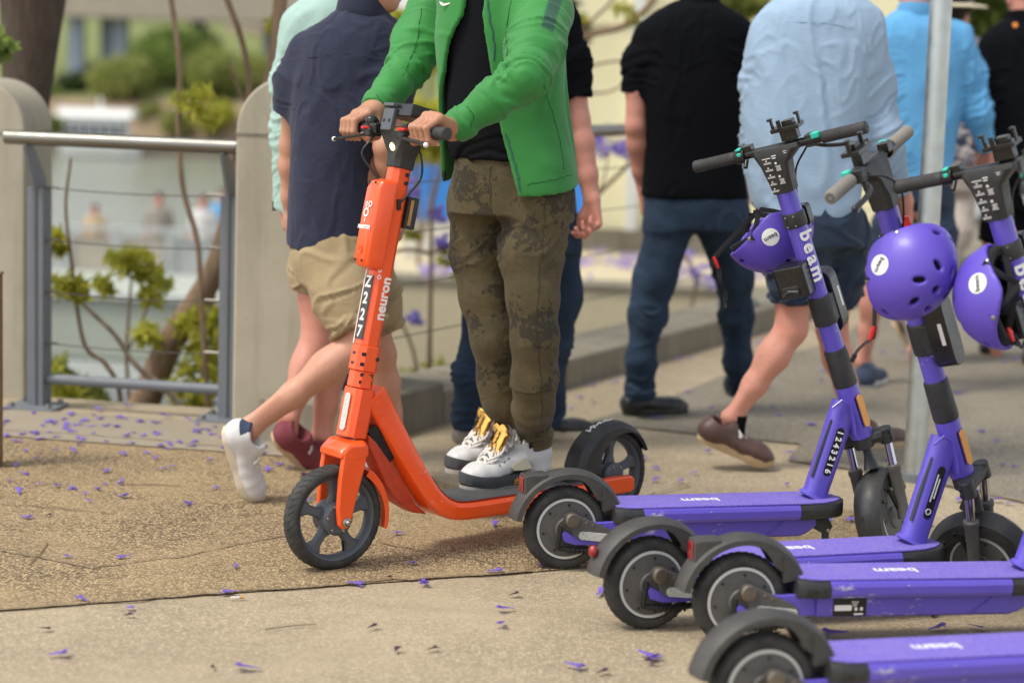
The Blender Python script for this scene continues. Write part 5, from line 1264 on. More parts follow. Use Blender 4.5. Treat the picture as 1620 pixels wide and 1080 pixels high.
def tree(name, label, base, top_blobs, n, size, leafmat, trunk_pts=None, trunk_r=None, bark='bark', group=None, seed=0, cat='tree', branches=()):
    o = empty(name, base); b = A(base); tag(o, label, cat, group)
    if trunk_pts is not None:
        m = MB(); m.tube(smooth_pts([A(p) - b for p in trunk_pts], 4), list(np.interp(np.linspace(0, 1, (len(trunk_pts) - 1) * 4 + 1), np.linspace(0, 1, len(trunk_r)), trunk_r)), 10)
        m.build('trunk' if cat == 'tree' else 'stem', M[bark], o)
        for pts, r0, r1 in branches:
            m = MB(); k = (len(pts) - 1) * 4 + 1; m.tube(smooth_pts([A(p) - b for p in pts], 4), list(np.linspace(r0, r1, k)), 8); m.build('branch', M[bark], o)
    if top_blobs:
        m = MB(); leaf_cloud(m, [(A(c) - b, r) for c, r in top_blobs], n, size, seed); m.build('crown' if cat == 'tree' else 'foliage', leafmat, o, smooth=False)
    return o
# trees on the far bank
fb = 'trees on the far bank'
def far_tree(label, u, v0, v1, wpx, Y, leafmat, seed):
    a, b_ = P(u, v1, Y), P(u, v0, Y); Rr = wpx / pxm(Y) / 2; H_ = b_[2] - a[2]; r_ = random.Random(seed); bl = []
    for k in range(9):
        aa = r_.random() * 6.28; bl.append((A((a[0] + math.cos(aa) * Rr * 0.62 * r_.random(), Y + math.sin(aa) * Rr * .6, a[2] + H_ * (0.35 + 0.42 * r_.random()))), Rr * (0.38 + 0.2 * r_.random())))
    bl.append((A((a[0], Y, a[2] + H_ * 0.75)), Rr * 0.5))
    return tree('bank_tree', label, (a[0], Y, a[2]), bl, 2600, Rr * 0.085, leafmat, [A((a[0], Y, a[2])), A((a[0] + .1, Y, a[2] + H_ * .4)), A((a[0], Y, a[2] + H_ * .75))], [Rr * .09, Rr * .06, Rr * .03], 'bark', fb, seed)
far_tree('round dark green tree on the far bank, left of the hanging stem', 262, 32, 178, 150, 108, M['leaf_mid'], 1)
far_tree('dark green tree on the far bank behind the bent thin stem', 318, 42, 160, 120, 112, M['leaf_mid'], 2)
far_tree('broad olive green bush-like tree on the far bank below the round one', 205, 96, 172, 140, 104, M['leaf_olive'], 3)
far_tree('olive tree on the far bank beside the right concrete pillar', 330, 70, 190, 130, 105, M['leaf_olive'], 4)
far_tree('dark tree on the far bank under the elevated road', 120, 110, 190, 80, 106, M['leaf_dark'], 5)
far_tree('yellow green tree on the far bank above the white boat', 400, 70, 200, 100, 107, M['leaf_olive'], 6)
far_tree('small orange green shrub tree beside the white boat', 240, 165, 206, 70, 101, M['leaf_olive'], 7)
far_tree('low olive bush on the rocks right of the white boat', 275, 170, 225, 70, 99.6, M['leaf_olive'], 8); far_tree('yellow green bush on the rocks near the right pillar', 345, 160, 215, 80, 99.8, M['leaf_lime'], 9)
far_tree('bushy green tree on the far bank behind the left pillar', 60, 120, 200, 90, 104, M['leaf_mid'], 10); far_tree('low green bush on the rocks left of the white boat', 84, 180, 222, 46, 99.6, M['leaf_mid'], 11)
# elevated road
er = empty('elevated_road', (-24, 112, -1)); tag(er, 'grey concrete elevated road on bluish lit columns across the river', 'bridge')
M['far_conc'] = m_concrete('far_road_concrete', (0.42, 0.36, 0.28)); M['bluecol'] = m_concrete('blue_lit_concrete', (0.34, 0.38, 0.46), 0.4, (0.2, 0.22, 0.28))  # bluish light on the road columns is put into their concrete colour
zb = P(170, 28, 112)[2]; m = MB(); x0, x1 = P(60, 28, 112)[0], P(560, 28, 112)[0]; m.box(((x0 + x1) / 2 + 24, 3, zb + 1 + 0.75), (x1 - x0, 9, 1.5)); m.box(((x0 + x1) / 2 + 24, -1.3, zb + 1 + 1.9), (x1 - x0, 0.3, 0.8)); m.build('road_deck', M['far_conc'], er, smooth=False)
for u, dy in ((121, 0), (157, 2.5), (188, 0.5), (300, 3), (420, 2)):
    m = MB(); x = P(u, 100, 112)[0]; m.box((x + 24, dy, (zb - 2) / 2 + 1), (0.75, 0.9, zb + 2)); m.build('column', M['bluecol'], er, smooth=False)
# far buildings behind the road: pale walls with window bands
def far_block(label, u0, u1, v0, v1, Y, mat, rows_, cols_, grp='buildings across the river'):
    a, b_ = P(u0, v1, Y), P(u1, v0, Y); o = empty('apartment_building', ((a[0] + b_[0]) / 2, Y, a[2])); tag(o, label, 'building', grp); W_, H_ = b_[0] - a[0], b_[2] - a[2]
    m = MB(); m.box((0, 4, H_ / 2), (W_, 8, H_)); m.build('wall', mat, o, smooth=False)
    for i in range(rows_):
        for j in range(cols_):
            m = MB(); m.box((-W_ / 2 + (j + .5) * W_ / cols_, -0.02, H_ * (i + .55) / rows_), (W_ / cols_ * .55, 0.12, H_ / rows_ * .5)); m.build('window', M['far_win'], o, smooth=False)
M['far_win'] = NT('far_window').set(col=(0.10, 0.12, 0.15), rough=0.12); M['far_wall'] = m_concrete('far_pale_wall', (0.62, 0.56, 0.47), 0.2); M['far_wall2'] = m_concrete('far_tan_wall', (0.45, 0.36, 0.28), 0.2)
far_block('pale apartment block across the river behind the trees', 270, 352, -60, 130, 150, M['far_wall'], 6, 3); far_block('tan building across the river beside the right pillar', 356, 470, -60, 150, 140, M['far_wall2'], 6, 4)
far_block('bluish grey block across the river between road columns', 60, 200, -50, 150, 160, M['bluecol'], 6, 5)
# boats
M['boat_white'] = m_plastic('boat_white', (0.78, 0.78, 0.74), 0.35, 0.1); M['boat_glass'] = NT('boat_window').set(col=(0.05, 0.06, 0.07), rough=0.08)
def boat(label, u0, u1, vt, vb, Y):
    a, b_ = P(u0, vb, Y), P(u1, vt, Y); L = b_[0] - a[0]; zt = b_[2] - a[2]; o = empty('ferry_boat', ((a[0] + b_[0]) / 2, Y, a[2])); tag(o, label, 'boat')
    m = MB(); m.loft([[A((x, y * k, z)) for y, z in ((-1.0, 0.32 * zt), (-0.7, 0), (0.7, 0), (1.0, 0.32 * zt))] for x, k in ((-L * .48, .8), (-L * .2, 1), (L * .3, 1), (L * .5, .15))]); m.build('hull', M['boat_white'], o)
    m = MB(); m.loft([[A((x, y, z)) for y, z in ((-.85, 0.30 * zt), (-.8, .82 * zt), (.8, .82 * zt), (.85, .30 * zt))] for x in (-L * .40, L * .34)]); cb = m.build('cabin', M['boat_white'], o)
    for k in range(6):
        m = MB(); m.box((-L * .34 + k * L * .125, -.86, .56 * zt), (L * .09, .06, .26 * zt)); m.build('window', M['boat_glass'], cb, smooth=False)
    m = MB(); m.loft([[A((x, y, z)) for y, z in ((-1.0, .84 * zt), (-.8, .95 * zt), (0, zt), (.8, .95 * zt), (1.0, .84 * zt))] for x in (-L * .5, L * .44)]); m.build('canopy', M['boat_white'], o)
    m = MB(); m.tube([(0, 0, zt), (0, 0, zt * 1.22)], .09, 8); m.build('mast', M['boat_white'], o)
boat('white ferry with a pale canopy moored at the far bank', 96, 222, 174, 244, 96)
# near boardwalk with people
M['pontoon'] = m_concrete('pale_green_pontoon', (0.40, 0.43, 0.37), 0.15, (0.33, 0.36, 0.30)); M['bw_rail'] = m_plastic('pale_boardwalk_rail', (0.50, 0.52, 0.50), 0.5)
o = empty('pontoon', (P(230, 520, 24)[0], 24, P(230, 575, 24)[2])); tag(o, 'long pale green grey pontoon below the railing beside the river', 'pontoon'); zp = P(230, 474, 24)[2] - o.location[2]
m = MB(); m.box((-0.3, 1.4, zp / 2), (7.0, 2.8, zp), rotm((0, 0, 1), -4)); m.build('float', M['pontoon'], o, bevel=.06)
m = MB(); m.box((-0.3, -0.02, zp + .035), (7.2, .12, .07), rotm((0, 0, 1), -4)); m.build('fender_rail', M['bw_rail'], o)
bz = P(230, 470, 29)[2]
o = empty('boardwalk', (P(220, 470, 29)[0], 29, bz)); tag(o, 'pale timber boardwalk with posts beyond the pontoon', 'boardwalk'); M['bw_deck'] = m_concrete('pale_boardwalk', (0.55, 0.50, 0.40), 0.2)
m = MB(); m.box((0, 1.0, -.15), (9, 3.0, .3)); m.build('deck', M['bw_deck'], o); 
for k in range(12):
    m = MB(); m.box((-4 + k * .75, -0.42, .50), (.10, .10, 1.0)); m.build('post', M['bw_rail'], o)
for k in range(11):
    m = MB(); m.box((-4 + k * .75 + .375, -0.40, .55), (.58, .02, .72)); m.build('infill_panel', [M['bw_rail'], M['bw_deck'], M['far_wall']][k % 3], o)
m = MB(); m.box((0, -.42, 1.03), (9, .12, .06)); m.build('handrail', M['bw_rail'], o)

# ------------------------------------------------------------------ rail, pillars, kerb
def pillar(label, c, w_, h0, dpt, seed):
    o = empty('concrete_pillar', (c[0], c[1], 0)); tag(o, label, 'pillar', 'round topped concrete pillars by the railing'); ang = math.atan2(rd[1], rd[0]) * 0.55
    R3 = rotm((0, 0, 1), math.degrees(ang)); ol = [(-w_ / 2, -.3), (w_ / 2, -.3)] + [(w_ / 2 * math.cos(t), h0 + w_ / 2 * 1.0 * math.sin(t)) for t in np.linspace(0, math.pi, 25)]
    m = MB(); m.prism(ol, -dpt / 2, dpt / 2, 'xz', (0, 0, 0), R3); m.build('shaft', M['pillar'], o, bevel=.012, bseg=2, angle=30)
    m = MB(); m.box(R3 @ A((0, 0, h0 - .012)), (w_ + .006, dpt + .006, .008), R3); m.build('seam', M['kerb'], o)
    return o
pillar('left round topped concrete pillar in front of the dark tree trunk', P(-12, 400, 7.95), .385, P(60, 205, 7.9)[2], .34, 1)
pillar('right round topped concrete pillar behind the walking man in navy', P(472, 400, 7.36), .40, P(385, 207, 7.2)[2], .36, 2)
o = empty('railing', LP); tag(o, 'galvanised railing with stainless handrail and wires between the two pillars', 'railing', 'galvanised wire railings'); lb = lambda p: A(p) - LP
def post(parent, b, along, away, zb_, ztop, name='post'):
    """flat bar post with a bent head leaning in towards the path"""
    m = MB(); pts = [(0.05, 0), (0.05, ztop - .17), (-0.085, ztop - .02), (-0.14, ztop - .035), (-0.05, ztop - .215), (-0.05, 0)]
    vs = []
    for s_ in (-1, 1): vs += [A(b) + away * a + A((0, 0, zb_ + z)) + along * s_ * .007 for a, z in pts]
    k = len(pts); m.add(vs, [list(range(k))[::-1], list(range(k, 2 * k))] + [(i, (i + 1) % k, k + (i + 1) % k, k + i) for i in range(k)])
    for s_ in (-1, 1):      # flanges of the channel
        m.box(A(b) + along * s_ * .019 + away * (-.0) + A((0, 0, zb_ + (ztop - .2) / 2)), (.026, .085, ztop - .2), A([along, away, (0, 0, 1)]).T)
    po = m.build(name, M['galv'], parent, bevel=.002)
    m = MB(); m.box(A(b) + A((0, 0, zb_ + .008)) - away * .03, (.20, .17, .016), A([along, away, (0, 0, 1)]).T); bp_ = m.build('base_plate', M['galv'], po, bevel=.002)
    m = MB()
    for i, j in ((-1, -1), (1, -1), (-1, 1), (1, 1)): bolt(m, A(b) + along * .075 * i + away * (-.03 + .06 * j) + A((0, 0, zb_ + .016)), (0, 0, 1), .012, .016)
    m.build_each('base_bolt', M['stainless'], bp_)
    return po
HR = 1.045; hz = P(180, 222, (LP[1] + RP[1]) / 2)[2]
for b in (LP, RP): post(o, lb(b), rd, rn, 0, hz + .01)
head = -rn * .115 + A((0, 0, hz + 0.0))
m = MB(); m.tube([lb(LP) + head - rd * .085, lb(RP) + head + rd * .055], .0265, 24); m.build('handrail', M['stainless'], o)
m = MB(); m.lathe([(0, .002), (.0225, .0015), (.0235, 0)], lb(RP) + head + rd * .055, rd, 20); m.build('end_cap', M['galv'], o)
m = MB(); m.tube([lb(LP) + A((0, 0, .115)), lb(RP) + A((0, 0, .115))], .021, 14); m.build('bottom_rail', M['galv'], o)
for z in (.255, .455, .655, .855):
    m = MB(); a, b = lb(LP) + A((0, 0, z)), lb(RP) + A((0, 0, z)); m.tube([a + (b - a) * t - A((0, 0, .012 * 4 * t * (1 - t))) for t in np.linspace(0, 1, 9)], .0022, 6); w1 = m.build('wire', M['cable'], o)
    m = MB(); m.tube([a + rd * .028, a + rd * .075], .0045, 8); m.tube([b - rd * .10, b - rd * .028], .0055, 8); m.build_each('wire_fitting', M['stainless'], w1)
    m = MB()
    for q in (a, b): bolt(m, q - rn * .037, -rn, .009, .008); bolt(m, q + rd * .036 - rn * 0.0, rd, .009, .008)
    m.build_each('wire_bolt', M['stainless'], w1)
# kerb wall in blocks
KB = 'blocks of the low kerb wall'
def kerb_block(s0, s1, h_, w_, lab):
    o = empty('kerb_block', K0 + kd * (s0 + s1) / 2); tag(o, lab, 'kerb', KB); a = kd * (s1 - s0) / 2
    m = MB(); m.loft([[(-a if e == 0 else a) + kn * x + A((0, 0, z)) for x, z in ((0, -.05), (0.0, h_ * .94), (.012, h_), (w_ - .012, h_), (w_, h_ * .94), (w_, -.05))] for e in (0, 1)]); return m.build('body', M['kerb'], o, bevel=.006, angle=30)
m = None
kerb_block(-0.42, .30, .165, .36, 'mossy end block of the low concrete kerb under the railing post'); ss = [.304, 1.35, 2.4, 3.45, 4.5, 6.5, 9, 13, 20]
for i, (a, b) in enumerate(zip(ss[:-1], ss[1:])): kerb_block(a, b - .006, .130, .34, 'long weathered concrete block of the low kerb wall along the path')
o = empty('railing', K0 + kd * .0); tag(o, 'galvanised wire railing running away along the low kerb wall', 'railing', 'galvanised wire railings'); b0 = A(o.location)
sp = [-.10, 3.62, 6.4, 9.2]
pb = [kd * s + kn * .17 for s in sp]
hz2 = P(965, 203, K0[1] + 1.9)[2]
for q in pb: post(o, q, kd, kn, .14 if q is not pb[0] else .165, hz2 - .14)
m = MB(); m.tube([pb[0] - kn * .10 + A((0, 0, hz2)) - kd * .05, pb[-1] - kn * .10 + A((0, 0, hz2)) + kd * 3], .0265, 20); m.build('handrail', M['stainless'], o)
for z in (.33, .53, .73, .92):
    m = MB(); m.tube([pb[0] + A((0, 0, z)), pb[1] + A((0, 0, z - .008)), pb[2] + A((0, 0, z)), pb[3] + A((0, 0, z))], .0024, 6); w1 = m.build('wire', M['cable'], o)
    m = MB(); m.tube([pb[0] + A((0, 0, z)) + kd * .03, pb[0] + A((0, 0, z)) + kd * .11], .006, 8); bolt(m, pb[0] + A((0, 0, z)) - kn * .037, -kn, .010, .010); m.build_each('wire_fitting', M['stainless'], w1)
# wooden post at the very left, sign pole on the right
g = G(-4, 738); o = empty('wooden_post', g); tag(o, 'brown timber post at the left edge of the paving', 'post'); M['timber'] = m_bark('weathered_timber', (0.26, 0.17, 0.075)); m = MB(); m.box((-.03, 0, .32), (.08, .08, .64)); m.build('shaft', M['timber'], o, bevel=.006); m = MB(); m.box((-.03, 0, .645), (.086, .086, .012)); m.build('cap', M['timber'], o, bevel=.004)
pb_, pt_ = G(1446, 760), P(1489, 0, 6.86); o = empty('sign_pole', pb_); tag(o, 'grey galvanised sign pole with a torn tan sticker, behind the scooters', 'pole'); dp = (pt_ - pb_) * 1.35
m = MB(); m.tube([A((0, 0, -.05)), dp * .33, dp * .66, dp], .038, 24); m.build('shaft', M['galv_pole'], o)
st0 = P(1484, 84, 6.86) - pb_; M['sticker'] = m_plastic('torn_sticker', (0.50, 0.42, 0.28), 0.8); m = MB(); rr_ = random.Random(3); rg = []
for k in range(14):
    a = math.radians(-150 + 130 * k / 13); e = A((math.cos(a), math.sin(a), 0)) * .0388; rg.append((st0 + e - A((0, 0, .022 + .010 * rr_.random())), st0 + e + A((0, 0, .018 + .008 * rr_.random()))))
m.add([p for q in rg for p in q], [(2 * i, 2 * i + 2, 2 * i + 3, 2 * i + 1) for i in range(13)]); m.build('sticker', M['sticker'], o)
m = MB(); m.tube([A((0, 0, 0)), A((0, 0, .03))], .05, 20); m.build('foot_collar', M['galv'], o)

# ------------------------------------------------------------------ right background: terrace, cream building, hedge
tz = -0.30; sheet('terrace', [P(585, 448, 15.0), P(1330, 448, 15.0), A((6.2, 21, 0)), A((-3.0, 21, 0))], tz, M['beige'])
tL, tR = P(585, 448, 15.0)[0], P(1330, 448, 15)[0]
o = empty('retaining_wall', ((tL + tR) / 2, 15, -3)); tag(o, 'beige retaining wall beyond the kerb, strewn with blossom', 'wall'); m = MB(); m.box((0, .14, 1.335), (tR - tL, .28, 2.67)); m.build('face', M['beige'], o); m = MB(); m.box((0, .16, 2.69), (tR - tL + .04, .36, .05)); m.build('coping', M['kerb'], o, bevel=.01)
bL, bR = P(905, 200, 17.8)[0], P(1420, 200, 17.8)[0]
o = empty('cream_building', ((bL + bR) / 2, 17.8, tz)); tag(o, 'pale cream painted building beyond the railing', 'building'); m = MB(); m.box((0, 2, 3.2), (bR - bL, 4, 6.4)); m.build('wall', M['cream'], o)
m = MB(); m.box(((P(1003, 200, 17.8)[0] - (bL + bR) / 2), -.05, 3.2), (.10, .10, 6.4)); m.build('pilaster', M['boat_white'], o)
for z in (1.0, 2.0, 3.0): m = MB(); m.box((0, -.012, z), (bR - bL, .02, .02)); m.build('board_joint', M['beige'], o)
m = MB(); m.box((0, -.06, .10), (bR - bL, .10, .20)); m.build('plinth', M['kerb'], o)
o = empty('barrier', (P(780, 300, 16.6)[0], 16.6, tz)); tag(o, 'bright blue barrier board standing on the terrace behind the rider', 'barrier'); M['blue_board'] = m_plastic('blue_board', S(60, 140, 225), 0.5, 0.1); M['pale_board'] = m_plastic('pale_board', S(214, 210, 196), 0.6, 0.1)
W_ = P(928, 300, 16.6)[0] - P(636, 300, 16.6)[0]; zA, zB = P(780, 352, 16.6)[2] - tz, P(780, 266, 16.6)[2] - tz
m = MB(); m.box((0, 0, (zA + zB) / 2), (W_, .05, zB - zA)); m.build('blue_panel', M['blue_board'], o); m = MB(); m.box((0, .01, zA / 2), (W_ * .96, .04, zA - .02)); m.build('lower_board', M['pale_board'], o)
for x in (-W_ * .45, 0, W_ * .45): m = MB(); m.box((x, 0.06, zB / 2), (.05, .05, zB)); m.build('stake', M['galv'], o)
# shrubs and hedges behind
def shrub(name, label, u, v, Y, rpx, mat, n, size, seed, zb_=None, grp=None, nb=5, sq=1.0):
    c = P(u, v, Y); R_ = rpx / pxm(Y); r_ = random.Random(seed); bl = [(c + A((r_.uniform(-.6, .6) * R_, r_.uniform(-.4, .4) * R_, r_.uniform(-.5, .5) * R_ * sq)), R_ * r_.uniform(.4, .6)) for _ in range(nb)]
    zb_ = c[2] - R_ * 1.4 if zb_ is None else zb_
    br = [([A((c[0], Y, zb_ + .1)), (A((c[0], Y, zb_)) + A(b[0])) / 2 + A((.02, 0, 0)), A(b[0])], .010 * R_ / .3 + .002, .004) for b in bl[1:]]
    return tree(name, label, (c[0], Y, zb_), bl, n, size, mat, [A((c[0], Y, zb_)), (A((c[0], Y, zb_)) + A(bl[0][0])) / 2, A(bl[0][0])], [.014 * R_ / .3 + .004, .008, .004], 'bark_tan', grp, seed, 'shrub', br)
hg = 'bushes behind the walking group'
shrub('hedge', 'large dark green bush behind the man in black at the top right', 1585, 5, 22, 90, M['leaf_mid'], 2600, .10, 21, 0, hg, 8); shrub('hedge', 'lime green bush beside the pale blue shirt collar', 1392, 15, 21, 60, M['leaf_lime'], 1500, .08, 22, 0, hg, 6)
shrub('hedge', 'olive bush above the shoulder of the man in the black tee', 1165, 8, 16.8, 55, M['leaf_olive'], 1200, .07, 23, tz, hg, 6); shrub('hedge', 'dark olive bush behind the green sleeve', 880, 30, 16.9, 62, M['leaf_dark'], 1500, .07, 24, tz, hg, 6)
shrub('hedge', 'yellow green bush behind the head of the navy shirted man', 668, 200, 16.0, 55, M['leaf_lime'], 900, .07, 25, tz, hg, 6); shrub('hedge', 'pale lime bush high above the scooter handlebar', 655, 70, 17.5, 60, M['leaf_lime'], 900, .08, 26, tz, hg, 6)
shrub('hedge', 'broad green bush at the end of the path on the right', 1500, 40, 26, 100, M['leaf_olive'], 2600, .11, 27, 0, hg, 8)
o = empty('garden_wall', (P(1500, 200, 30)[0], 30, 0)); tag(o, 'low tan wall at the far end of the path', 'wall'); m = MB(); m.box((1.5, .2, .75), (14, .4, 1.5)); m.build('face', M['beige'], o); m = MB(); m.box((1.5, .2, 1.53), (14.1, .5, .06)); m.build('coping', M['kerb'], o)
o = empty('pale_house', (P(1200, -40, 40)[0], 40, 0)); tag(o, 'pale tan building far behind the man in the black tee', 'building'); m = MB(); m.box((0, 3, 4), (9, 6, 8)); m.build('wall', M['far_wall2'], o)
for k in range(4): m = MB(); m.box((-3.4 + 2.2 * k, -.02, 3.6), (1.1, .1, 1.4)); m.build('window', M['far_win'], o)
# ------------------------------------------------------------------ trees and stems beyond the railing
tb = P(58, 300, 8.9); o = empty('tree', (tb[0], 8.9, -1.0)); tag(o, 'thick dark barked tree trunk behind the left pillar', 'tree'); m = MB(); b = A(o.location)
rg = []
for i, (u0, u1, v) in enumerate(((0, 52, 420), (8, 66, 300), (8, 72, 200), (8, 88, 100), (4, 102, 20), (-6, 112, -60), (-20, 124, -140))):
    a, c_ = P(u0, v, 8.9), P(u1, v, 8.9); ce = (a + c_) / 2 - b; R_ = (c_[0] - a[0]) / 2; rg.append([ce + A((math.cos(t) * R_ * (1 + .06 * math.sin(5 * t + i)), math.sin(t) * R_, 0)) for t in np.linspace(0, 6.283, 25)[:-1]])
m.loft(rg); m.build('trunk', M['bark'], o)
m = MB(); cc = P(58, -200, 8.9) - b; leaf_cloud(m, [(cc + A((x, y, z)), .6) for x, y, z in ((0, 0, .5), (-.7, .2, .6), (.8, .1, .9), (0, .6, 1.0), (.3, -.4, 1.2))], 2600, .07, 40); m.build('crown', M['leaf_mid'], o, smooth=False)
shrub('climbing_plant', 'bright green leaves hanging at the top left corner over the pillar', 2, 70, 8.3, 34, M['leaf_mid'], 130, .040, 31, 0.2, None, 5, 1.6)
def stem(label, px, Y, r0, r1, mat, name='sapling', leaves=(), leafmat='leaf_lime', grp='saplings beyond the railing', size=.030, n=70, branches=(), zb_=None, blos=()):
    pts = [P(u, v, Y) for u, v in px]; base = pts[0]; o = empty(name, base); tag(o, label, 'sapling', grp)
    m = MB(); k = (len(pts) - 1) * 5 + 1; m.tube(smooth_pts([p - base for p in pts], 5), list(np.linspace(r0, r1, k)), 10); m.build('trunk', M[mat], o)
    for bpx, b0, b1 in branches:
        m = MB(); q = [P(u, v, Y) - base for u, v in bpx]; m.tube(smooth_pts(q, 5), list(np.linspace(b0, b1, (len(q) - 1) * 5 + 1)), 8); m.build('branch', M[mat], o)
    for i, (u, v, rp) in enumerate(leaves):
        m = MB(); c = P(u, v, Y) - base; R_ = rp / pxm(Y); leaf_cloud(m, [(c, R_ * .8), (c + A((R_ * .7, 0, -R_ * .35)), R_ * .5), (c + A((-R_ * .7, .03, R_ * .2)), R_ * .5), (c + A((R_ * .1, .03, R_ * .7)), R_ * .4)], n, size * .62, 50 + i, stretch=4.2); m.build('foliage', M[leafmat], o, smooth=False)
    for i, (u, v, rp) in enumerate(blos):
        m = MB(); c = P(u, v, Y) - base; R_ = rp / pxm(Y); leaf_cloud(m, [(c, R_ * .7), (c + A((R_ * .7, 0, -R_ * .3)), R_ * .55), (c + A((-R_ * .6, .03, R_ * .25)), R_ * .5), (c + A((R_ * .2, .03, R_ * .8)), R_ * .4)], 110, .020, 80 + i, stretch=1.6); m.build('blossom', M['blossom'], o, smooth=False)
    return o
stem('thick leaning tan trunk behind the left railing', [(205, 690), (235, 622), (268, 545), (312, 478), (345, 415), (372, 320), (412, 200), (436, 90), (446, -40), (450, -160)], 9.0, .075, .024, 'bark_tan', 'leaning_tree', [(452, -190, 70)], size=.05, n=200)
stem('thin dark stem curving down behind the left half of the railing', [(192, 650), (186, 608), (165, 574), (135, 548), (121, 480), (114, 420), (104, 330), (112, 250)], 8.5, .012, .006, 'bark_tan', leaves=[(86, 388, 20), (104, 452, 26), (122, 462, 20), (80, 610, 44), (110, 640, 40)], size=.035)
stem('pale stem crossing low behind the left railing', [(285, 650), (268, 620), (215, 578), (182, 530), (140, 490), (118, 470)], 8.6, .016, .007, 'bark_pale')
stem('long hanging thin stem in the middle of the left railing', [(330, 660), (318, 470), (312, 380), (290, 300), (282, 200), (284, 100), (268, -20)], 8.8, .012, .012, 'bark_tan', leaves=[(318, 175, 36), (300, 160, 26)])
stem('bent thin stem beside the right pillar', [(352, 640), (336, 480), (372, 240), (394, 150), (384, 70), (352, -20)], 9.2, .014, .014, 'bark_tan', branches=[([(394, 170), (376, 140), (365, 95)], .010, .006)], leaves=[(438, 40, 22)])
stem('small lime green bush behind the middle wires of the left railing', [(205, 640), (200, 560), (205, 480), (208, 440)], 9.4, .010, .006, 'bark_tan', 'young_shrub', [(205, 425, 30), (190, 410, 22), (225, 418, 22), (245, 442, 24), (165, 452, 16), (236, 470, 20)], size=.034, branches=[([(200, 560), (232, 490), (246, 445)], .007, .004)])
stem('yellow green bush low against the right post of the left railing', [(320, 690), (322, 600), (318, 540)], 8.9, .012, .006, 'bark_tan', 'young_shrub', [(310, 520, 34), (335, 560, 34), (320, 600, 44), (300, 630, 36), (345, 510, 22), (232, 530, 16)], 'leaf_lime', size=.040, n=90)
stem('dark leafy shrub low behind the bottom rail of the left railing', [(140, 720), (120, 640), (100, 600)], 8.7, .012, .006, 'bark_tan', 'young_shrub', [(90, 600, 34), (120, 625, 36), (150, 640, 30)], 'leaf_olive', size=.040, n=90)
# jacaranda saplings in front of the cream wall
stem('bare branching jacaranda with purple blossom in front of the cream wall', [(905, 560), (900, 430), (930, 330), (985, 270), (1015, 235)], 11.2, .020, .008, 'bark_tan', 'jacaranda', [(1000, 30, 16), (905, 20, 20), (985, 15, 14)], 'leaf_lime', 'jacaranda saplings beyond the kerb', .034, 26,
     [([(900, 430), (880, 250), (882, 120), (920, 62), (985, 42), (1030, 5), (1050, -40)], .020, .018), ([(885, 130), (915, 112), (965, 98), (1005, 98)], .010, .006), ([(884, 170), (925, 150), (965, 145), (1000, 125)], .010, .005), ([(905, 80), (930, 40), (965, 5), (985, -30)], .010, .008), ([(930, 330), (955, 285), (962, 240)], .007, .004)], blos=[(962, 228, 30), (940, 235, 20), (985, 240, 18)])
stem('thin grey jacaranda stems behind the orange scooter', [(678, 640), (680, 540), (682, 430), (684, 330), (700, 250), (712, 150)], 10.4, .014, .008, 'bark_tan', 'jacaranda', [(705, 410, 14), (650, 370, 12), (735, 440, 14), (690, 590, 26), (655, 600, 22)], 'leaf_lime', 'jacaranda saplings beyond the kerb', .035, 40,
     [([(682, 400), (640, 395), (600, 405), (560, 400)], .012, .006), ([(662, 640), (655, 560), (630, 500), (610, 470)], .013, .006), ([(683, 400), (740, 380), (790, 385)], .013, .007)], blos=[(645, 300, 18), (636, 330, 20), (692, 342, 15), (600, 340, 18), (655, 505, 12), (700, 385, 13)])
stem('jacaranda stem bending behind the striding man in pale blue', [(1085, 520), (1100, 440), (1075, 380), (1120, 330)], 12.0, .012, .008, 'bark_tan', 'jacaranda', [], 'leaf_lime', 'jacaranda saplings beyond the kerb', blos=[(1080, 420, 26), (1110, 440, 22)])
# fallen blossom heaped on the terrace edge: nobody could count it
m = MB(); r_ = np.random.RandomState(8)
for k in range(900):
    u, v = r_.uniform(600, 1300), r_.normal(428, 11); g = G(u, min(446, max(400, v)), tz); a = nz(r_.normal(size=3)); b = nz(np.cross(a, r_.normal(size=3))); s = .035
    if perlin(A([[g[0] * 1.6, g[1] * .8, 0]]))[0] < -0.05: continue
    g = g + A((0, 0, .03 + .03 * r_.random())); m.add([g - a * s, g + b * s * .6, g + a * s, g - b * s * .6], [(0, 1, 2, 3)])
tag(m.build('fallen_blossom', M['blossom'], smooth=False), 'drift of fallen purple blossom along the terrace edge', 'blossom', kind='stuff')

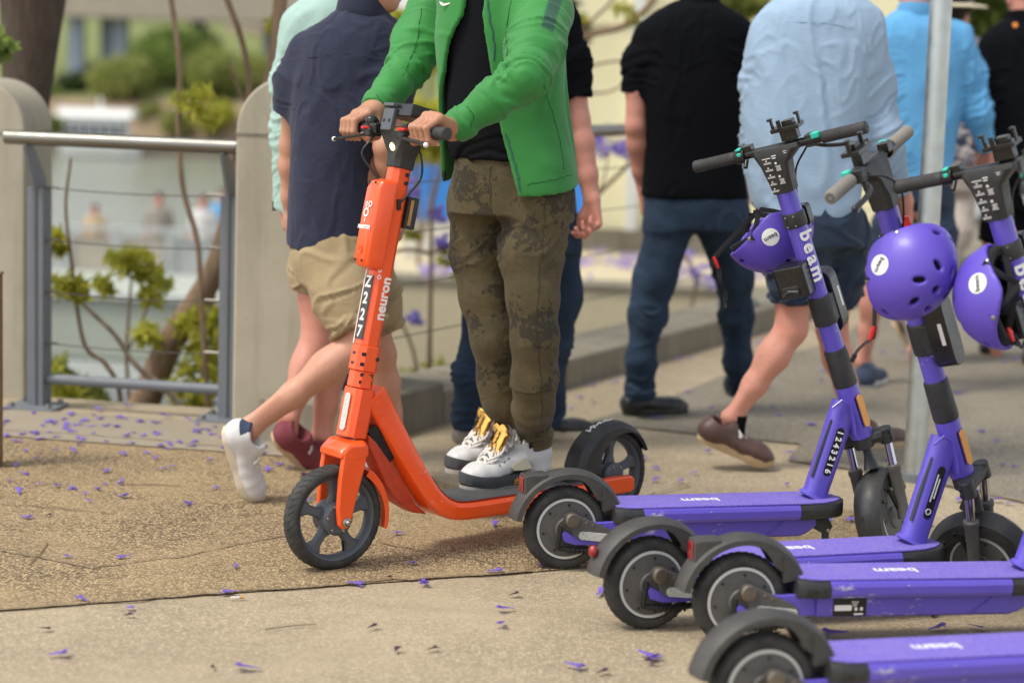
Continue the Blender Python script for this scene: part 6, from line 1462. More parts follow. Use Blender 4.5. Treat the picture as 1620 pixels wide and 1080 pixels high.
# ------------------------------------------------------------------ fallen petals on the paving, one by one
M['petal'] = m_leaf('fallen_petal', (0.29, 0.20, 0.64), (0.38, 0.29, 0.78), (0.24, 0.15, 0.52)); M['petal_dry'] = m_leaf('dried_petal', (0.10, 0.045, 0.08), (0.17, 0.08, 0.14), (0.08, 0.04, 0.04))
def petal_mesh(seed, mat):
    r_ = random.Random(seed); m = MB(); L = .026; rings = []
    for i in range(7):      # crumpled trumpet: narrow tube opening to a frilled mouth
        t = i / 6; rad = .0028 + .0085 * t ** 1.6; fl = .30 + .20 * r_.random()
        rings.append([A(((t - .5) * L * 1.5, math.cos(a) * rad * (1 + (.35 * math.sin(3 * a + r_.random()) if t > .7 else .1 * r_.random())), .0035 + rad * fl + math.sin(a) * rad * fl * (1 + .25 * r_.random()))) for a in np.linspace(0, 6.283, 11)[:-1]])
    m.loft(rings, cap=False)
    for k in range(4):
        a = 6.283 * k / 4 + r_.random(); c = A((.55 * L * 1.35, math.cos(a) * .008, .006 + math.sin(a) * .004)); d = A((math.cos(a) * .3 + .5, math.cos(a), .25 * abs(math.sin(a)))); d = nz(d); s = nz(np.cross(d, (0, 0, 1)))
        m.add([c - s * .003, c + s * .003, c + d * .007 + s * .005 + A((0, 0, .002)), c + d * .011, c + d * .007 - s * .005], [(0, 1, 2, 3, 4)])
    me = m.build('petal', mat); d = me.data; bpy.data.objects.remove(me); return d
PMS = [petal_mesh(i, M['petal']) for i in range(6)]; PMD = [petal_mesh(i + 20, M['petal_dry']) for i in range(3)]
pts = [(300, 800, 1.0), (40, 822, 1.1), (40, 717, .9), (85, 715, .8), (132, 953, 1.2), (208, 967, 1.0), (192, 768, 1.1), (270, 742, .8), (198, 885, 1.0), (372, 902, .9), (395, 1062, 1.3), (90, 1040, 1.4), (365, 942, .9), (110, 885, .8), (635, 848, 1.2), (560, 927, 1.0), (670, 925, 1.1), (780, 908, 1.0), (858, 897, 1.3), (802, 968, 1.1), (795, 991, 1.2), (905, 1058, 1.4), (950, 943, 1.3), (1005, 960, 1.0), (1022, 1042, 1.2), (648, 895, .9), (1020, 728, 1.0), (1095, 752, .9), (782, 835, 1.0), (30, 783, .9), (95, 772, .8), (60, 770, .7), (165, 770, .7), (25, 740, .8), (118, 718, .9), (205, 705, .9), (30, 702, 1.0), (100, 667, 1.0), (75, 672, .9), (130, 670, 1.0), (195, 665, 1.0), (222, 670, 1.1), (250, 672, 1.0), (265, 662, 1.1), (300, 668, 1.1), (312, 675, 1.2), (330, 683, 1.2), (345, 640, .9), (205, 645, 1.0), (112, 660, 1.0), (285, 704, .9), (235, 720, .8), (255, 745, .7), (335, 730, .9), (420, 745, 1.0), (445, 738, .9), (38, 690, .8), (15, 765, .8), (225, 693, .8), (170, 702, .7),
       (1325, 1008, 1.3), (1390, 1018, 1.2), (1480, 998, 1.3), (1540, 995, 1.2), (1545, 1025, 1.1), (1310, 828, 1.0), (1355, 828, 1.2), (1230, 838, 1.0), (1515, 795, 1.2), (1500, 822, 1.0), (1570, 795, 1.1), (1600, 800, 1.0), (1300, 800, 1.0), (1280, 675, 1.0), (1245, 720, .9), (1300, 590, 1.0), (1365, 595, .8), (1400, 560, .9), (1430, 560, .9), (1450, 582, .9), (1550, 685, 1.1), (1580, 700, 1.0), (1520, 625, .9), (1590, 575, .9), (1560, 560, .8), (1490, 665, .8)]
r_ = np.random.RandomState(5)
for k in range(36): s = r_.uniform(0.2, 6.0); q = K0 + kd * s - kn * abs(r_.normal(.05, .10)) - kn * .03; pts.append(('w', q, 1.0))
for k in range(46):
    u, v = r_.uniform(700, 1620), r_.uniform(545, 790); pts.append((u, v, .8))
for k in range(60):
    u = r_.uniform(0, 420); v = r_.normal(678 + .02 * u, 14); pts.append((u, max(650, v), .85))
for k in range(22):
    u, v = r_.uniform(0, 520), r_.uniform(700, 800); pts.append((u, v, .85))
for k in range(26):
    u, v = r_.uniform(0, 1620), r_.uniform(690, 1070); pts.append((u, v, -.7))
for i, pp in enumerate(pts):
    if pp[0] == 'w': g, sc_ = pp[1], pp[2]
    else: g, sc_ = G(pp[0], pp[1]), pp[2]
    dry = sc_ < 0; o = bpy.data.objects.new('fallen_petal', (PMD if dry else PMS)[i % (3 if dry else 6)]); COL.objects.link(o)
    o.location = (g[0], g[1], .009); o.rotation_euler = (r_.normal(0, .12), r_.normal(0, .12), r_.uniform(0, 6.28)); s = abs(sc_) * r_.uniform(.60, .98) * 1.12; o.scale = (s, s * r_.uniform(.8, 1.3), s * r_.uniform(.35, .85))
    tag(o, 'shrivelled dark jacaranda flower lying flat on the paving' if dry else 'fallen purple jacaranda flower lying on the paving', 'flower', 'dried flowers on the paving' if dry else 'fallen jacaranda flowers on the paving')
g = G(375, 950); m = MB(); m.tube([(-.016, 0, .004), (.006, 0, .004)], .0038, 8); m.mat(1).tube([(.006, 0, .004), (.018, 0.001, .004)], .0038, 8); o = m.build('cigarette_butt', [m_plastic('paper', (.7, .66, .6), .8), m_plastic('filter', (.6, .33, .1), .8)]); o.location = (g[0], g[1], .005); o.rotation_euler = (0, 0, .3); tag(o, 'cigarette butt lying on the seam of the paving', 'cigarette')
for i, (a, b) in enumerate((((48, 895), (75, 862)), ((420, 1000), (500, 992)), ((200, 770), (285, 772)))):
    p, q = G(*a), G(*b); m = MB(); mid = (p + q) / 2; m.tube(smooth_pts([p - mid, A((.004, .012, 0)), q - mid], 4), .0016, 5); o = m.build('twig', M['bark_tan']); o.location = (mid[0], mid[1], .008); tag(o, 'thin dry twig lying on the paving', 'twig', 'dry twigs on the paving')
# ================================================================== PEOPLE
M['skin'] = m_skin('skin', (0.56, 0.30, 0.20)); M['skin_tan'] = m_skin('skin_tan', (0.47, 0.245, 0.15)); M['skin_pink'] = m_skin('skin_pink', (0.60, 0.28, 0.205))
M['hair_brown'] = m_cloth('brown_hair', (0.07, 0.04, 0.025), 0.7, 300, 0.8, fold=0.6); M['hair_dark'] = m_cloth('dark_hair', (0.02, 0.015, 0.012), 0.7, 300, 0.8, fold=0.6); M['hair_grey'] = m_cloth('cropped_hair', (0.24, 0.15, 0.11), 0.8, 300, 0.6, fold=0.4)
def m_jacket():
    m = m_cloth('green_jersey', (0.036, 0.225, 0.045), 0.6, 1300, 0.15, 0.14, 0.16, 0.15); t = m.node_tree; p = t.nodes['Principled BSDF']; c = p.inputs['Base Color'].links[0].from_socket
    a = t.nodes.new('ShaderNodeAttribute'); a.attribute_name = 'stripe'; x = t.nodes.new('ShaderNodeMix'); x.data_type = 'RGBA'; t.links.new(a.outputs['Fac'], x.inputs[0]); t.links.new(c, x.inputs[6]); x.inputs[7].default_value = (0.022, 0.085, 0.05, 1); t.links.new(x.outputs[2], p.inputs['Base Color']); return m
M['green'] = m_jacket(); M['green_dark'] = m_cloth('dark_green_stripe', (0.022, 0.085, 0.045), 0.6, 1300, 0.12); M['tee_black'] = m_cloth('black_cotton', (0.0085, 0.009, 0.011), 0.95, 900, 0.25, 0.1, 0.5, 0.0, spec=0.1)
M['tee_black2'] = m_cloth('black_tee_fabric', (0.0055, 0.006, 0.0075), 0.95, 900, 0.25, 0.1, 0.5, 0.0, spec=0.08)
M['navy'] = m_cloth('navy_linen', (0.030, 0.034, 0.062), 0.92, 700, 0.4, 0.2, 0.55); M['khaki'] = m_cloth('khaki_twill', (0.36, 0.275, 0.155), 0.9, 900, 0.3, 0.12, 0.5)
M['mint'] = m_cloth('mint_linen', (0.33, 0.47, 0.415), 0.9, 700, 0.35, 0.12, 0.45, melange=0.25); M['jeans'] = m_cloth('blue_denim', (0.027, 0.046, 0.076), 0.9, 1000, 0.35, 0.4, 0.6, 0.02, col2=(0.0085, 0.015, 0.028), melange=0.3, spec=.15)
M['jeans2'] = m_cloth('dark_denim', (0.022, 0.040, 0.068), 0.9, 1000, 0.35, 0.4, 0.6, 0.02, col2=(0.010, 0.018, 0.032), melange=0.3, spec=.15); M['paleblue'] = m_cloth('pale_blue_oxford', (0.275, 0.375, 0.49), 0.9, 800, 0.3, 0.08, 0.45, melange=0.3)
M['navyshort'] = m_cloth('navy_cotton_shorts', (0.025, 0.040, 0.070), 0.9, 900, 0.3, 0.2, 0.6); M['skyblue'] = m_cloth('sky_blue_linen', (0.105, 0.32, 0.56), 0.9, 700, 0.35, 0.12, 0.5, melange=0.25)
M['palepants'] = m_cloth('pale_stone_trousers', (0.55, 0.48, 0.42), 0.9, 800, 0.3, 0.1, 0.5)
def m_floral():
    t = NT('floral_print'); v = t.n('TexVoronoi'); v.inputs['Scale'].default_value = 26; t.l(t.tc(), v.inputs['Vector']); n = t.noise(30, 4, 0.7, None, 1.2)
    c = t.ramp(n, [(0.40, (0.03, 0.035, 0.07)), (0.50, (0.05, 0.06, 0.11)), (0.53, (0.62, 0.55, 0.52)), (0.72, (0.70, 0.66, 0.62)), (0.80, (0.50, 0.24, 0.24))]); return t.set(col=c, rough=0.9)
M['floral'] = m_floral()
def m_camo():
    t = NT('camouflage_trousers'); c = t.mix(t.ramp(t.noise(5, 4, 0.6), [(0.35, 0), (0.65, 1)]), (0.108, 0.082, 0.040), (0.080, 0.068, 0.037))
    c = t.mix(t.ramp(t.noise(26, 5, 0.7), [(0.45, 0), (0.75, 0.5)]), c, (0.17, 0.125, 0.07))
    area = t.ramp(t.noise(6.5, 3, 0.55), [(0.42, 0), (0.62, 1)]); fine = t.noise(58, 3, 0.6, None, 0.6)
    am = t.ramp(t.math('ADD', t.math('MULTIPLY', fine, 0.55), t.math('MULTIPLY', area, 0.30)), [(0.475, 0), (0.535, 1)]); c = t.mix(t.math('MULTIPLY', am, 0.70), c, (0.026, 0.023, 0.019))
    b = t.bump(t.noise(900, 2), 0.25, 0.0006); b = t.bump(t.noise(40, 4, 0.6, t.tc((1, 1, 1.6)), 0.6), 0.55, 0.004, b); return t.set(col=c, rough=0.92, nrm=b, spec=0.2, sheen=0.05)
M['camo'] = m_camo()
M['leather_white'] = m_plastic('white_leather', (0.62, 0.61, 0.59), 0.45, 0.22, 0.15, 260); M['sole_white'] = m_plastic('worn_pale_sole', (0.60, 0.52, 0.38), 0.75, 0.35, 0.2); M['sole_tan'] = m_plastic('tan_rubber_sole', (0.50, 0.36, 0.20), 0.8, 0.35, 0.2)
M['gold'] = m_metal('gold_foil', (0.85, 0.47, 0.12), 0.24, 0.08, 0.1); M['sole_dark'] = m_plastic('dark_grey_midsole', S(58, 60, 64), 0.6, 0.2, 0.1); M['sole_grey'] = m_plastic('grey_outsole', (0.36, 0.33, 0.29), 0.75, 0.3, 0.1); M['mesh_win'] = m_plastic('cream_mesh', (0.60, 0.54, 0.36), 0.6, 0.1, 0.5, 700)
M['lace'] = m_cloth('shoe_lace', (0.72, 0.69, 0.64), 0.9, 1600, 0.4, fold=0); M['oxblood'] = m_plastic('oxblood_canvas', (0.17, 0.028, 0.040), 0.8, 0.15, 0.3, 500); M['brown_lth'] = m_plastic('brown_leather', (0.085, 0.042, 0.034), 0.45, 0.2, 0.15, 200); M['black_lth'] = m_plastic('black_leather', (0.010, 0.010, 0.011), 0.4, 0.3, 0.1, 200); M['grey_suede'] = m_plastic('grey_suede', (0.28, 0.25, 0.21), 0.9, 0.15, 0.2); M['navy_canvas'] = m_plastic('navy_canvas', (0.03, 0.045, 0.085), 0.85, 0.1, 0.3)
M['hat'] = m_cloth('straw_hat', (0.70, 0.60, 0.42), 0.9, 500, 0.5)
M['eye'] = NT('eye_white').set(col=(0.75, 0.72, 0.68), rough=0.15)


def person(label, base, parts, skin, group=None):
    """the body is one mesh object at the person's feet; parts: fields of one body"""
    vf = join(*[p.mesh() if isinstance(p, Field) else p for p in parts]); o = vf_obj('person', vf, skin, None, base); o.location = tuple(base); return tag(o, label, 'person', group)
def body_core(F, hipc, chest, neck, head_c, face, s=1.0):
    """hidden trunk, neck and head"""
    hipc, chest, neck, head_c = map(A, (hipc, chest, neck, head_c))
    F.cone(hipc, (hipc + chest) / 2, 0.10 * s, 0.105 * s, 0.05); F.cone((hipc + chest) / 2, chest, 0.105 * s, 0.11 * s, 0.05); F.cone(chest, neck - UP * .04, 0.10 * s, 0.06 * s, 0.05)
    F.cone(neck - UP * .05, head_c + (neck - head_c) * .35, 0.062 * s, 0.056 * s, 0.03); add_head(F, head_c, face, UP, s)
def sleeve(F, sh, el, ra=(0.075, 0.07, 0.072), k=0.05, t=None):
    sh, el = A(sh), A(el); F.chain([sh, (sh + el) / 2, el], list(ra), k, flat=True); return F
def shell_hem(F, fn_plane, depth=0.03, th=0.008):
    """hollow the cloth just inside a hem so the edge reads as cloth"""
    F.apply(lambda d, p: np.where(fn_plane(p) < depth, np.maximum(d, -(d + th)), d)); return F
def hem_cut(F, n, p0, hollow=0.03, th=0.009):
    n = nz(n); p0 = A(p0)
    F.apply(lambda d, p: np.maximum(np.where((p - p0) @ n > -hollow, np.maximum(d, -(d + th)), d), (p - p0) @ n)); return F
def trousers(name, mat, parent, base, hips, legs, h=0.007, amp=0.004, seed=0.0, waist=None, crotch=None, hollow=None):
    """hips: px_loft stations already as rows for loftz; legs: lists of (points, radii)"""
    F = Field(h)
    if hips: F.loftz(hips, 0.02, 2.2)
    for pts, rs in legs: F.chain(pts, rs, 0.045, flat=True)
    if waist is not None: F.cut((0, 0, 1), (0, 0, waist))
    if hollow:
        for p0, n in hollow: F.apply(lambda d, p, p0=A(p0), n=nz(n): np.where((((p - p0) @ n) > -0.03) & (np.linalg.norm(p - p0, axis=-1) < 0.16), np.maximum(d, -(d + 0.009)), d))
    vf = F.mesh()
    vf = folds(vf, amp, (7, 7, 11), seed)
    for pts, rs in legs:
        if len(pts) >= 3:
            a, b = A(pts[0]), A(pts[-1]); L = np.linalg.norm(b - a); vf = limb_folds(vf, a, b, amp * 1.6, 26, np.linalg.norm(A(pts[len(pts) // 2]) - a) / L, 0.10, seed + 5); vf = limb_folds(vf, a, b, amp * 2.0, 30, 0.94, 0.07, seed + 9)
    return vf_obj(name, vf, mat, parent, base)
def px(Y, *uv): return [P(u, v, Y + (d[0] if d else 0)) for u, v, *d in uv]
def rpx(Y, *r): return [x / pxm(Y) for x in r]

# ------------------------------------------------------------------ the rider in the green jacket
Yr = 5.78
def build_rider():
    base = A((P(800, 760, Yr)[0], Yr, 0.152)); hipC = P(812, 285, Yr)
    wrR = orange_pt(OBX - 0.045, -0.180, OBZ + 0.048, True); wrL = orange_pt(OBX - 0.055, 0.150, OBZ + 0.045, True)
    gR = orange_pt(OBX, -0.200, OBZ, True); gL = orange_pt(OBX, 0.160, OBZ, True); axv = nz(gL - gR)
    wrR = P(592, 173, 5.70); wrL = P(716, 205, 5.44)
    shL, elL = P(862, 22, 5.66), P(832, 122, 5.42); shR, elR = P(682, 20, 5.98), P(643, 112, 5.88)
    hd = nz(A((-0.75, -0.66, 0))); headc = P(778, -190, Yr) ; neck = P(785, -75, Yr)
    F = Field(0.010); body_core(F, hipC, P(800, 70, Yr), neck, headc, nz(A((-0.8, -0.6, -0.12))), .92); 
    H1 = Field(0.0028); t1 = add_grip_hand(H1, gR, axv, wrR, 0.016, (72, 142, 192, 238), (0.028, 0.022, 0.018, 0.014), 1.12, 1.08); H1.cone(wrR, wrR + (elR - wrR) * .25, 0.027, 0.032, 0.02)
    H2 = Field(0.0028); t2 = add_grip_hand(H2, gL, -axv, wrL, 0.016, (70, 155, 225, 278), (0.027, 0.017, 0.013, 0.012), 1.10, 1.06); H2.cone(wrL, wrL + (elL - wrL) * .25, 0.027, 0.032, 0.02)
    legs = Field(0.010); dsN, dsF = nz(A((-.82, -.57, 0))), nz(A((-.82, -.57, 0))); anN = G(731, 772, .152) - dsN * .243; anF = G(708, 745, .152) - dsF * .243
    legs.chain(px(Yr, (765, 325, .06), (781, 535, .02), (797, 635, .06)) + [anF + UP * .16, anF + UP * .05], [.060, .042, .036, .032, .030]); legs.chain(px(Yr, (845, 325, -.06), (846, 535, -.12), (846, 645, -.06)) + [anN + UP * .16, anN + UP * .05], [.065, .045, .036, .032, .030])
    r = person('man in an open green track jacket and camouflage trousers riding the orange scooter', base, [F, H1, H2, legs], M['skin_tan'])
    # nails
    m = MB()
    for T in (t1, t2):
        for a, b in T:
            d = nz(b - a); n = nz(b - (gR if T is t1 else gL)); n = nz(n - d * (n @ d)); s = np.cross(d, n); m.sphere(b + n * .0062 + d * .002 - base, (.0045, .0055, .0018), 8, 6, np.stack([s, d, n], 1))
    M['nail'] = m_plastic('nail', (0.62, 0.36, 0.28), 0.3, 0, 0.02); m.build('fingernails', M['nail'], r)
    q = lambda x, y, z: headc; 
    fdir = nz(A((-0.8, -0.6, -0.12))); u_ = nz(UP - fdir * (fdir @ UP)); R3 = np.stack([np.cross(fdir, u_), fdir, u_], 1); hair_cap('hair', lambda x, y, z: headc + R3 @ A((x, y, z)), R3, M['hair_dark'], r, base)
    # trousers
    F = Field(0.0048)
    px_loft(F, Yr, [(236, 722, 900, .120), (262, 717, 902, .124), (300, 712, 905, .130), (338, 713, 903, .130)], .03, 2.4)
    legR = px(Yr, (757, 325, .06), (760, 400, .07), (770, 470, .05), (781, 535, .02), (789, 600, .05), (797, 635, .06)) + [anF + UP * .165 - dsF * .006, anF + UP * .128 - dsF * .008]; rR = rpx(Yr, 47, 44, 38, 33, 30, 28, 25, 27)
    legL = px(Yr, (852, 325, -.035), (840, 400, -.06), (843, 470, -.09), (846, 535, -.12), (845, 600, -.09), (845, 645, -.06)) + [anN + UP * .150 - dsN * .006, anN + UP * .105 - dsN * .010]; rL = rpx(Yr, 56, 49, 40, 36, 34, 31, 28, 30)
    F.chain(legR, rR, .05, flat=True); F.chain(legL, rL, .03, flat=True)
    vf = F.mesh(); vf = folds(vf, .0042, (7, 7, 10), 2.0)
    for lg, sd in ((legR, 1.0), (legL, 6.0)):
        a, b = lg[0], lg[-1]; vf = limb_folds(vf, a, b, .0068, 30, .60, .12, sd, .12); vf = limb_folds(vf, a, b, .0045, 46, .94, .06, sd + 3, .12); vf = limb_folds(vf, a, b, .0045, 24, .12, .10, sd + 7, .14)
    tr_ = vf_obj('trousers', vf, M['camo'], r, base)
    # seams, fly and pocket edge laid on the cloth surface
    tv = vf[0]
    def on_cloth(u, v, lift=.001):
        """nearest cloth point along the line of sight used only to lay the seam on the trouser surface"""
        d = nz(_ray(u, v)); w_ = tv - CAM; t = w_ @ d; e = np.linalg.norm(w_ - t[:, None] * d, axis=1); k = np.where(e < .008)[0]
        if len(k) == 0: return None
        i = k[np.argmin(t[k])]; return tv[i] - d * lift
    M['seam'] = m_cloth('trouser_stitching', (0.055, 0.040, 0.020), 0.95, 900, 0.3, fold=0)
    def seam(pts, rad=.0009, name='seam'):
        q = [on_cloth(u, v) for u, v in pts]; q = [x - base for x in q if x is not None]
        if len(q) > 2: m = MB(); m.tube(q, rad, 5); m.build(name, M['seam'], tr_)
    seam([(u, v) for u, v in zip(np.interp(np.linspace(290, 670, 40), [290, 420, 530, 600, 670], [868, 857, 852, 858, 860]), np.linspace(290, 670, 40))]); seam([(772 + 8 * (t - .4) ** 2, 262 + 82 * t) for t in np.linspace(0, 1, 12)]); seam([(884 - 8 * t, 290 + 50 * t) for t in np.linspace(0, 1, 8)]); seam([(809 + 14 * math.sin(t * 1.5), 254 + 14 * t) for t in np.linspace(0, 1, 7)])
    m = MB(); m.build if False else None
    # tee
    F = Field(0.006); px_loft(F, Yr, [(-70, 735, 850, .08), (-30, 705, 880, .115), (40, 705, 882, .128), (110, 707, 884, .132), (180, 708, 886, .130), (235, 712, 890, .128), (252, 716, 895, .128)], .03, 2.3)
    vf = F.mesh(); vf = folds(vf, .004, (6, 6, 4), 4.0); vf = limb_folds(vf, P(800, 120, Yr), P(805, 250, Yr), .005, 22, .9, .25, 3.0, .25); te = vf_obj('tee_shirt', vf, M['tee_black'], r, base)
    dm = MB()
    for k, (u, v) in enumerate(((766, 26), (766, 38), (768, 32))):
        p = None; d = nz(_ray(u, v)); w_ = vf[0] - CAM; t = w_ @ d; e = np.linalg.norm(w_ - t[:, None] * d, axis=1); kk = np.where(e < .01)[0]
        if len(kk): p = vf[0][kk[np.argmin(t[kk])]]; dm.box(p - base - d * .002, (.010, .004, .0045 if k < 2 else .008))
    if dm.v: dm.build('chest_print', M['white'], te)
    # jacket: hollow shell with an open front, sleeves joined on
    F = Field(0.0055)
    rows = [(-75, 715, 862, .085), (-45, 672, 905, .115), (0, 690, 897, .140), (60, 688, 896, .150), (130, 692, 896, .152), (200, 694, 904, .150), (250, 693, 911, .162), (285, 690, 916, .174), (306, 690, 918, .178)]
    st = px_loft(F, Yr, rows, .03, 2.25)
    zz = A(sorted([s_[0] for s_ in st])); o_ = np.argsort([s_[0] for s_ in st]); cx_ = A([st[i][1] for i in o_]); rx_ = A([st[i][3] for i in o_])
    F.apply(lambda d, p: np.maximum(d, -(d + 0.012)))
    zt, zb_ = P(0, 0, Yr)[2], P(800, 300, Yr)[2]
    def opening(d, p):
        """the zip edges: angles round the body, 0 = towards the camera, negative = to the left"""
        c = np.interp(p[..., 2], zz, cx_); x = p[..., 0] - c; y = p[..., 1] - Yr; a = np.degrees(np.arctan2(x, -y)); t = np.clip((zt - p[..., 2]) / (zt - zb_), -.3, 1)
        left = np.interp(t, [-.3, 0, .33, .65, 1], [-17, -20, -11, -4, 10]); right = np.interp(t, [-.3, 0, .15, .33, .5, 1], [-38, -42, -56, -66, -84, -112])
        r_ = np.sqrt(x * x + y * y) + 1e-6; inside = np.minimum(left - a, a - right) * math.pi / 180 * r_
        return np.maximum(d, inside)
    F.apply(opening)
    # swing of the hem: lower at the two front edges
    hemz = P(905, 290, Yr)[2]
    hemz = P(905, 287, Yr)[2]; hcx = P(800, 279, Yr)[0]; hm = lambda p: hemz + .22 * (p[..., 1] - Yr) - .035 * np.clip((hcx - p[..., 0]) / .17, 0, 1)
    F.apply(lambda d, p: np.maximum(d, hm(p) - p[..., 2]))
    F.chain([shL, shL + (elL - shL) * .55, elL], [.083, .072, .060], .055); mL = elL + (wrL - elL) * .45; eL2 = elL + (wrL - elL) * .90; F.chain([elL, mL, eL2, elL + (wrL - elL) * .97], [.060, .052, .040, .036], .03, flat=True)
    F.chain([shR, shR + (elR - shR) * .55, elR], [.078, .066, .056], .05); mR = elR + (wrR - elR) * .5; F.chain([elR, mR, elR + (wrR - elR) * .90, elR + (wrR - elR) * .985], [.056, .048, .041, .037], .03, flat=True)
    for e_, w_ in ((elL, wrL), (elR, wrR)):
        n = nz(w_ - e_); p0 = e_ + (w_ - e_) * .97; F.cone(p0 - n * .02, p0 + n * .04, .031, .031, .004, op='sub')
    vf = F.mesh(); vv = vf[0]
    armm = lambda v: np.ones(len(v))
    vf = folds(vf, .0026, (5, 5, 9), 11.0, mask=lambda v: np.clip((v[:, 2] - hemz) / .12, .15, 1))
    for a, b, s_ in ((shL, elL, 1.0), (shR, elR, 4.0)): vf = limb_folds(vf, a, b, .0060, 34, .50, .30, s_, .095); vf = limb_folds(vf, a, b, .0060, 30, 1.0, .16, s_ + 2, .085)
    for a, b, s_ in ((elL, wrL, 7.0), (elR, wrR, 9.0)): vf = limb_folds(vf, a, b, .0055, 34, .22, .25, s_, .09); vf = limb_folds(vf, a, b, .003, 40, .80, .10, s_ + 1, .09)
    vf = folds(vf, .006, (9, 9, 3.5), 17.0, mask=lambda v: np.clip((v[:, 0] - P(840, 150, Yr)[0]) / .05, 0, 1) * np.clip((P(0, 60, Yr)[2] - v[:, 2]) / .1, 0, 1) * np.clip((v[:, 2] - hemz - .02) / .08, 0, 1))
    # colour: dark stripe down the upper sleeve, cuff band
    v, f = vf; cen = v[f].mean(1); mi = np.zeros(len(f), int)
    ab = elL - shL; L_ = np.linalg.norm(ab); un = ab / L_; w_ = cen - shL; t = (w_ @ un) / L_; e = w_ - (w_ @ un)[:, None] * un; out = nz(A((.30, -1.0, .35))); out = nz(out - un * (out @ un)); side = np.cross(un, out)
    w_ = v - shL; t = (w_ @ un) / L_; e = w_ - (w_ @ un)[:, None] * un; er = np.linalg.norm(e, axis=1); sl_ = er * np.arctan2(e @ side, e @ out)
    mask = np.clip((.019 - np.abs(sl_)) / .006 + .5, 0, 1) * np.clip((.60 - t) / .03 + .5, 0, 1) * (er < .11)
    jk = vf_obj('jacket', vf, M['green'], r, base); at_ = jk.data.attributes.new('stripe', 'FLOAT', 'POINT'); at_.data.foreach_set('value', mask.astype(np.float32))
    M['jseam'] = m_cloth('jacket_stitching', (0.016, 0.105, 0.025), 0.8, 900, .2, fold=0)
    def jseam(uv, name='seam', k_=40, rad=.0012):
        u_, v_ = zip(*uv); tt = np.linspace(0, len(uv) - 1, k_); q = []
        for a, b in zip(np.interp(tt, range(len(uv)), u_), np.interp(tt, range(len(uv)), v_)):
            d = nz(_ray(a, b)); ww = v - CAM; t = ww @ d; ee = np.linalg.norm(ww - t[:, None] * d, axis=1); k = np.where(ee < .007)[0]
            if len(k): q.append(v[k[np.argmin(t[k])]] - base - d * .0003)
        if len(q) > 5:
            q = A(q); q[1:-1] = (q[:-2] + q[1:-1] + q[2:]) / 3; m = MB(); m.tube(list(q), rad, 5); m.build(name, M['jseam'], jk)
    jseam([(836, 291), (870, 284), (908, 277)]); jseam([(862, 138), (878, 180), (890, 225), (895, 268)]); jseam([(596, 146), (607, 160), (611, 178)], k_=20); jseam([(735, 166), (747, 184), (748, 206)], k_=20); jseam([(806, 0), (800, 30), (797, 60), (800, 86)], k_=24); jseam([(666, 10), (660, 60), (640, 118)], k_=24)
    # zip tape along the near edge and the pull at the tip of the far panel
    jv = v
    m = MB(); q = []
    for u, v_ in zip(np.interp(np.r_[np.linspace(-20, 90, 12), np.linspace(207, 300, 16)], [-20, 0, 98, 193, 302], [762, 765, 779, 797, 826]), np.r_[np.linspace(-20, 90, 12), np.linspace(207, 300, 16)]):
        if 92 < v_ < 206: continue
        d = nz(_ray(u + 2, v_)); ww = jv - CAM; t = ww @ d; ee = np.linalg.norm(ww - t[:, None] * d, axis=1); k = np.where(ee < .010)[0]
        if len(k): q.append(jv[k[np.argmin(t[k])]] - base - d * .001)
    M['zip'] = m_plastic('zip_tape', (0.02, 0.10, 0.08), 0.5, 0, 0.3)
    for run in (q[:12], q[12:]):
        run = [x for x in run if True]
        if len(run) > 3: m.tube(run, .0026, 6)
    m.build_each('zip', M['zip'], jk)
    c = P(690, 290, Yr); k = np.argmin(np.linalg.norm(jv - c, axis=1)); p = jv[k] - base; m = MB(); m.tube([p + A((0, 0, .008)), p - A((0, 0, .010)), p - A((0, 0, .022))], [.006, .0055, .003], 8); m.build('zip_pull', M['gloss_black'], jk)
    # curved tick on the chest of the far panel
    d = nz(_ray(701, 3)); ww = jv - CAM; t = ww @ d; ee = np.linalg.norm(ww - t[:, None] * d, axis=1); k = np.where(ee < .010)[0]
    if len(k):
        p = jv[k[np.argmin(t[k])]] - base - d * .004; X_ = nz(A((.9, -.35, 0))); tick = [(-.022, .004), (-.017, -.006), (-.008, -.009), (.003, -.006), (.030, .006), (.003, -.001), (-.008, -.002), (-.013, .001)]
        m = MB(); plate(m, p, X_, UP, tick, .002); m.build('chest_mark', M['white'], jk)
    # high sneakers: white uppers, gold tongues, dark midsoles with a jagged gold band
    def sneaker(heel, toe):
        o, tr = make_shoe(r, base, heel, toe, M['leather_white'], M['sole_dark'], L=.300, w_=.112, ankle=.138, sole=.036, h=.0035, lace_mat=M['lace'], name='sneaker')
        m = MB(); ol = [(x - .003, y) for x, y in outline_shoe(.303, .114)]; m.loft([[tr(A((x, y * g, z))) for x, y in ol] for z, g in ((-.004, .97), (.003, 1.012), (.009, 1.008))]); m.build('outsole', M['sole_grey'], o, angle=50)
        m = MB()
        for sg in (-1, 1):
            pts = [(.05 + .012 * k, (.026 if k % 2 else .014) + .004 * math.sin(k)) for k in range(9)]
            for k in range(8):
                x0, x1 = pts[k][0], pts[k + 1][0]; ys = lambda x: sg * (np.interp(x / .3, [0.03, .12, .3, .5, .68], [.52, .76, .78, .80, 1.0]) * .114 / 2 * 1.03 + .0012)
                m.add([tr(A((x0, ys(x0), .006))), tr(A((x1, ys(x1), .006))), tr(A((x1, ys(x1), pts[k + 1][1]))), tr(A((x0, ys(x0), pts[k][1])))], [(0, 1, 2, 3) if sg < 0 else (3, 2, 1, 0)])
        m.build('flame_band', M['gold'], o, smooth=False)
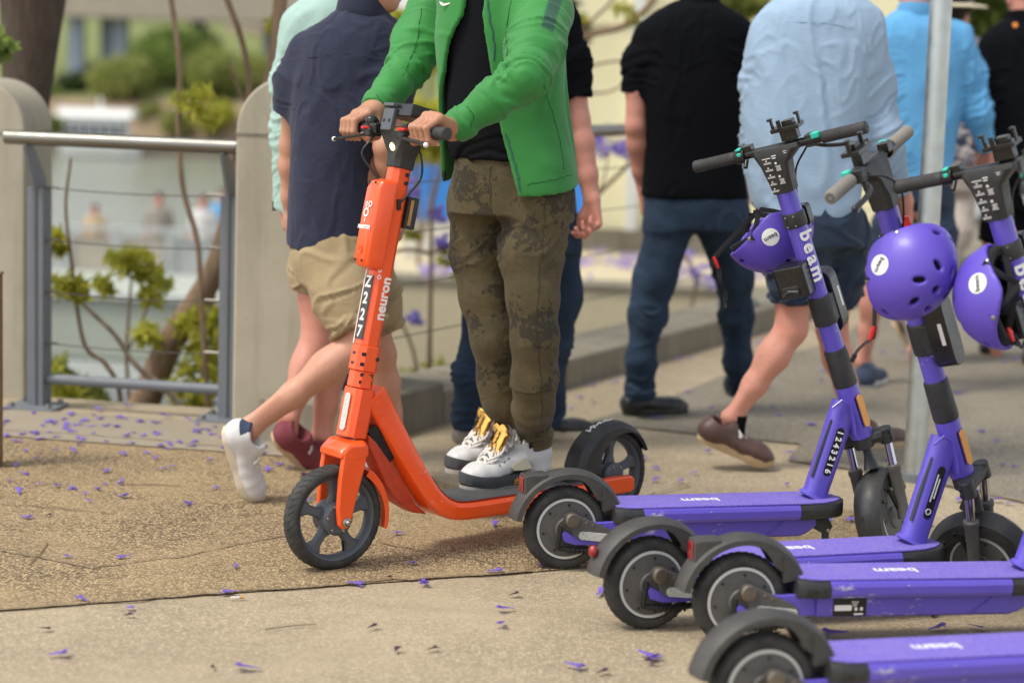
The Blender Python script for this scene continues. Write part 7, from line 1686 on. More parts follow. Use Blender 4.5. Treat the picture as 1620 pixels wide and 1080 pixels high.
        # tongue: padded slab standing out of the collar with a scalloped top
        ol = [(-.026, -.030), (-.034, .005), (-.036, .022), (-.041, .030), (-.035, .040), (-.036, .050), (-.026, .062), (-.014, .056), (0, .064), (.014, .056), (.026, .062), (.036, .050), (.035, .040), (.041, .030), (.036, .022), (.034, .005), (.026, -.030)]
        m = MB(); rg = []
        for th, g in ((-.008, .82), (-.004, .97), (.003, 1), (.0075, .95), (.0105, .80)):
            rg.append([tr(A((.168 - b * .25 + .022 * (1 - (a / .045) ** 2) + th * .97, a * g, .125 + b * .97 * (.97 if g < 1 else 1) + th * .25))) for a, b in ol])
        m.loft(rg); tg = m.build('tongue', M['gold'], o, angle=60, bevel=.002)
        J = [((0, .030), (.004, .022), .0042), ((.004, .022), (-.002, .006), .0048), ((-.002, .006), (-.014, -.004), .003), ((-.014, -.004), (-.021, -.002), .0022), ((-.002, .006), (.010, -.008), .003), ((.010, -.008), (.014, -.022), .0026), ((.003, .020), (.010, .032), .0022), ((.010, .032), (.013, .042), .0018), ((.003, .020), (-.008, .014), .002)]
        m = MB()
        for (a0, b0), (a1, b1), rd_ in J:
            pp = [tr(A((.168 - b * .25 + .022 * (1 - (a / .045) ** 2) + .0120, a, .125 + b * .97 + .004))) for a, b in ((a0, b0), (a1, b1))]; m.tube(pp, [rd_, rd_ * .8], 6)
        a, b = -.001, .033; m.sphere(tr(A((.168 - b * .25 + .022 + .0120, a, .125 + b * .97 + .004))), .0042, 8, 6); m.build('emblem', M['gloss_black'], tg)
        for sg in (-1, 1):      # collar wing with its dark oval, mesh window
            m = MB(); m.loft([[tr(A((x, sg * y, z))) for x, z in ((.055, .075), (.095, .080), (.118, .125), (.108, .150), (.085, .148), (.060, .118))] for y in (.040, .047)]); m.build('collar_wing', M['leather_white'], o, bevel=.003)
            m = MB(); m.sphere(tr(A((.092, sg * .0475, .126))), (.009, .004, .017), 12, 8, None); m.build('collar_oval', M['gloss_black'], o)
            ol = [(.085, .052), (.120, .048), (.150, .050), (.160, .060), (.140, .072), (.115, .082), (.100, .076)]
            m = MB(); m.loft([[tr(A((x, sg * (.0475 + dy + .010 * max(0, (.075 - z)) / .03 * .4), z))) for x, z in ol] for dy in (0, .003)]); m.build('mesh_window', M['mesh_win'], o)
        m = MB()
        for k in range(7):
            sg = 1 if k % 2 else -1; y0 = .030 * sg * (1 - .04 * k)
            m.tube(smooth_pts([tr(A((.196 - .004 * k, 0, .106 + .002 * k))), tr(A((.190 + .010 * k - .03, y0 * .9, .128 - .006 * k))), tr(A((.205 + .006 * k - .02, y0 * 1.35, .108 - .008 * k))), tr(A((.215 + .008 * k, y0 * .8, .088 - .006 * k)))], 5), .0036, 7)
        for k in range(6):
            x = .150 + .016 * k; z = .128 - .0125 * k
            for sg in (-1, 1): m.tube(smooth_pts([tr(A((x, -.034 * sg, z - .010))), tr(A((x + .010, 0, z + .010))), tr(A((x + .020, .033 * sg, z - .018)))], 4), .0038, 7)
        m.build('lace_bow', M['lace'], o)
        m = MB()
        for sg in (-1, 1):
            for k in range(4): m.sphere(tr(A((.165 + .016 * k, sg * .0445, .086 - .009 * k))), .0026, 6, 5)
        m.build_each('eyelet', M['gloss_black'], o)
        m = MB(); m.tube([tr(A((.052, 0, .070))), tr(A((.054, 0, .165))), tr(A((.056, 0, .215)))], .041, 18); m.build('collar_lining', M['gloss_black'], o)
        return o
    hL, tL = G(868, 765, .152), G(729, 775, .152); dL = nz(tL - hL) ; dsh = nz(A((-.82, -.57, 0)))
    tn = G(731, 772, .152); sneaker(tn - dsh * .298, tn); tf = G(708, 745, .152); sneaker(tf - nz(A((-.82, -.57, 0))) * .298, tf)
    return r
rider = build_rider()
# ------------------------------------------------------------------ walkers: common pieces
def shirt(name, mat, parent, base, rows, Y, sleeves=(), hem=None, h=.0065, amp=.004, seed=0., scale=(6, 6, 2.6), yoke=None, collar=None, pw=2.3, hollow=True, hemwave=0.0, sl_amp=.006):
    F = Field(h); st = px_loft(F, Y, rows, .03, pw)
    for pts, rs in sleeves: F.chain(pts, rs, .05, flat=True)
    for pts, rs in sleeves:
        n = nz(A(pts[-1]) - A(pts[-2])); p0 = A(pts[-1]); F.cone(p0 - n * .03, p0 + n * .05, rs[-1] - .008, rs[-1] - .008, .004, op='sub')
    zl = min(s_[0] for s_ in st)
    if hollow: F.apply(lambda d, p: np.where(p[..., 2] < zl + .03, np.maximum(d, -(d + .010)), d))
    if hemwave:
        cx = st[0][1]; F.apply(lambda d, p: np.maximum(d, zl + hemwave * np.clip(1 - np.abs((p[..., 1] - Y)) / .12, 0, 1) - p[..., 2]))
    vf = F.mesh(); vf = folds(vf, amp, scale, seed); vf = folds(vf, amp * .5, (14, 14, 9), seed + 3)
    for pts, rs in sleeves: vf = limb_folds(vf, pts[0], pts[-1], sl_amp, 24, .55, .4, seed + 1, .13)
    o = vf_obj(name, vf, mat, parent, base)
    if collar:
        c, f, rx, ry, hh = collar; R3 = np.stack([np.cross(nz(f), UP), nz(f), UP], 1); m = MB(); rg = []
        for k in range(29):
            a = math.radians(-150 + 300 * k / 28) + math.pi * 1.5; e = R3 @ A((math.cos(a) * rx, math.sin(a) * ry, 0)); lift = UP * (.012 * math.cos(a - math.pi * 1.5))
            rg.append([A(c) + e * g + UP * z + lift - A(base) for g, z in ((.98, -.015), (1.0, hh), (1.04, hh + .004), (1.22, -.012), (1.18, -.016), (1.03, hh - .006))])
        m.loft(rg); m.build('collar', mat, o, angle=60)
    if yoke:
        v = vf[0]; q = []
        for u, vv in yoke:
            d = nz(_ray(u, vv)); w_ = v - CAM; t = w_ @ d; e = np.linalg.norm(w_ - t[:, None] * d, axis=1); k = np.where(e < .012)[0]
            if len(k): q.append(v[k[np.argmin(t[k])]] - A(base) - d * .0005)
        if len(q) > 2: m = MB(); m.tube(q, .0012, 5); m.build('yoke_seam', mat, o)
    return o
def arm_parts(sh, el, wr, hd, pn, th, s=1.0, curl=(16, 26, 18), h=.0042):
    """upper arm, forearm and hand as one fine field"""
    F = Field(h); add_arm(F, sh, el, wr, s); add_hand(F, wr, hd, pn, th, curl, s); return F
def two_legs(hipL, knL, anL, hipR, knR, anR, s=1.0, back=(0, -1, 0), h=.0065):
    F = Field(h); add_leg(F, hipL, knL, anL, s, back); G_ = Field(h); add_leg(G_, hipR, knR, anR, s, back); return [F, G_]
def hair_on(o, base, hc, face, mat, s=1.0, low=-.02, front=.075):
    f = nz(face); u_ = nz(UP - f * (f @ UP)); R3 = np.stack([np.cross(f, u_), f, u_], 1); hair_cap('hair', lambda x, y, z: A(hc) + R3 @ A((x, y, z)) * s, R3, mat, o, base, s, low, front=front)

# ------------------------------------------------------------------ man in navy shirt and khaki shorts, heel lifted
def navy_man():
    Y = 6.30; base = A((P(560, 700, Y)[0], Y, 0)); hd = nz(A((.85, .50, 0))); bk = -hd
    hc = P(598, -48, Y); F = Field(.007); body_core(F, P(548, 400, Y), P(552, 150, Y), P(572, 28, Y), hc, nz(A((.93, .25, -.25))))
    hipN, knN, anN = P(545, 400, Y - .06), P(574, 540, Y - .16), P(396, 676, Y - .20)
    hipF, knF, anF = P(560, 400, Y + .06), P(600, 560, Y + .12), P(625, 712, Y + .22)
    legs = two_legs(hipN, knN, anN, hipF, knF, anF, .98, bk)
    aR = arm_parts(P(622, 90, Y + .02), P(612, 232, Y - .12), P(628, 318, Y - .02), (.1, .2, -1), (-1, 0, 0), (.3, .9, 0)); aL = arm_parts(P(476, 105, Y + .02), P(463, 230, Y + .10), P(462, 345, Y + .16), A((.10, .05, -1)), (1, .2, 0), (.2, .9, 0), 1.0)
    o = person('man in a navy short sleeved shirt and khaki shorts stepping off a lifted white sneaker', base, [F] + legs + [aR, aL], M['skin'])
    hair_on(o, base, hc, nz(A((.93, .25, -.25))), M['hair_brown'])
    m = MB()
    shirt('shirt', M['navy'], o, base, [(8, 545, 604, .055), (24, 522, 618, .085), (50, 490, 634, .115), (90, 472, 640, .135), (160, 462, 628, .145), (240, 460, 600, .15), (320, 456, 598, .15), (370, 454, 602, .15), (394, 455, 606, .15)], Y,
          [([P(484, 80, Y + .02), P(466, 130, Y + .04), P(459, 178, Y + .06)], rpx(Y, 26, 27, 28)), ([P(618, 75, Y + .02), P(616, 130, Y - .04), P(612, 180, Y - .09)], rpx(Y, 32, 34, 36))], amp=.006, seed=3.0, hemwave=.018, collar=(P(574, 20, Y), hd, .075, .07, .045), yoke=[(470, 92), (490, 88), (515, 84), (545, 82), (580, 86), (610, 92)])
    trousers('shorts', M['khaki'], o, base, [(s_[0], s_[1], s_[2], s_[3], s_[4]) for s_ in px_loft(Field(), Y, [(370, 462, 602, .14), (400, 463, 606, .145), (440, 470, 612, .145)])],
             [(px(Y, (525, 405, -.05), (552, 470, -.11), (569, 524, -.15)), rpx(Y, 58, 50, 44)), (px(Y, (565, 410, .06), (586, 470, .10), (600, 520, .12)), rpx(Y, 56, 46, 42))], amp=.0055, seed=8.0, hollow=[(P(566, 524, Y - .15), P(566, 524, Y - .15) - P(552, 470, Y - .11))])
    # lifted near shoe: heel up, toe on the ground
    toe, heel = P(398, 782, Y - .17), P(367, 668, Y - .22); to = G(396, 793) + A((0, .02, .012)); 
    make_shoe(o, base, P(352, 676, Y - .22), P(392, 792, Y - .17), M['leather_white'], M['sole_white'], L=.275, w_=.10, ankle=.075, sole=.026, upv=(.83, -.25, .48), lace_mat=M['lace'], collar_mat=M['navy_canvas'], bend=.35)
    tf = G(672, 757) + A((0, 0, .0)); make_shoe(o, base, tf - hd * .285, tf, M['leather_white'], M['sole_white'], L=.285, w_=.105, ankle=.075, sole=.028, lace_mat=M['lace'])
    return o
navy = navy_man()
# ------------------------------------------------------------------ man in mint shirt with oxblood shoes, beyond him
def mint_man():
    Y = 6.72; base = A((P(510, 735, Y)[0], Y, 0)); hd = nz(A((.8, .6, 0)))
    hc = P(545, -90, Y); F = Field(.008); body_core(F, P(515, 385, Y), P(510, 120, Y), P(530, -15, Y), hc, nz(A((.85, .5, -.1))))
    legs = two_legs(P(512, 395, Y + .03), P(500, 545, Y - .02), P(456, 660, Y - .10), P(530, 395, Y + .05), P(528, 545, Y + .03), P(510, 690, Y + .02), 1.0, -hd)
    aL = arm_parts(P(470, 70, Y), P(455, 200, Y), P(452, 318, Y), (.12, .1, -1), (1, .1, 0), (.2, .9, 0)); aR = arm_parts(P(590, 75, Y + .1), P(600, 200, Y + .1), P(600, 310, Y + .05), (0, .1, -1), (-1, 0, 0), (.2, .9, 0))
    o = person('man in a pale mint shirt and oxblood shoes walking beyond the navy shirted man', base, [F] + legs + [aL, aR], M['skin_pink']); hair_on(o, base, hc, nz(A((.85, .5, -.1))), M['hair_brown'])
    shirt('shirt', M['mint'], o, base, [(-28, 505, 560, .055), (-10, 488, 580, .09), (20, 462, 600, .125), (70, 452, 610, .14), (200, 452, 600, .14), (330, 452, 590, .145), (372, 455, 590, .145)], Y,
          [([P(474, 45, Y), P(456, 130, Y), P(450, 210, Y), P(446, 330, Y)], rpx(Y, 26, 22, 18, 15)), ([P(580, 45, Y + .08), P(598, 130, Y + .1), P(600, 210, Y + .1), P(600, 300, Y + .06)], rpx(Y, 26, 22, 18, 15))], amp=.005, seed=13.0, collar=(P(532, -14, Y), hd, .075, .07, .045))
    trousers('shorts', M['khaki'], o, base, [(s_[0], s_[1], s_[2], s_[3], s_[4]) for s_ in px_loft(Field(), Y, [(355, 470, 580, .14), (400, 472, 580, .145)])],
             [(px(Y, (505, 395, .0), (500, 430, .0), (498, 458, -.0)), rpx(Y, 46, 40, 36)), (px(Y, (535, 395, .05), (535, 440, .05), (534, 470, .05)), rpx(Y, 46, 42, 40))], amp=.006, seed=18.0)
    m = MB(); c = P(450, 326, Y) - base; m.lathe([(.030, -.012), (.033, -.010), (.033, .010), (.030, .012)], c, (0.05, .05, -1), 20, close=True); m.box(c + A((-.034, -.004, 0)), (.010, .030, .032)); w_ = m.build('wristwatch', M['gloss_black'], o, bevel=.002)
    make_shoe(o, base, P(428, 688, Y - .13), P(476, 730, Y - .06), M['oxblood'], M['sole_tan'], L=.27, w_=.098, ankle=.065, sole=.028, upv=(.70, -.35, .62), lace_mat=M['lace'])
    t0 = G(478, 738); make_shoe(o, base, t0 + A((.005, 0.03, 0)), t0 + A((.16, .14, 0)), M['oxblood'], M['sole_tan'], L=.28, w_=.102, ankle=.065, sole=.028, lace_mat=M['lace'])
    return o
mint = mint_man()
# ------------------------------------------------------------------ man in black tee behind the rider
def behind_man():
    Y = 7.10; base = A((P(830, 700, Y)[0], Y, 0)); hd = nz(A((.75, .66, 0)))
    hc = P(850, -110, Y); F = Field(.009); body_core(F, P(838, 350, Y), P(838, 90, Y), P(845, -30, Y), hc, nz(A((.7, .7, -.1))))
    aR = arm_parts(P(896, 60, Y), P(914, 190, Y - .02), P(936, 315, Y - .06), (.12, -.05, -1), (-1, .2, 0), (-.5, .6, -.3), 1.04, (38, 52, 30)); aL = arm_parts(P(775, 60, Y + .15), P(760, 190, Y + .15), P(765, 300, Y + .2), (0, .1, -1), (1, 0, 0), (.2, .9, 0))
    o = person('man in a black tee and blue jeans half hidden behind the rider', base, [F, aR, aL], M['skin_pink']); hair_on(o, base, hc, nz(A((.7, .7, -.1))), M['hair_dark'])
    shirt('tee_shirt', M['tee_black2'], o, base, [(-32, 815, 875, .06), (-18, 795, 893, .09), (10, 775, 905, .125), (60, 770, 902, .14), (180, 772, 898, .14), (310, 775, 905, .145)], Y, [([P(890, 40, Y), P(903, 100, Y), P(909, 157, Y - .01)], rpx(Y, 28, 28, 29)), ([P(785, 40, Y + .1), P(772, 100, Y + .13), P(768, 150, Y + .14)], rpx(Y, 26, 26, 26))], amp=.005, seed=23.)
    trousers('jeans', M['jeans2'], o, base, [(s_[0], s_[1], s_[2], s_[3], s_[4]) for s_ in px_loft(Field(), Y, [(290, 775, 908, .14), (340, 772, 914, .145), (395, 775, 915, .145)])],
             [(px(Y, (872, 380, .02), (882, 470, .06), (868, 540, .10), (862, 630, .16), (862, 668, .2)), rpx(Y, 46, 38, 34, 30, 30)), (px(Y, (805, 380, -.02), (772, 500, -.08), (752, 590, -.05), (746, 672, 0.0)), rpx(Y, 46, 38, 33, 30))], amp=.005, seed=27.)
    t0 = G(722, 708); make_shoe(o, base, t0 + A((.0, .0, 0)), t0 + A((.24, .12, 0)), M['grey_suede'], M['sole_white'], L=.285, w_=.105, ankle=.075, sole=.03, lace_mat=M['lace'], collar_mat=M['black_lth'])
    t0 = G(846, 696); make_shoe(o, base, t0 + A((-.05, .04, 0)), t0 + A((.18, .10, 0)), M['black_lth'], M['sole_white'], L=.285, w_=.105, ankle=.075, sole=.03, lace_mat=M['lace'])
    return o
behind = behind_man()
# ------------------------------------------------------------------ man in black tee and jeans walking away
def black_tee():
    Y = 7.85; base = A((P(1085, 660, Y)[0], Y, 0)); hd = nz(A((.25, .97, 0)))
    hc = P(1112, -58, Y + .03); F = Field(.008); body_core(F, P(1095, 330, Y), P(1090, 120, Y), P(1105, 6, Y), hc, nz(A((.4, .9, -.1))))
    aL = arm_parts(P(1012, 85, Y), P(1006, 200, Y - .02), P(1018, 300, Y + .06), (.1, .15, -1), (1, .2, 0), (.2, .9, 0)); aR = arm_parts(P(1178, 80, Y), P(1186, 190, Y - .02), P(1182, 290, Y + .04), (-.05, .15, -1), (-1, .2, 0), (-.2, .9, 0))
    o = person('man in a black tee and dark blue jeans walking away at the centre', base, [F, aL, aR], M['skin_pink']); hair_on(o, base, hc, nz(A((.4, .9, -.1))), M['hair_grey'], low=-.01)
    shirt('tee_shirt', M['tee_black2'], o, base, [(2, 1072, 1140, .06), (10, 1055, 1152, .085), (24, 1032, 1172, .11), (50, 1014, 1184, .125), (110, 1012, 1182, .135), (180, 1018, 1178, .14), (240, 1020, 1176, .14), (290, 1016, 1182, .145), (312, 1013, 1186, .145)], Y,
          [([P(1024, 58, Y), P(1010, 100, Y), P(1004, 148, Y)], rpx(Y, 20, 21, 22)), ([P(1172, 55, Y), P(1180, 95, Y), P(1183, 135, Y)], rpx(Y, 19, 20, 21))], amp=.006, seed=33., scale=(4, 5, 4))
    m = MB(); rg = []; c = P(1107, 5, Y) - base
    for k in range(24): a = 6.283 * k / 24; e = A((math.cos(a) * .080, math.sin(a) * .070, -.012 * math.sin(a))); rg.append([c + e * g + UP * z for g, z in ((.96, -.02), (.92, .012), (1.0, .014), (1.06, -.02))])
    m.loft(rg + [rg[0]], cap=False); m.build('neckband', M['tee_black2'], o, angle=60)
    trousers('jeans', M['jeans'], o, base, [(s_[0], s_[1], s_[2], s_[3], s_[4]) for s_ in px_loft(Field(), Y, [(290, 1022, 1180, .135), (330, 1018, 1186, .14), (362, 1019, 1186, .135)])],
             [(px(Y, (1057, 365, -.02), (1036, 440, -.04), (1023, 500, -.05), (1014, 570, -.06), (1013, 632, -.06)), rpx(Y, 38, 31, 27, 23, 22)), (px(Y, (1144, 365, .02), (1162, 440, .10), (1165, 500, .16), (1167, 570, .22), (1172, 622, .28)), rpx(Y, 40, 29, 24, 21, 20))], amp=.006, seed=37.)
    t0 = G(988, 660); make_shoe(o, base, t0 + A((.0, .02, 0)), t0 + A((.215, .13, 0)), M['black_lth'], M['black_lth'], L=.29, w_=.105, ankle=.08, sole=.030)
    t0 = G(1200, 618); make_shoe(o, base, t0 - A((.14, .16, 0)), t0 + A((.03, .10, 0)), M['black_lth'], M['black_lth'], L=.29, w_=.105, ankle=.08, sole=.030)
    return o
blk = black_tee()
# ------------------------------------------------------------------ man in pale blue shirt and navy shorts, striding
def pale_man():
    Y = 6.95; base = A((P(1290, 700, Y)[0], Y, 0)); hd = nz(A((.55, .83, 0)))
    hc = P(1318, -85, Y + .05); F = Field(.008); body_core(F, P(1290, 360, Y), P(1280, 120, Y), P(1300, -15, Y), hc, nz(A((.75, .6, -.1))))
    legs = two_legs(P(1262, 370, Y - .02), P(1252, 520, Y - .03), P(1158, 662, Y - .06), P(1322, 370, Y + .05), P(1316, 520, Y + .16), P(1352, 665, Y + .22), 1.06, -hd)
    aL = arm_parts(P(1214, 75, Y), P(1203, 215, Y + .06), P(1207, 330, Y + .16), (.1, .3, -1), (1, .1, 0), (.2, .9, 0)); aR = arm_parts(P(1366, 80, Y), P(1398, 215, Y - .02), P(1432, 318, Y + .06), (.15, .2, -1), (-1, .2, 0), (-.2, .9, 0), 1.05)
    o = person('man in a pale blue long sleeved shirt and navy shorts striding in brown shoes', base, [F] + legs + [aL, aR], M['skin_pink']); hair_on(o, base, hc, nz(A((.75, .6, -.1))), M['hair_dark'], low=-.03)
    shirt('shirt', M['paleblue'], o, base, [(-28, 1268, 1342, .06), (-10, 1245, 1362, .09), (14, 1212, 1386, .13), (60, 1188, 1396, .15), (140, 1178, 1388, .16), (220, 1176, 1368, .165), (280, 1180, 1362, .165), (320, 1188, 1358, .165), (340, 1196, 1352, .165)], Y,
          [([P(1226, 52, Y), P(1208, 140, Y + .03), P(1202, 220, Y + .06), P(1206, 320, Y + .14)], rpx(Y, 32, 27, 22, 17)), ([P(1358, 52, Y), P(1378, 130, Y), P(1398, 215, Y - .02), P(1424, 305, Y + .05)], rpx(Y, 38, 33, 27, 19))], amp=.0055, seed=43., hemwave=.035, collar=(P(1302, -12, Y), hd, .08, .075, .05), yoke=[(1205, 40), (1240, 34), (1275, 32), (1310, 34), (1350, 40), (1380, 46)])
    trousers('shorts', M['navyshort'], o, base, [(s_[0], s_[1], s_[2], s_[3], s_[4]) for s_ in px_loft(Field(), Y, [(300, 1205, 1356, .15), (350, 1212, 1362, .16), (385, 1220, 1366, .16)])],
             [(px(Y, (1268, 375, -.03), (1262, 430, -.03), (1262, 476, -.03)), rpx(Y, 54, 44, 41)), (px(Y, (1325, 375, .06), (1322, 430, .10), (1320, 474, .13)), rpx(Y, 52, 44, 40))], amp=.008, seed=47.)
    make_shoe(o, base, P(1103, 692, Y - .09), P(1214, 738, Y - .06), M['brown_lth'], M['sole_tan'], L=.285, w_=.10, ankle=.068, sole=.030, upv=(.36, -.20, .9), lace_mat=M['lace'])
    m = MB(); q = [P(1160, 670, Y - .06) - base, P(1158, 690, Y - .06) - base]; m.tube([P(1166, 655, Y - .06) - base, P(1162, 672, Y - .06) - base, P(1160, 690, Y - .06) - base], [.037, .039, .040], 16); m.build('sock', M['tee_black2'], o)
    t0 = G(1428, 704); make_shoe(o, base, t0 - A((.22, .14, 0)), t0, M['brown_lth'], M['sole_tan'], L=.285, w_=.10, ankle=.068, sole=.030, lace_mat=M['lace'])
    return o
pale = pale_man()
# ------------------------------------------------------------------ man in sky blue shirt behind the pole
def sky_man():
    Y = 8.75; base = A((P(1450, 600, Y)[0], Y, 0)); hd = nz(A((.35, .94, 0)))
    hc = P(1448, -28, Y + .03); F = Field(.008); body_core(F, P(1450, 300, Y), P(1455, 110, Y), P(1448, 28, Y), hc, nz(A((.55, .83, -.1))))
    legs = two_legs(P(1425, 310, Y), P(1385, 440, Y + .1), P(1366, 572, Y + .15), P(1470, 310, Y), P(1478, 440, Y - .05), P(1450, 555, Y - .15), 1.0, -hd)
    aR = arm_parts(P(1520, 85, Y), P(1545, 170, Y - .02), P(1562, 232, Y + .03), (.15, .1, -1), (-1, .2, 0), (-.3, .8, 0)); aL = arm_parts(P(1398, 90, Y), P(1404, 185, Y), P(1430, 300, Y - .04), (.25, -.1, -1), (1, .2, 0), (.2, .9, 0))
    o = person('man in a bright sky blue long sleeved shirt walking away behind the pole', base, [F] + legs + [aR, aL], M['skin_pink']); hair_on(o, base, hc, nz(A((.55, .83, -.1))), M['hair_grey'], low=.0)
    shirt('shirt', M['skyblue'], o, base, [(18, 1420, 1478, .06), (28, 1405, 1496, .09), (45, 1390, 1520, .12), (85, 1384, 1530, .135), (160, 1388, 1520, .14), (240, 1392, 1508, .145), (282, 1390, 1508, .145)], Y,
          [([P(1400, 60, Y), P(1394, 120, Y), P(1400, 180, Y), P(1420, 280, Y - .03)], rpx(Y, 20, 20, 18, 14)), ([P(1512, 60, Y), P(1534, 118, Y), P(1548, 175, Y - .02), P(1562, 238, Y + .02)], rpx(Y, 25, 23, 20, 15))], amp=.006, seed=53., collar=(P(1450, 26, Y), hd, .078, .07, .045))
    trousers('shorts', M['navyshort'], o, base, [(s_[0], s_[1], s_[2], s_[3], s_[4]) for s_ in px_loft(Field(), Y, [(262, 1398, 1502, .14), (320, 1396, 1504, .14)])],
             [(px(Y, (1425, 320, 0), (1408, 370, .05), (1396, 415, .08)), rpx(Y, 34, 30, 27)), (px(Y, (1476, 320, 0), (1480, 370, -.03), (1480, 415, -.05)), rpx(Y, 34, 30, 27))], amp=.006, seed=57.)
    t0 = G(1392, 604); make_shoe(o, base, t0 - A((.12, .22, 0)), t0 + A((.0, .02, 0)), M['navy_canvas'], M['leather_white'], L=.28, w_=.10, ankle=.07, sole=.028, toecap=M['leather_white'])
    make_shoe(o, base, P(1432, 500, Y - .2), P(1452, 562, Y - .12), M['navy_canvas'], M['leather_white'], L=.27, w_=.098, ankle=.07, sole=.028, upv=(.7, .3, .5))
    return o
sky_p = sky_man()
# ------------------------------------------------------------------ person in floral shirt and straw hat
def floral_p():
    Y = 9.7; base = A((P(1512, 560, Y)[0], Y, 0)); hd = nz(A((.3, .95, 0)))
    hc = P(1506, 28, Y); F = Field(.008); body_core(F, P(1510, 260, Y), P(1520, 110, Y), P(1512, 62, Y), hc, nz(A((.6, .8, -.05))))
    legs = Field(.01); legs.chain(px(Y, (1495, 270), (1490, 380), (1478, 500)), [.06, .045, .035]); legs.chain(px(Y, (1522, 270), (1512, 380, -.1), (1440, 520, -.2)), [.06, .045, .035])
    aR = arm_parts(P(1556, 100, Y), P(1568, 170, Y - .02), P(1548, 235, Y + .1), (-.2, .4, -.7), (-1, .2, 0), (0, .5, .8))
    o = person('person in a floral shirt, straw hat and pale trousers behind the sky blue shirt', base, [F, legs, aR], M['skin']); hair_on(o, base, hc, nz(A((.6, .8, -.05))), M['hair_dark'], 1.08, -.10)
    shirt('shirt', M['floral'], o, base, [(52, 1490, 1535, .06), (62, 1478, 1552, .09), (85, 1470, 1566, .12), (130, 1472, 1566, .13), (200, 1476, 1560, .135), (262, 1474, 1566, .14)], Y, [([P(1552, 85, Y), P(1564, 115, Y), P(1568, 148, Y)], rpx(Y, 18, 19, 19))], amp=.004, seed=63.)
    trousers('trousers', M['palepants'], o, base, [(s_[0], s_[1], s_[2], s_[3], s_[4]) for s_ in px_loft(Field(), Y, [(245, 1476, 1540, .13), (300, 1474, 1540, .13)])], [(px(Y, (1492, 290), (1492, 370), (1482, 440), (1476, 505)), rpx(Y, 26, 24, 22, 20)), (px(Y, (1520, 290), (1512, 370, -.08), (1480, 440, -.15), (1444, 520, -.2)), rpx(Y, 26, 24, 21, 19))], amp=.006, seed=67.)
    c = P(1508, 6, Y) - base; m = MB(); m.lathe([(.0, .10), (.06, .098), (.085, .07), (.092, .0), (.15, -.006), (.165, -.012), (.165, -.018), (.09, -.012)], c, (.05, 0, 1), 36); h_ = m.build('hat', M['hat'], o); m = MB(); m.lathe([(.0935, .004), (.0925, .028), (.089, .028), (.089, .004)], c, (.05, 0, 1), 36, close=True); m.build('hat_band', M['black_lth'], h_)
    make_shoe(o, base, P(1410, 512, Y - .22), P(1440, 556, Y - .18), M['brown_lth'], M['sole_tan'], L=.28, w_=.10, ankle=.075, sole=.032, upv=(.7, -.1, .6)); t0 = G(1490, 548); make_shoe(o, base, t0 - A((.1, .2, 0)), t0, M['brown_lth'], M['sole_tan'], L=.28, w_=.10, ankle=.075, sole=.03)
    return o
flo = floral_p()
# ------------------------------------------------------------------ man in black at the right edge
def right_man():
    Y = 9.0; base = A((P(1605, 600, Y)[0], Y, 0)); hd = nz(A((.2, .97, 0)))
    hc = P(1622, -20, Y); F = Field(.009); body_core(F, P(1610, 300, Y), P(1612, 120, Y), P(1620, 38, Y), hc, nz(A((.2, .97, -.05))))
    legs = two_legs(P(1590, 320, Y), P(1570, 430, Y + .05), P(1576, 540, Y), P(1632, 320, Y), P(1640, 440, Y), P(1640, 560, Y - .1), 1.0, -hd)
    aL = arm_parts(P(1562, 105, Y), P(1552, 195, Y), P(1558, 285, Y + .05), (.05, .15, -1), (1, .2, 0), (.2, .9, 0)); aR = arm_parts(P(1675, 105, Y), P(1690, 195, Y), P(1690, 280, Y + .05), (.0, .15, -1), (-1, .2, 0), (-.2, .9, 0))
    o = person('man in black shirt and shorts cut by the right edge of the picture', base, [F] + legs + [aL, aR], M['skin_pink']); hair_on(o, base, hc, nz(A((.2, .97, -.05))), M['hair_dark'])
    sh_ = shirt('shirt', M['tee_black2'], o, base, [(28, 1592, 1650, .06), (40, 1575, 1666, .09), (60, 1560, 1682, .12), (110, 1554, 1686, .135), (180, 1560, 1680, .14), (260, 1556, 1684, .145), (300, 1554, 1686, .145)], Y, [([P(1572, 75, Y), P(1558, 120, Y), P(1554, 175, Y), P(1556, 235, Y + .02)], rpx(Y, 22, 21, 19, 16)), ([P(1668, 75, Y), P(1684, 120, Y), P(1690, 180, Y)], rpx(Y, 22, 21, 20))], amp=.006, seed=73., collar=(P(1620, 36, Y), hd, .078, .07, .04))
    p = P(1606, 40, Y - .14) - base; m = MB(); m.lathe([(0, .004), (.011, .003), (.012, 0)], p, (0, -1, .3), 16); M['orange_dot'] = m_plastic('orange_badge', (0.8, 0.25, 0.03), 0.4, 0, 0); m.build('orange_badge', M['orange_dot'], sh_)
    trousers('shorts', M['tee_black2'], o, base, [(s_[0], s_[1], s_[2], s_[3], s_[4]) for s_ in px_loft(Field(), Y, [(280, 1560, 1680, .14), (330, 1558, 1682, .14)])], [(px(Y, (1592, 330), (1582, 360), (1576, 385)), rpx(Y, 32, 29, 27)), (px(Y, (1640, 330), (1645, 380), (1645, 400)), rpx(Y, 32, 29, 27))], amp=.005, seed=77.)
    for u, v, dx in ((1572, 562, 0), (1640, 580, 0)):
        t0 = G(u, v); make_shoe(o, base, t0 - A((.05, .10, 0)), t0 + A((.02, .16, 0)), M['black_lth'], M['sole_white'], L=.28, w_=.10, ankle=.075, sole=.03)
    return o
rgt = right_man()
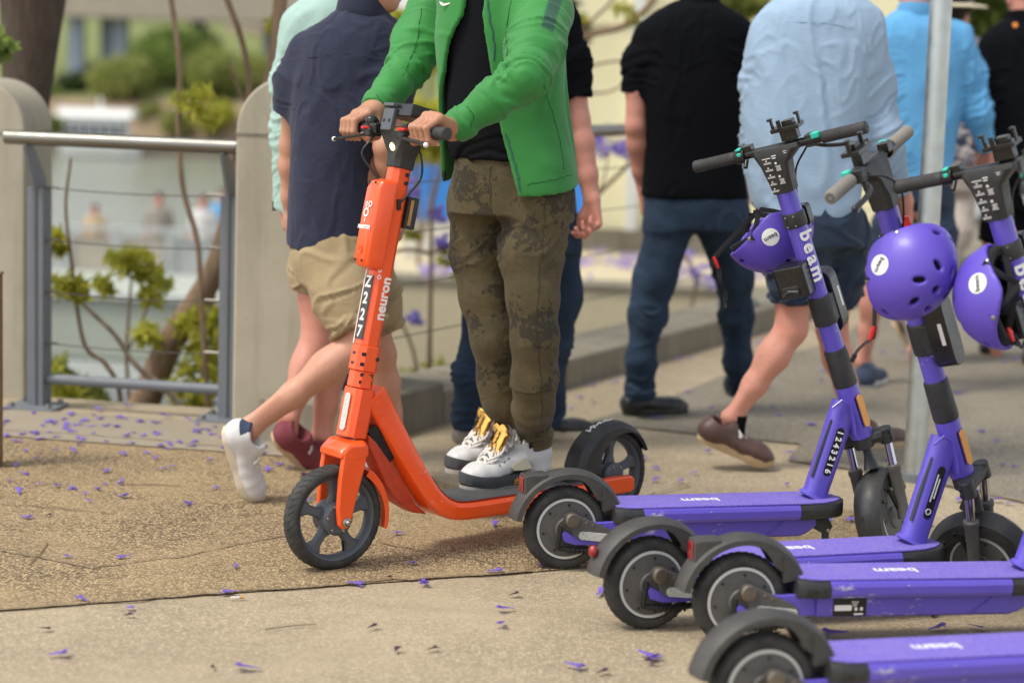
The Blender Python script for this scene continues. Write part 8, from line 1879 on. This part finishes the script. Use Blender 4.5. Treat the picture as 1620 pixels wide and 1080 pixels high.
# ------------------------------------------------------------------ people far off on the boardwalk (small and out of focus)
def far_person(u, vh, Y, tee, legm, label, sk='skin_pink', hair='hair_dark'):
    hz_ = P(u, vh, Y); gz = bz; H_ = hz_[2] + .11 - gz; base = A((hz_[0], Y, gz)); s = H_ / 1.75; F = Field(.022)
    c = lambda x, y, z: base + A((x, y, z)) * s
    body_core(F, c(0, 0, .95), c(0, 0, 1.28), c(0, 0, 1.50), c(0, 0, 1.64), (0, -1, 0), s); F.chain([c(.09, 0, .9), c(.1, -.03, .5), c(.1, 0, .06), c(.1, -.12, .04)], [.085 * s, .06 * s, .045 * s, .035 * s]); F.chain([c(-.09, 0, .9), c(-.1, .03, .5), c(-.1, .06, .06), c(-.1, -.06, .04)], [.085 * s, .06 * s, .045 * s, .035 * s])
    for sg in (-1, 1): F.chain([c(.19 * sg, 0, 1.42), c(.24 * sg, .02, 1.12), c(.23 * sg, -.08, .86), c(.23 * sg, -.10, .76)], [.05 * s, .042 * s, .03 * s, .034 * s])
    o = person(label, base, [F], M[sk], 'people far off on the boardwalk'); hair_on(o, base, c(0, 0, 1.64), A((0, -1.0, 0)), M[hair], s, .0)
    T = Field(.02); T.loftz([(c(0, 0, .88)[2], base[0], Y, .19 * s, .14 * s), (c(0, 0, 1.2)[2], base[0], Y, .18 * s, .135 * s), (c(0, 0, 1.42)[2], base[0], Y, .19 * s, .12 * s), (c(0, 0, 1.52)[2], base[0], Y, .09 * s, .08 * s)]); [T.chain([c(.18 * sg, 0, 1.42), c(.235 * sg, .01, 1.18)], [.065 * s, .06 * s], .03) for sg in (-1, 1)]
    vf_obj('shirt', T.mesh(), tee, o, base); L = Field(.02); L.loftz([(c(0, 0, .80)[2], base[0], Y, .17 * s, .13 * s), (c(0, 0, .97)[2], base[0], Y, .175 * s, .13 * s)]); [L.chain([c(.09 * sg, 0, .85), c(.10 * sg, -.03 * sg, .5), c(.1 * sg, .0, .12)], [.095 * s, .075 * s, .06 * s], .03) for sg in (-1, 1)]; vf_obj('trousers', L.mesh(), legm, o, base)
far_person(252, 318, 30.2, M['grey_suede'], M['sole_dark'], 'far blurred person in a grey top on the boardwalk, left of the curved stem'); far_person(322, 322, 30.0, M['leather_white'], M['far_wall2'], 'far blurred person in a white shirt on the boardwalk beside the leaning trunk'); far_person(352, 312, 30.8, M['skyblue'], M['jeans'], 'far blurred person in blue beside the railing post'); far_person(150, 336, 30.5, M['sole_tan'], M['palepants'], 'far blurred person in a tan top at the left of the boardwalk')
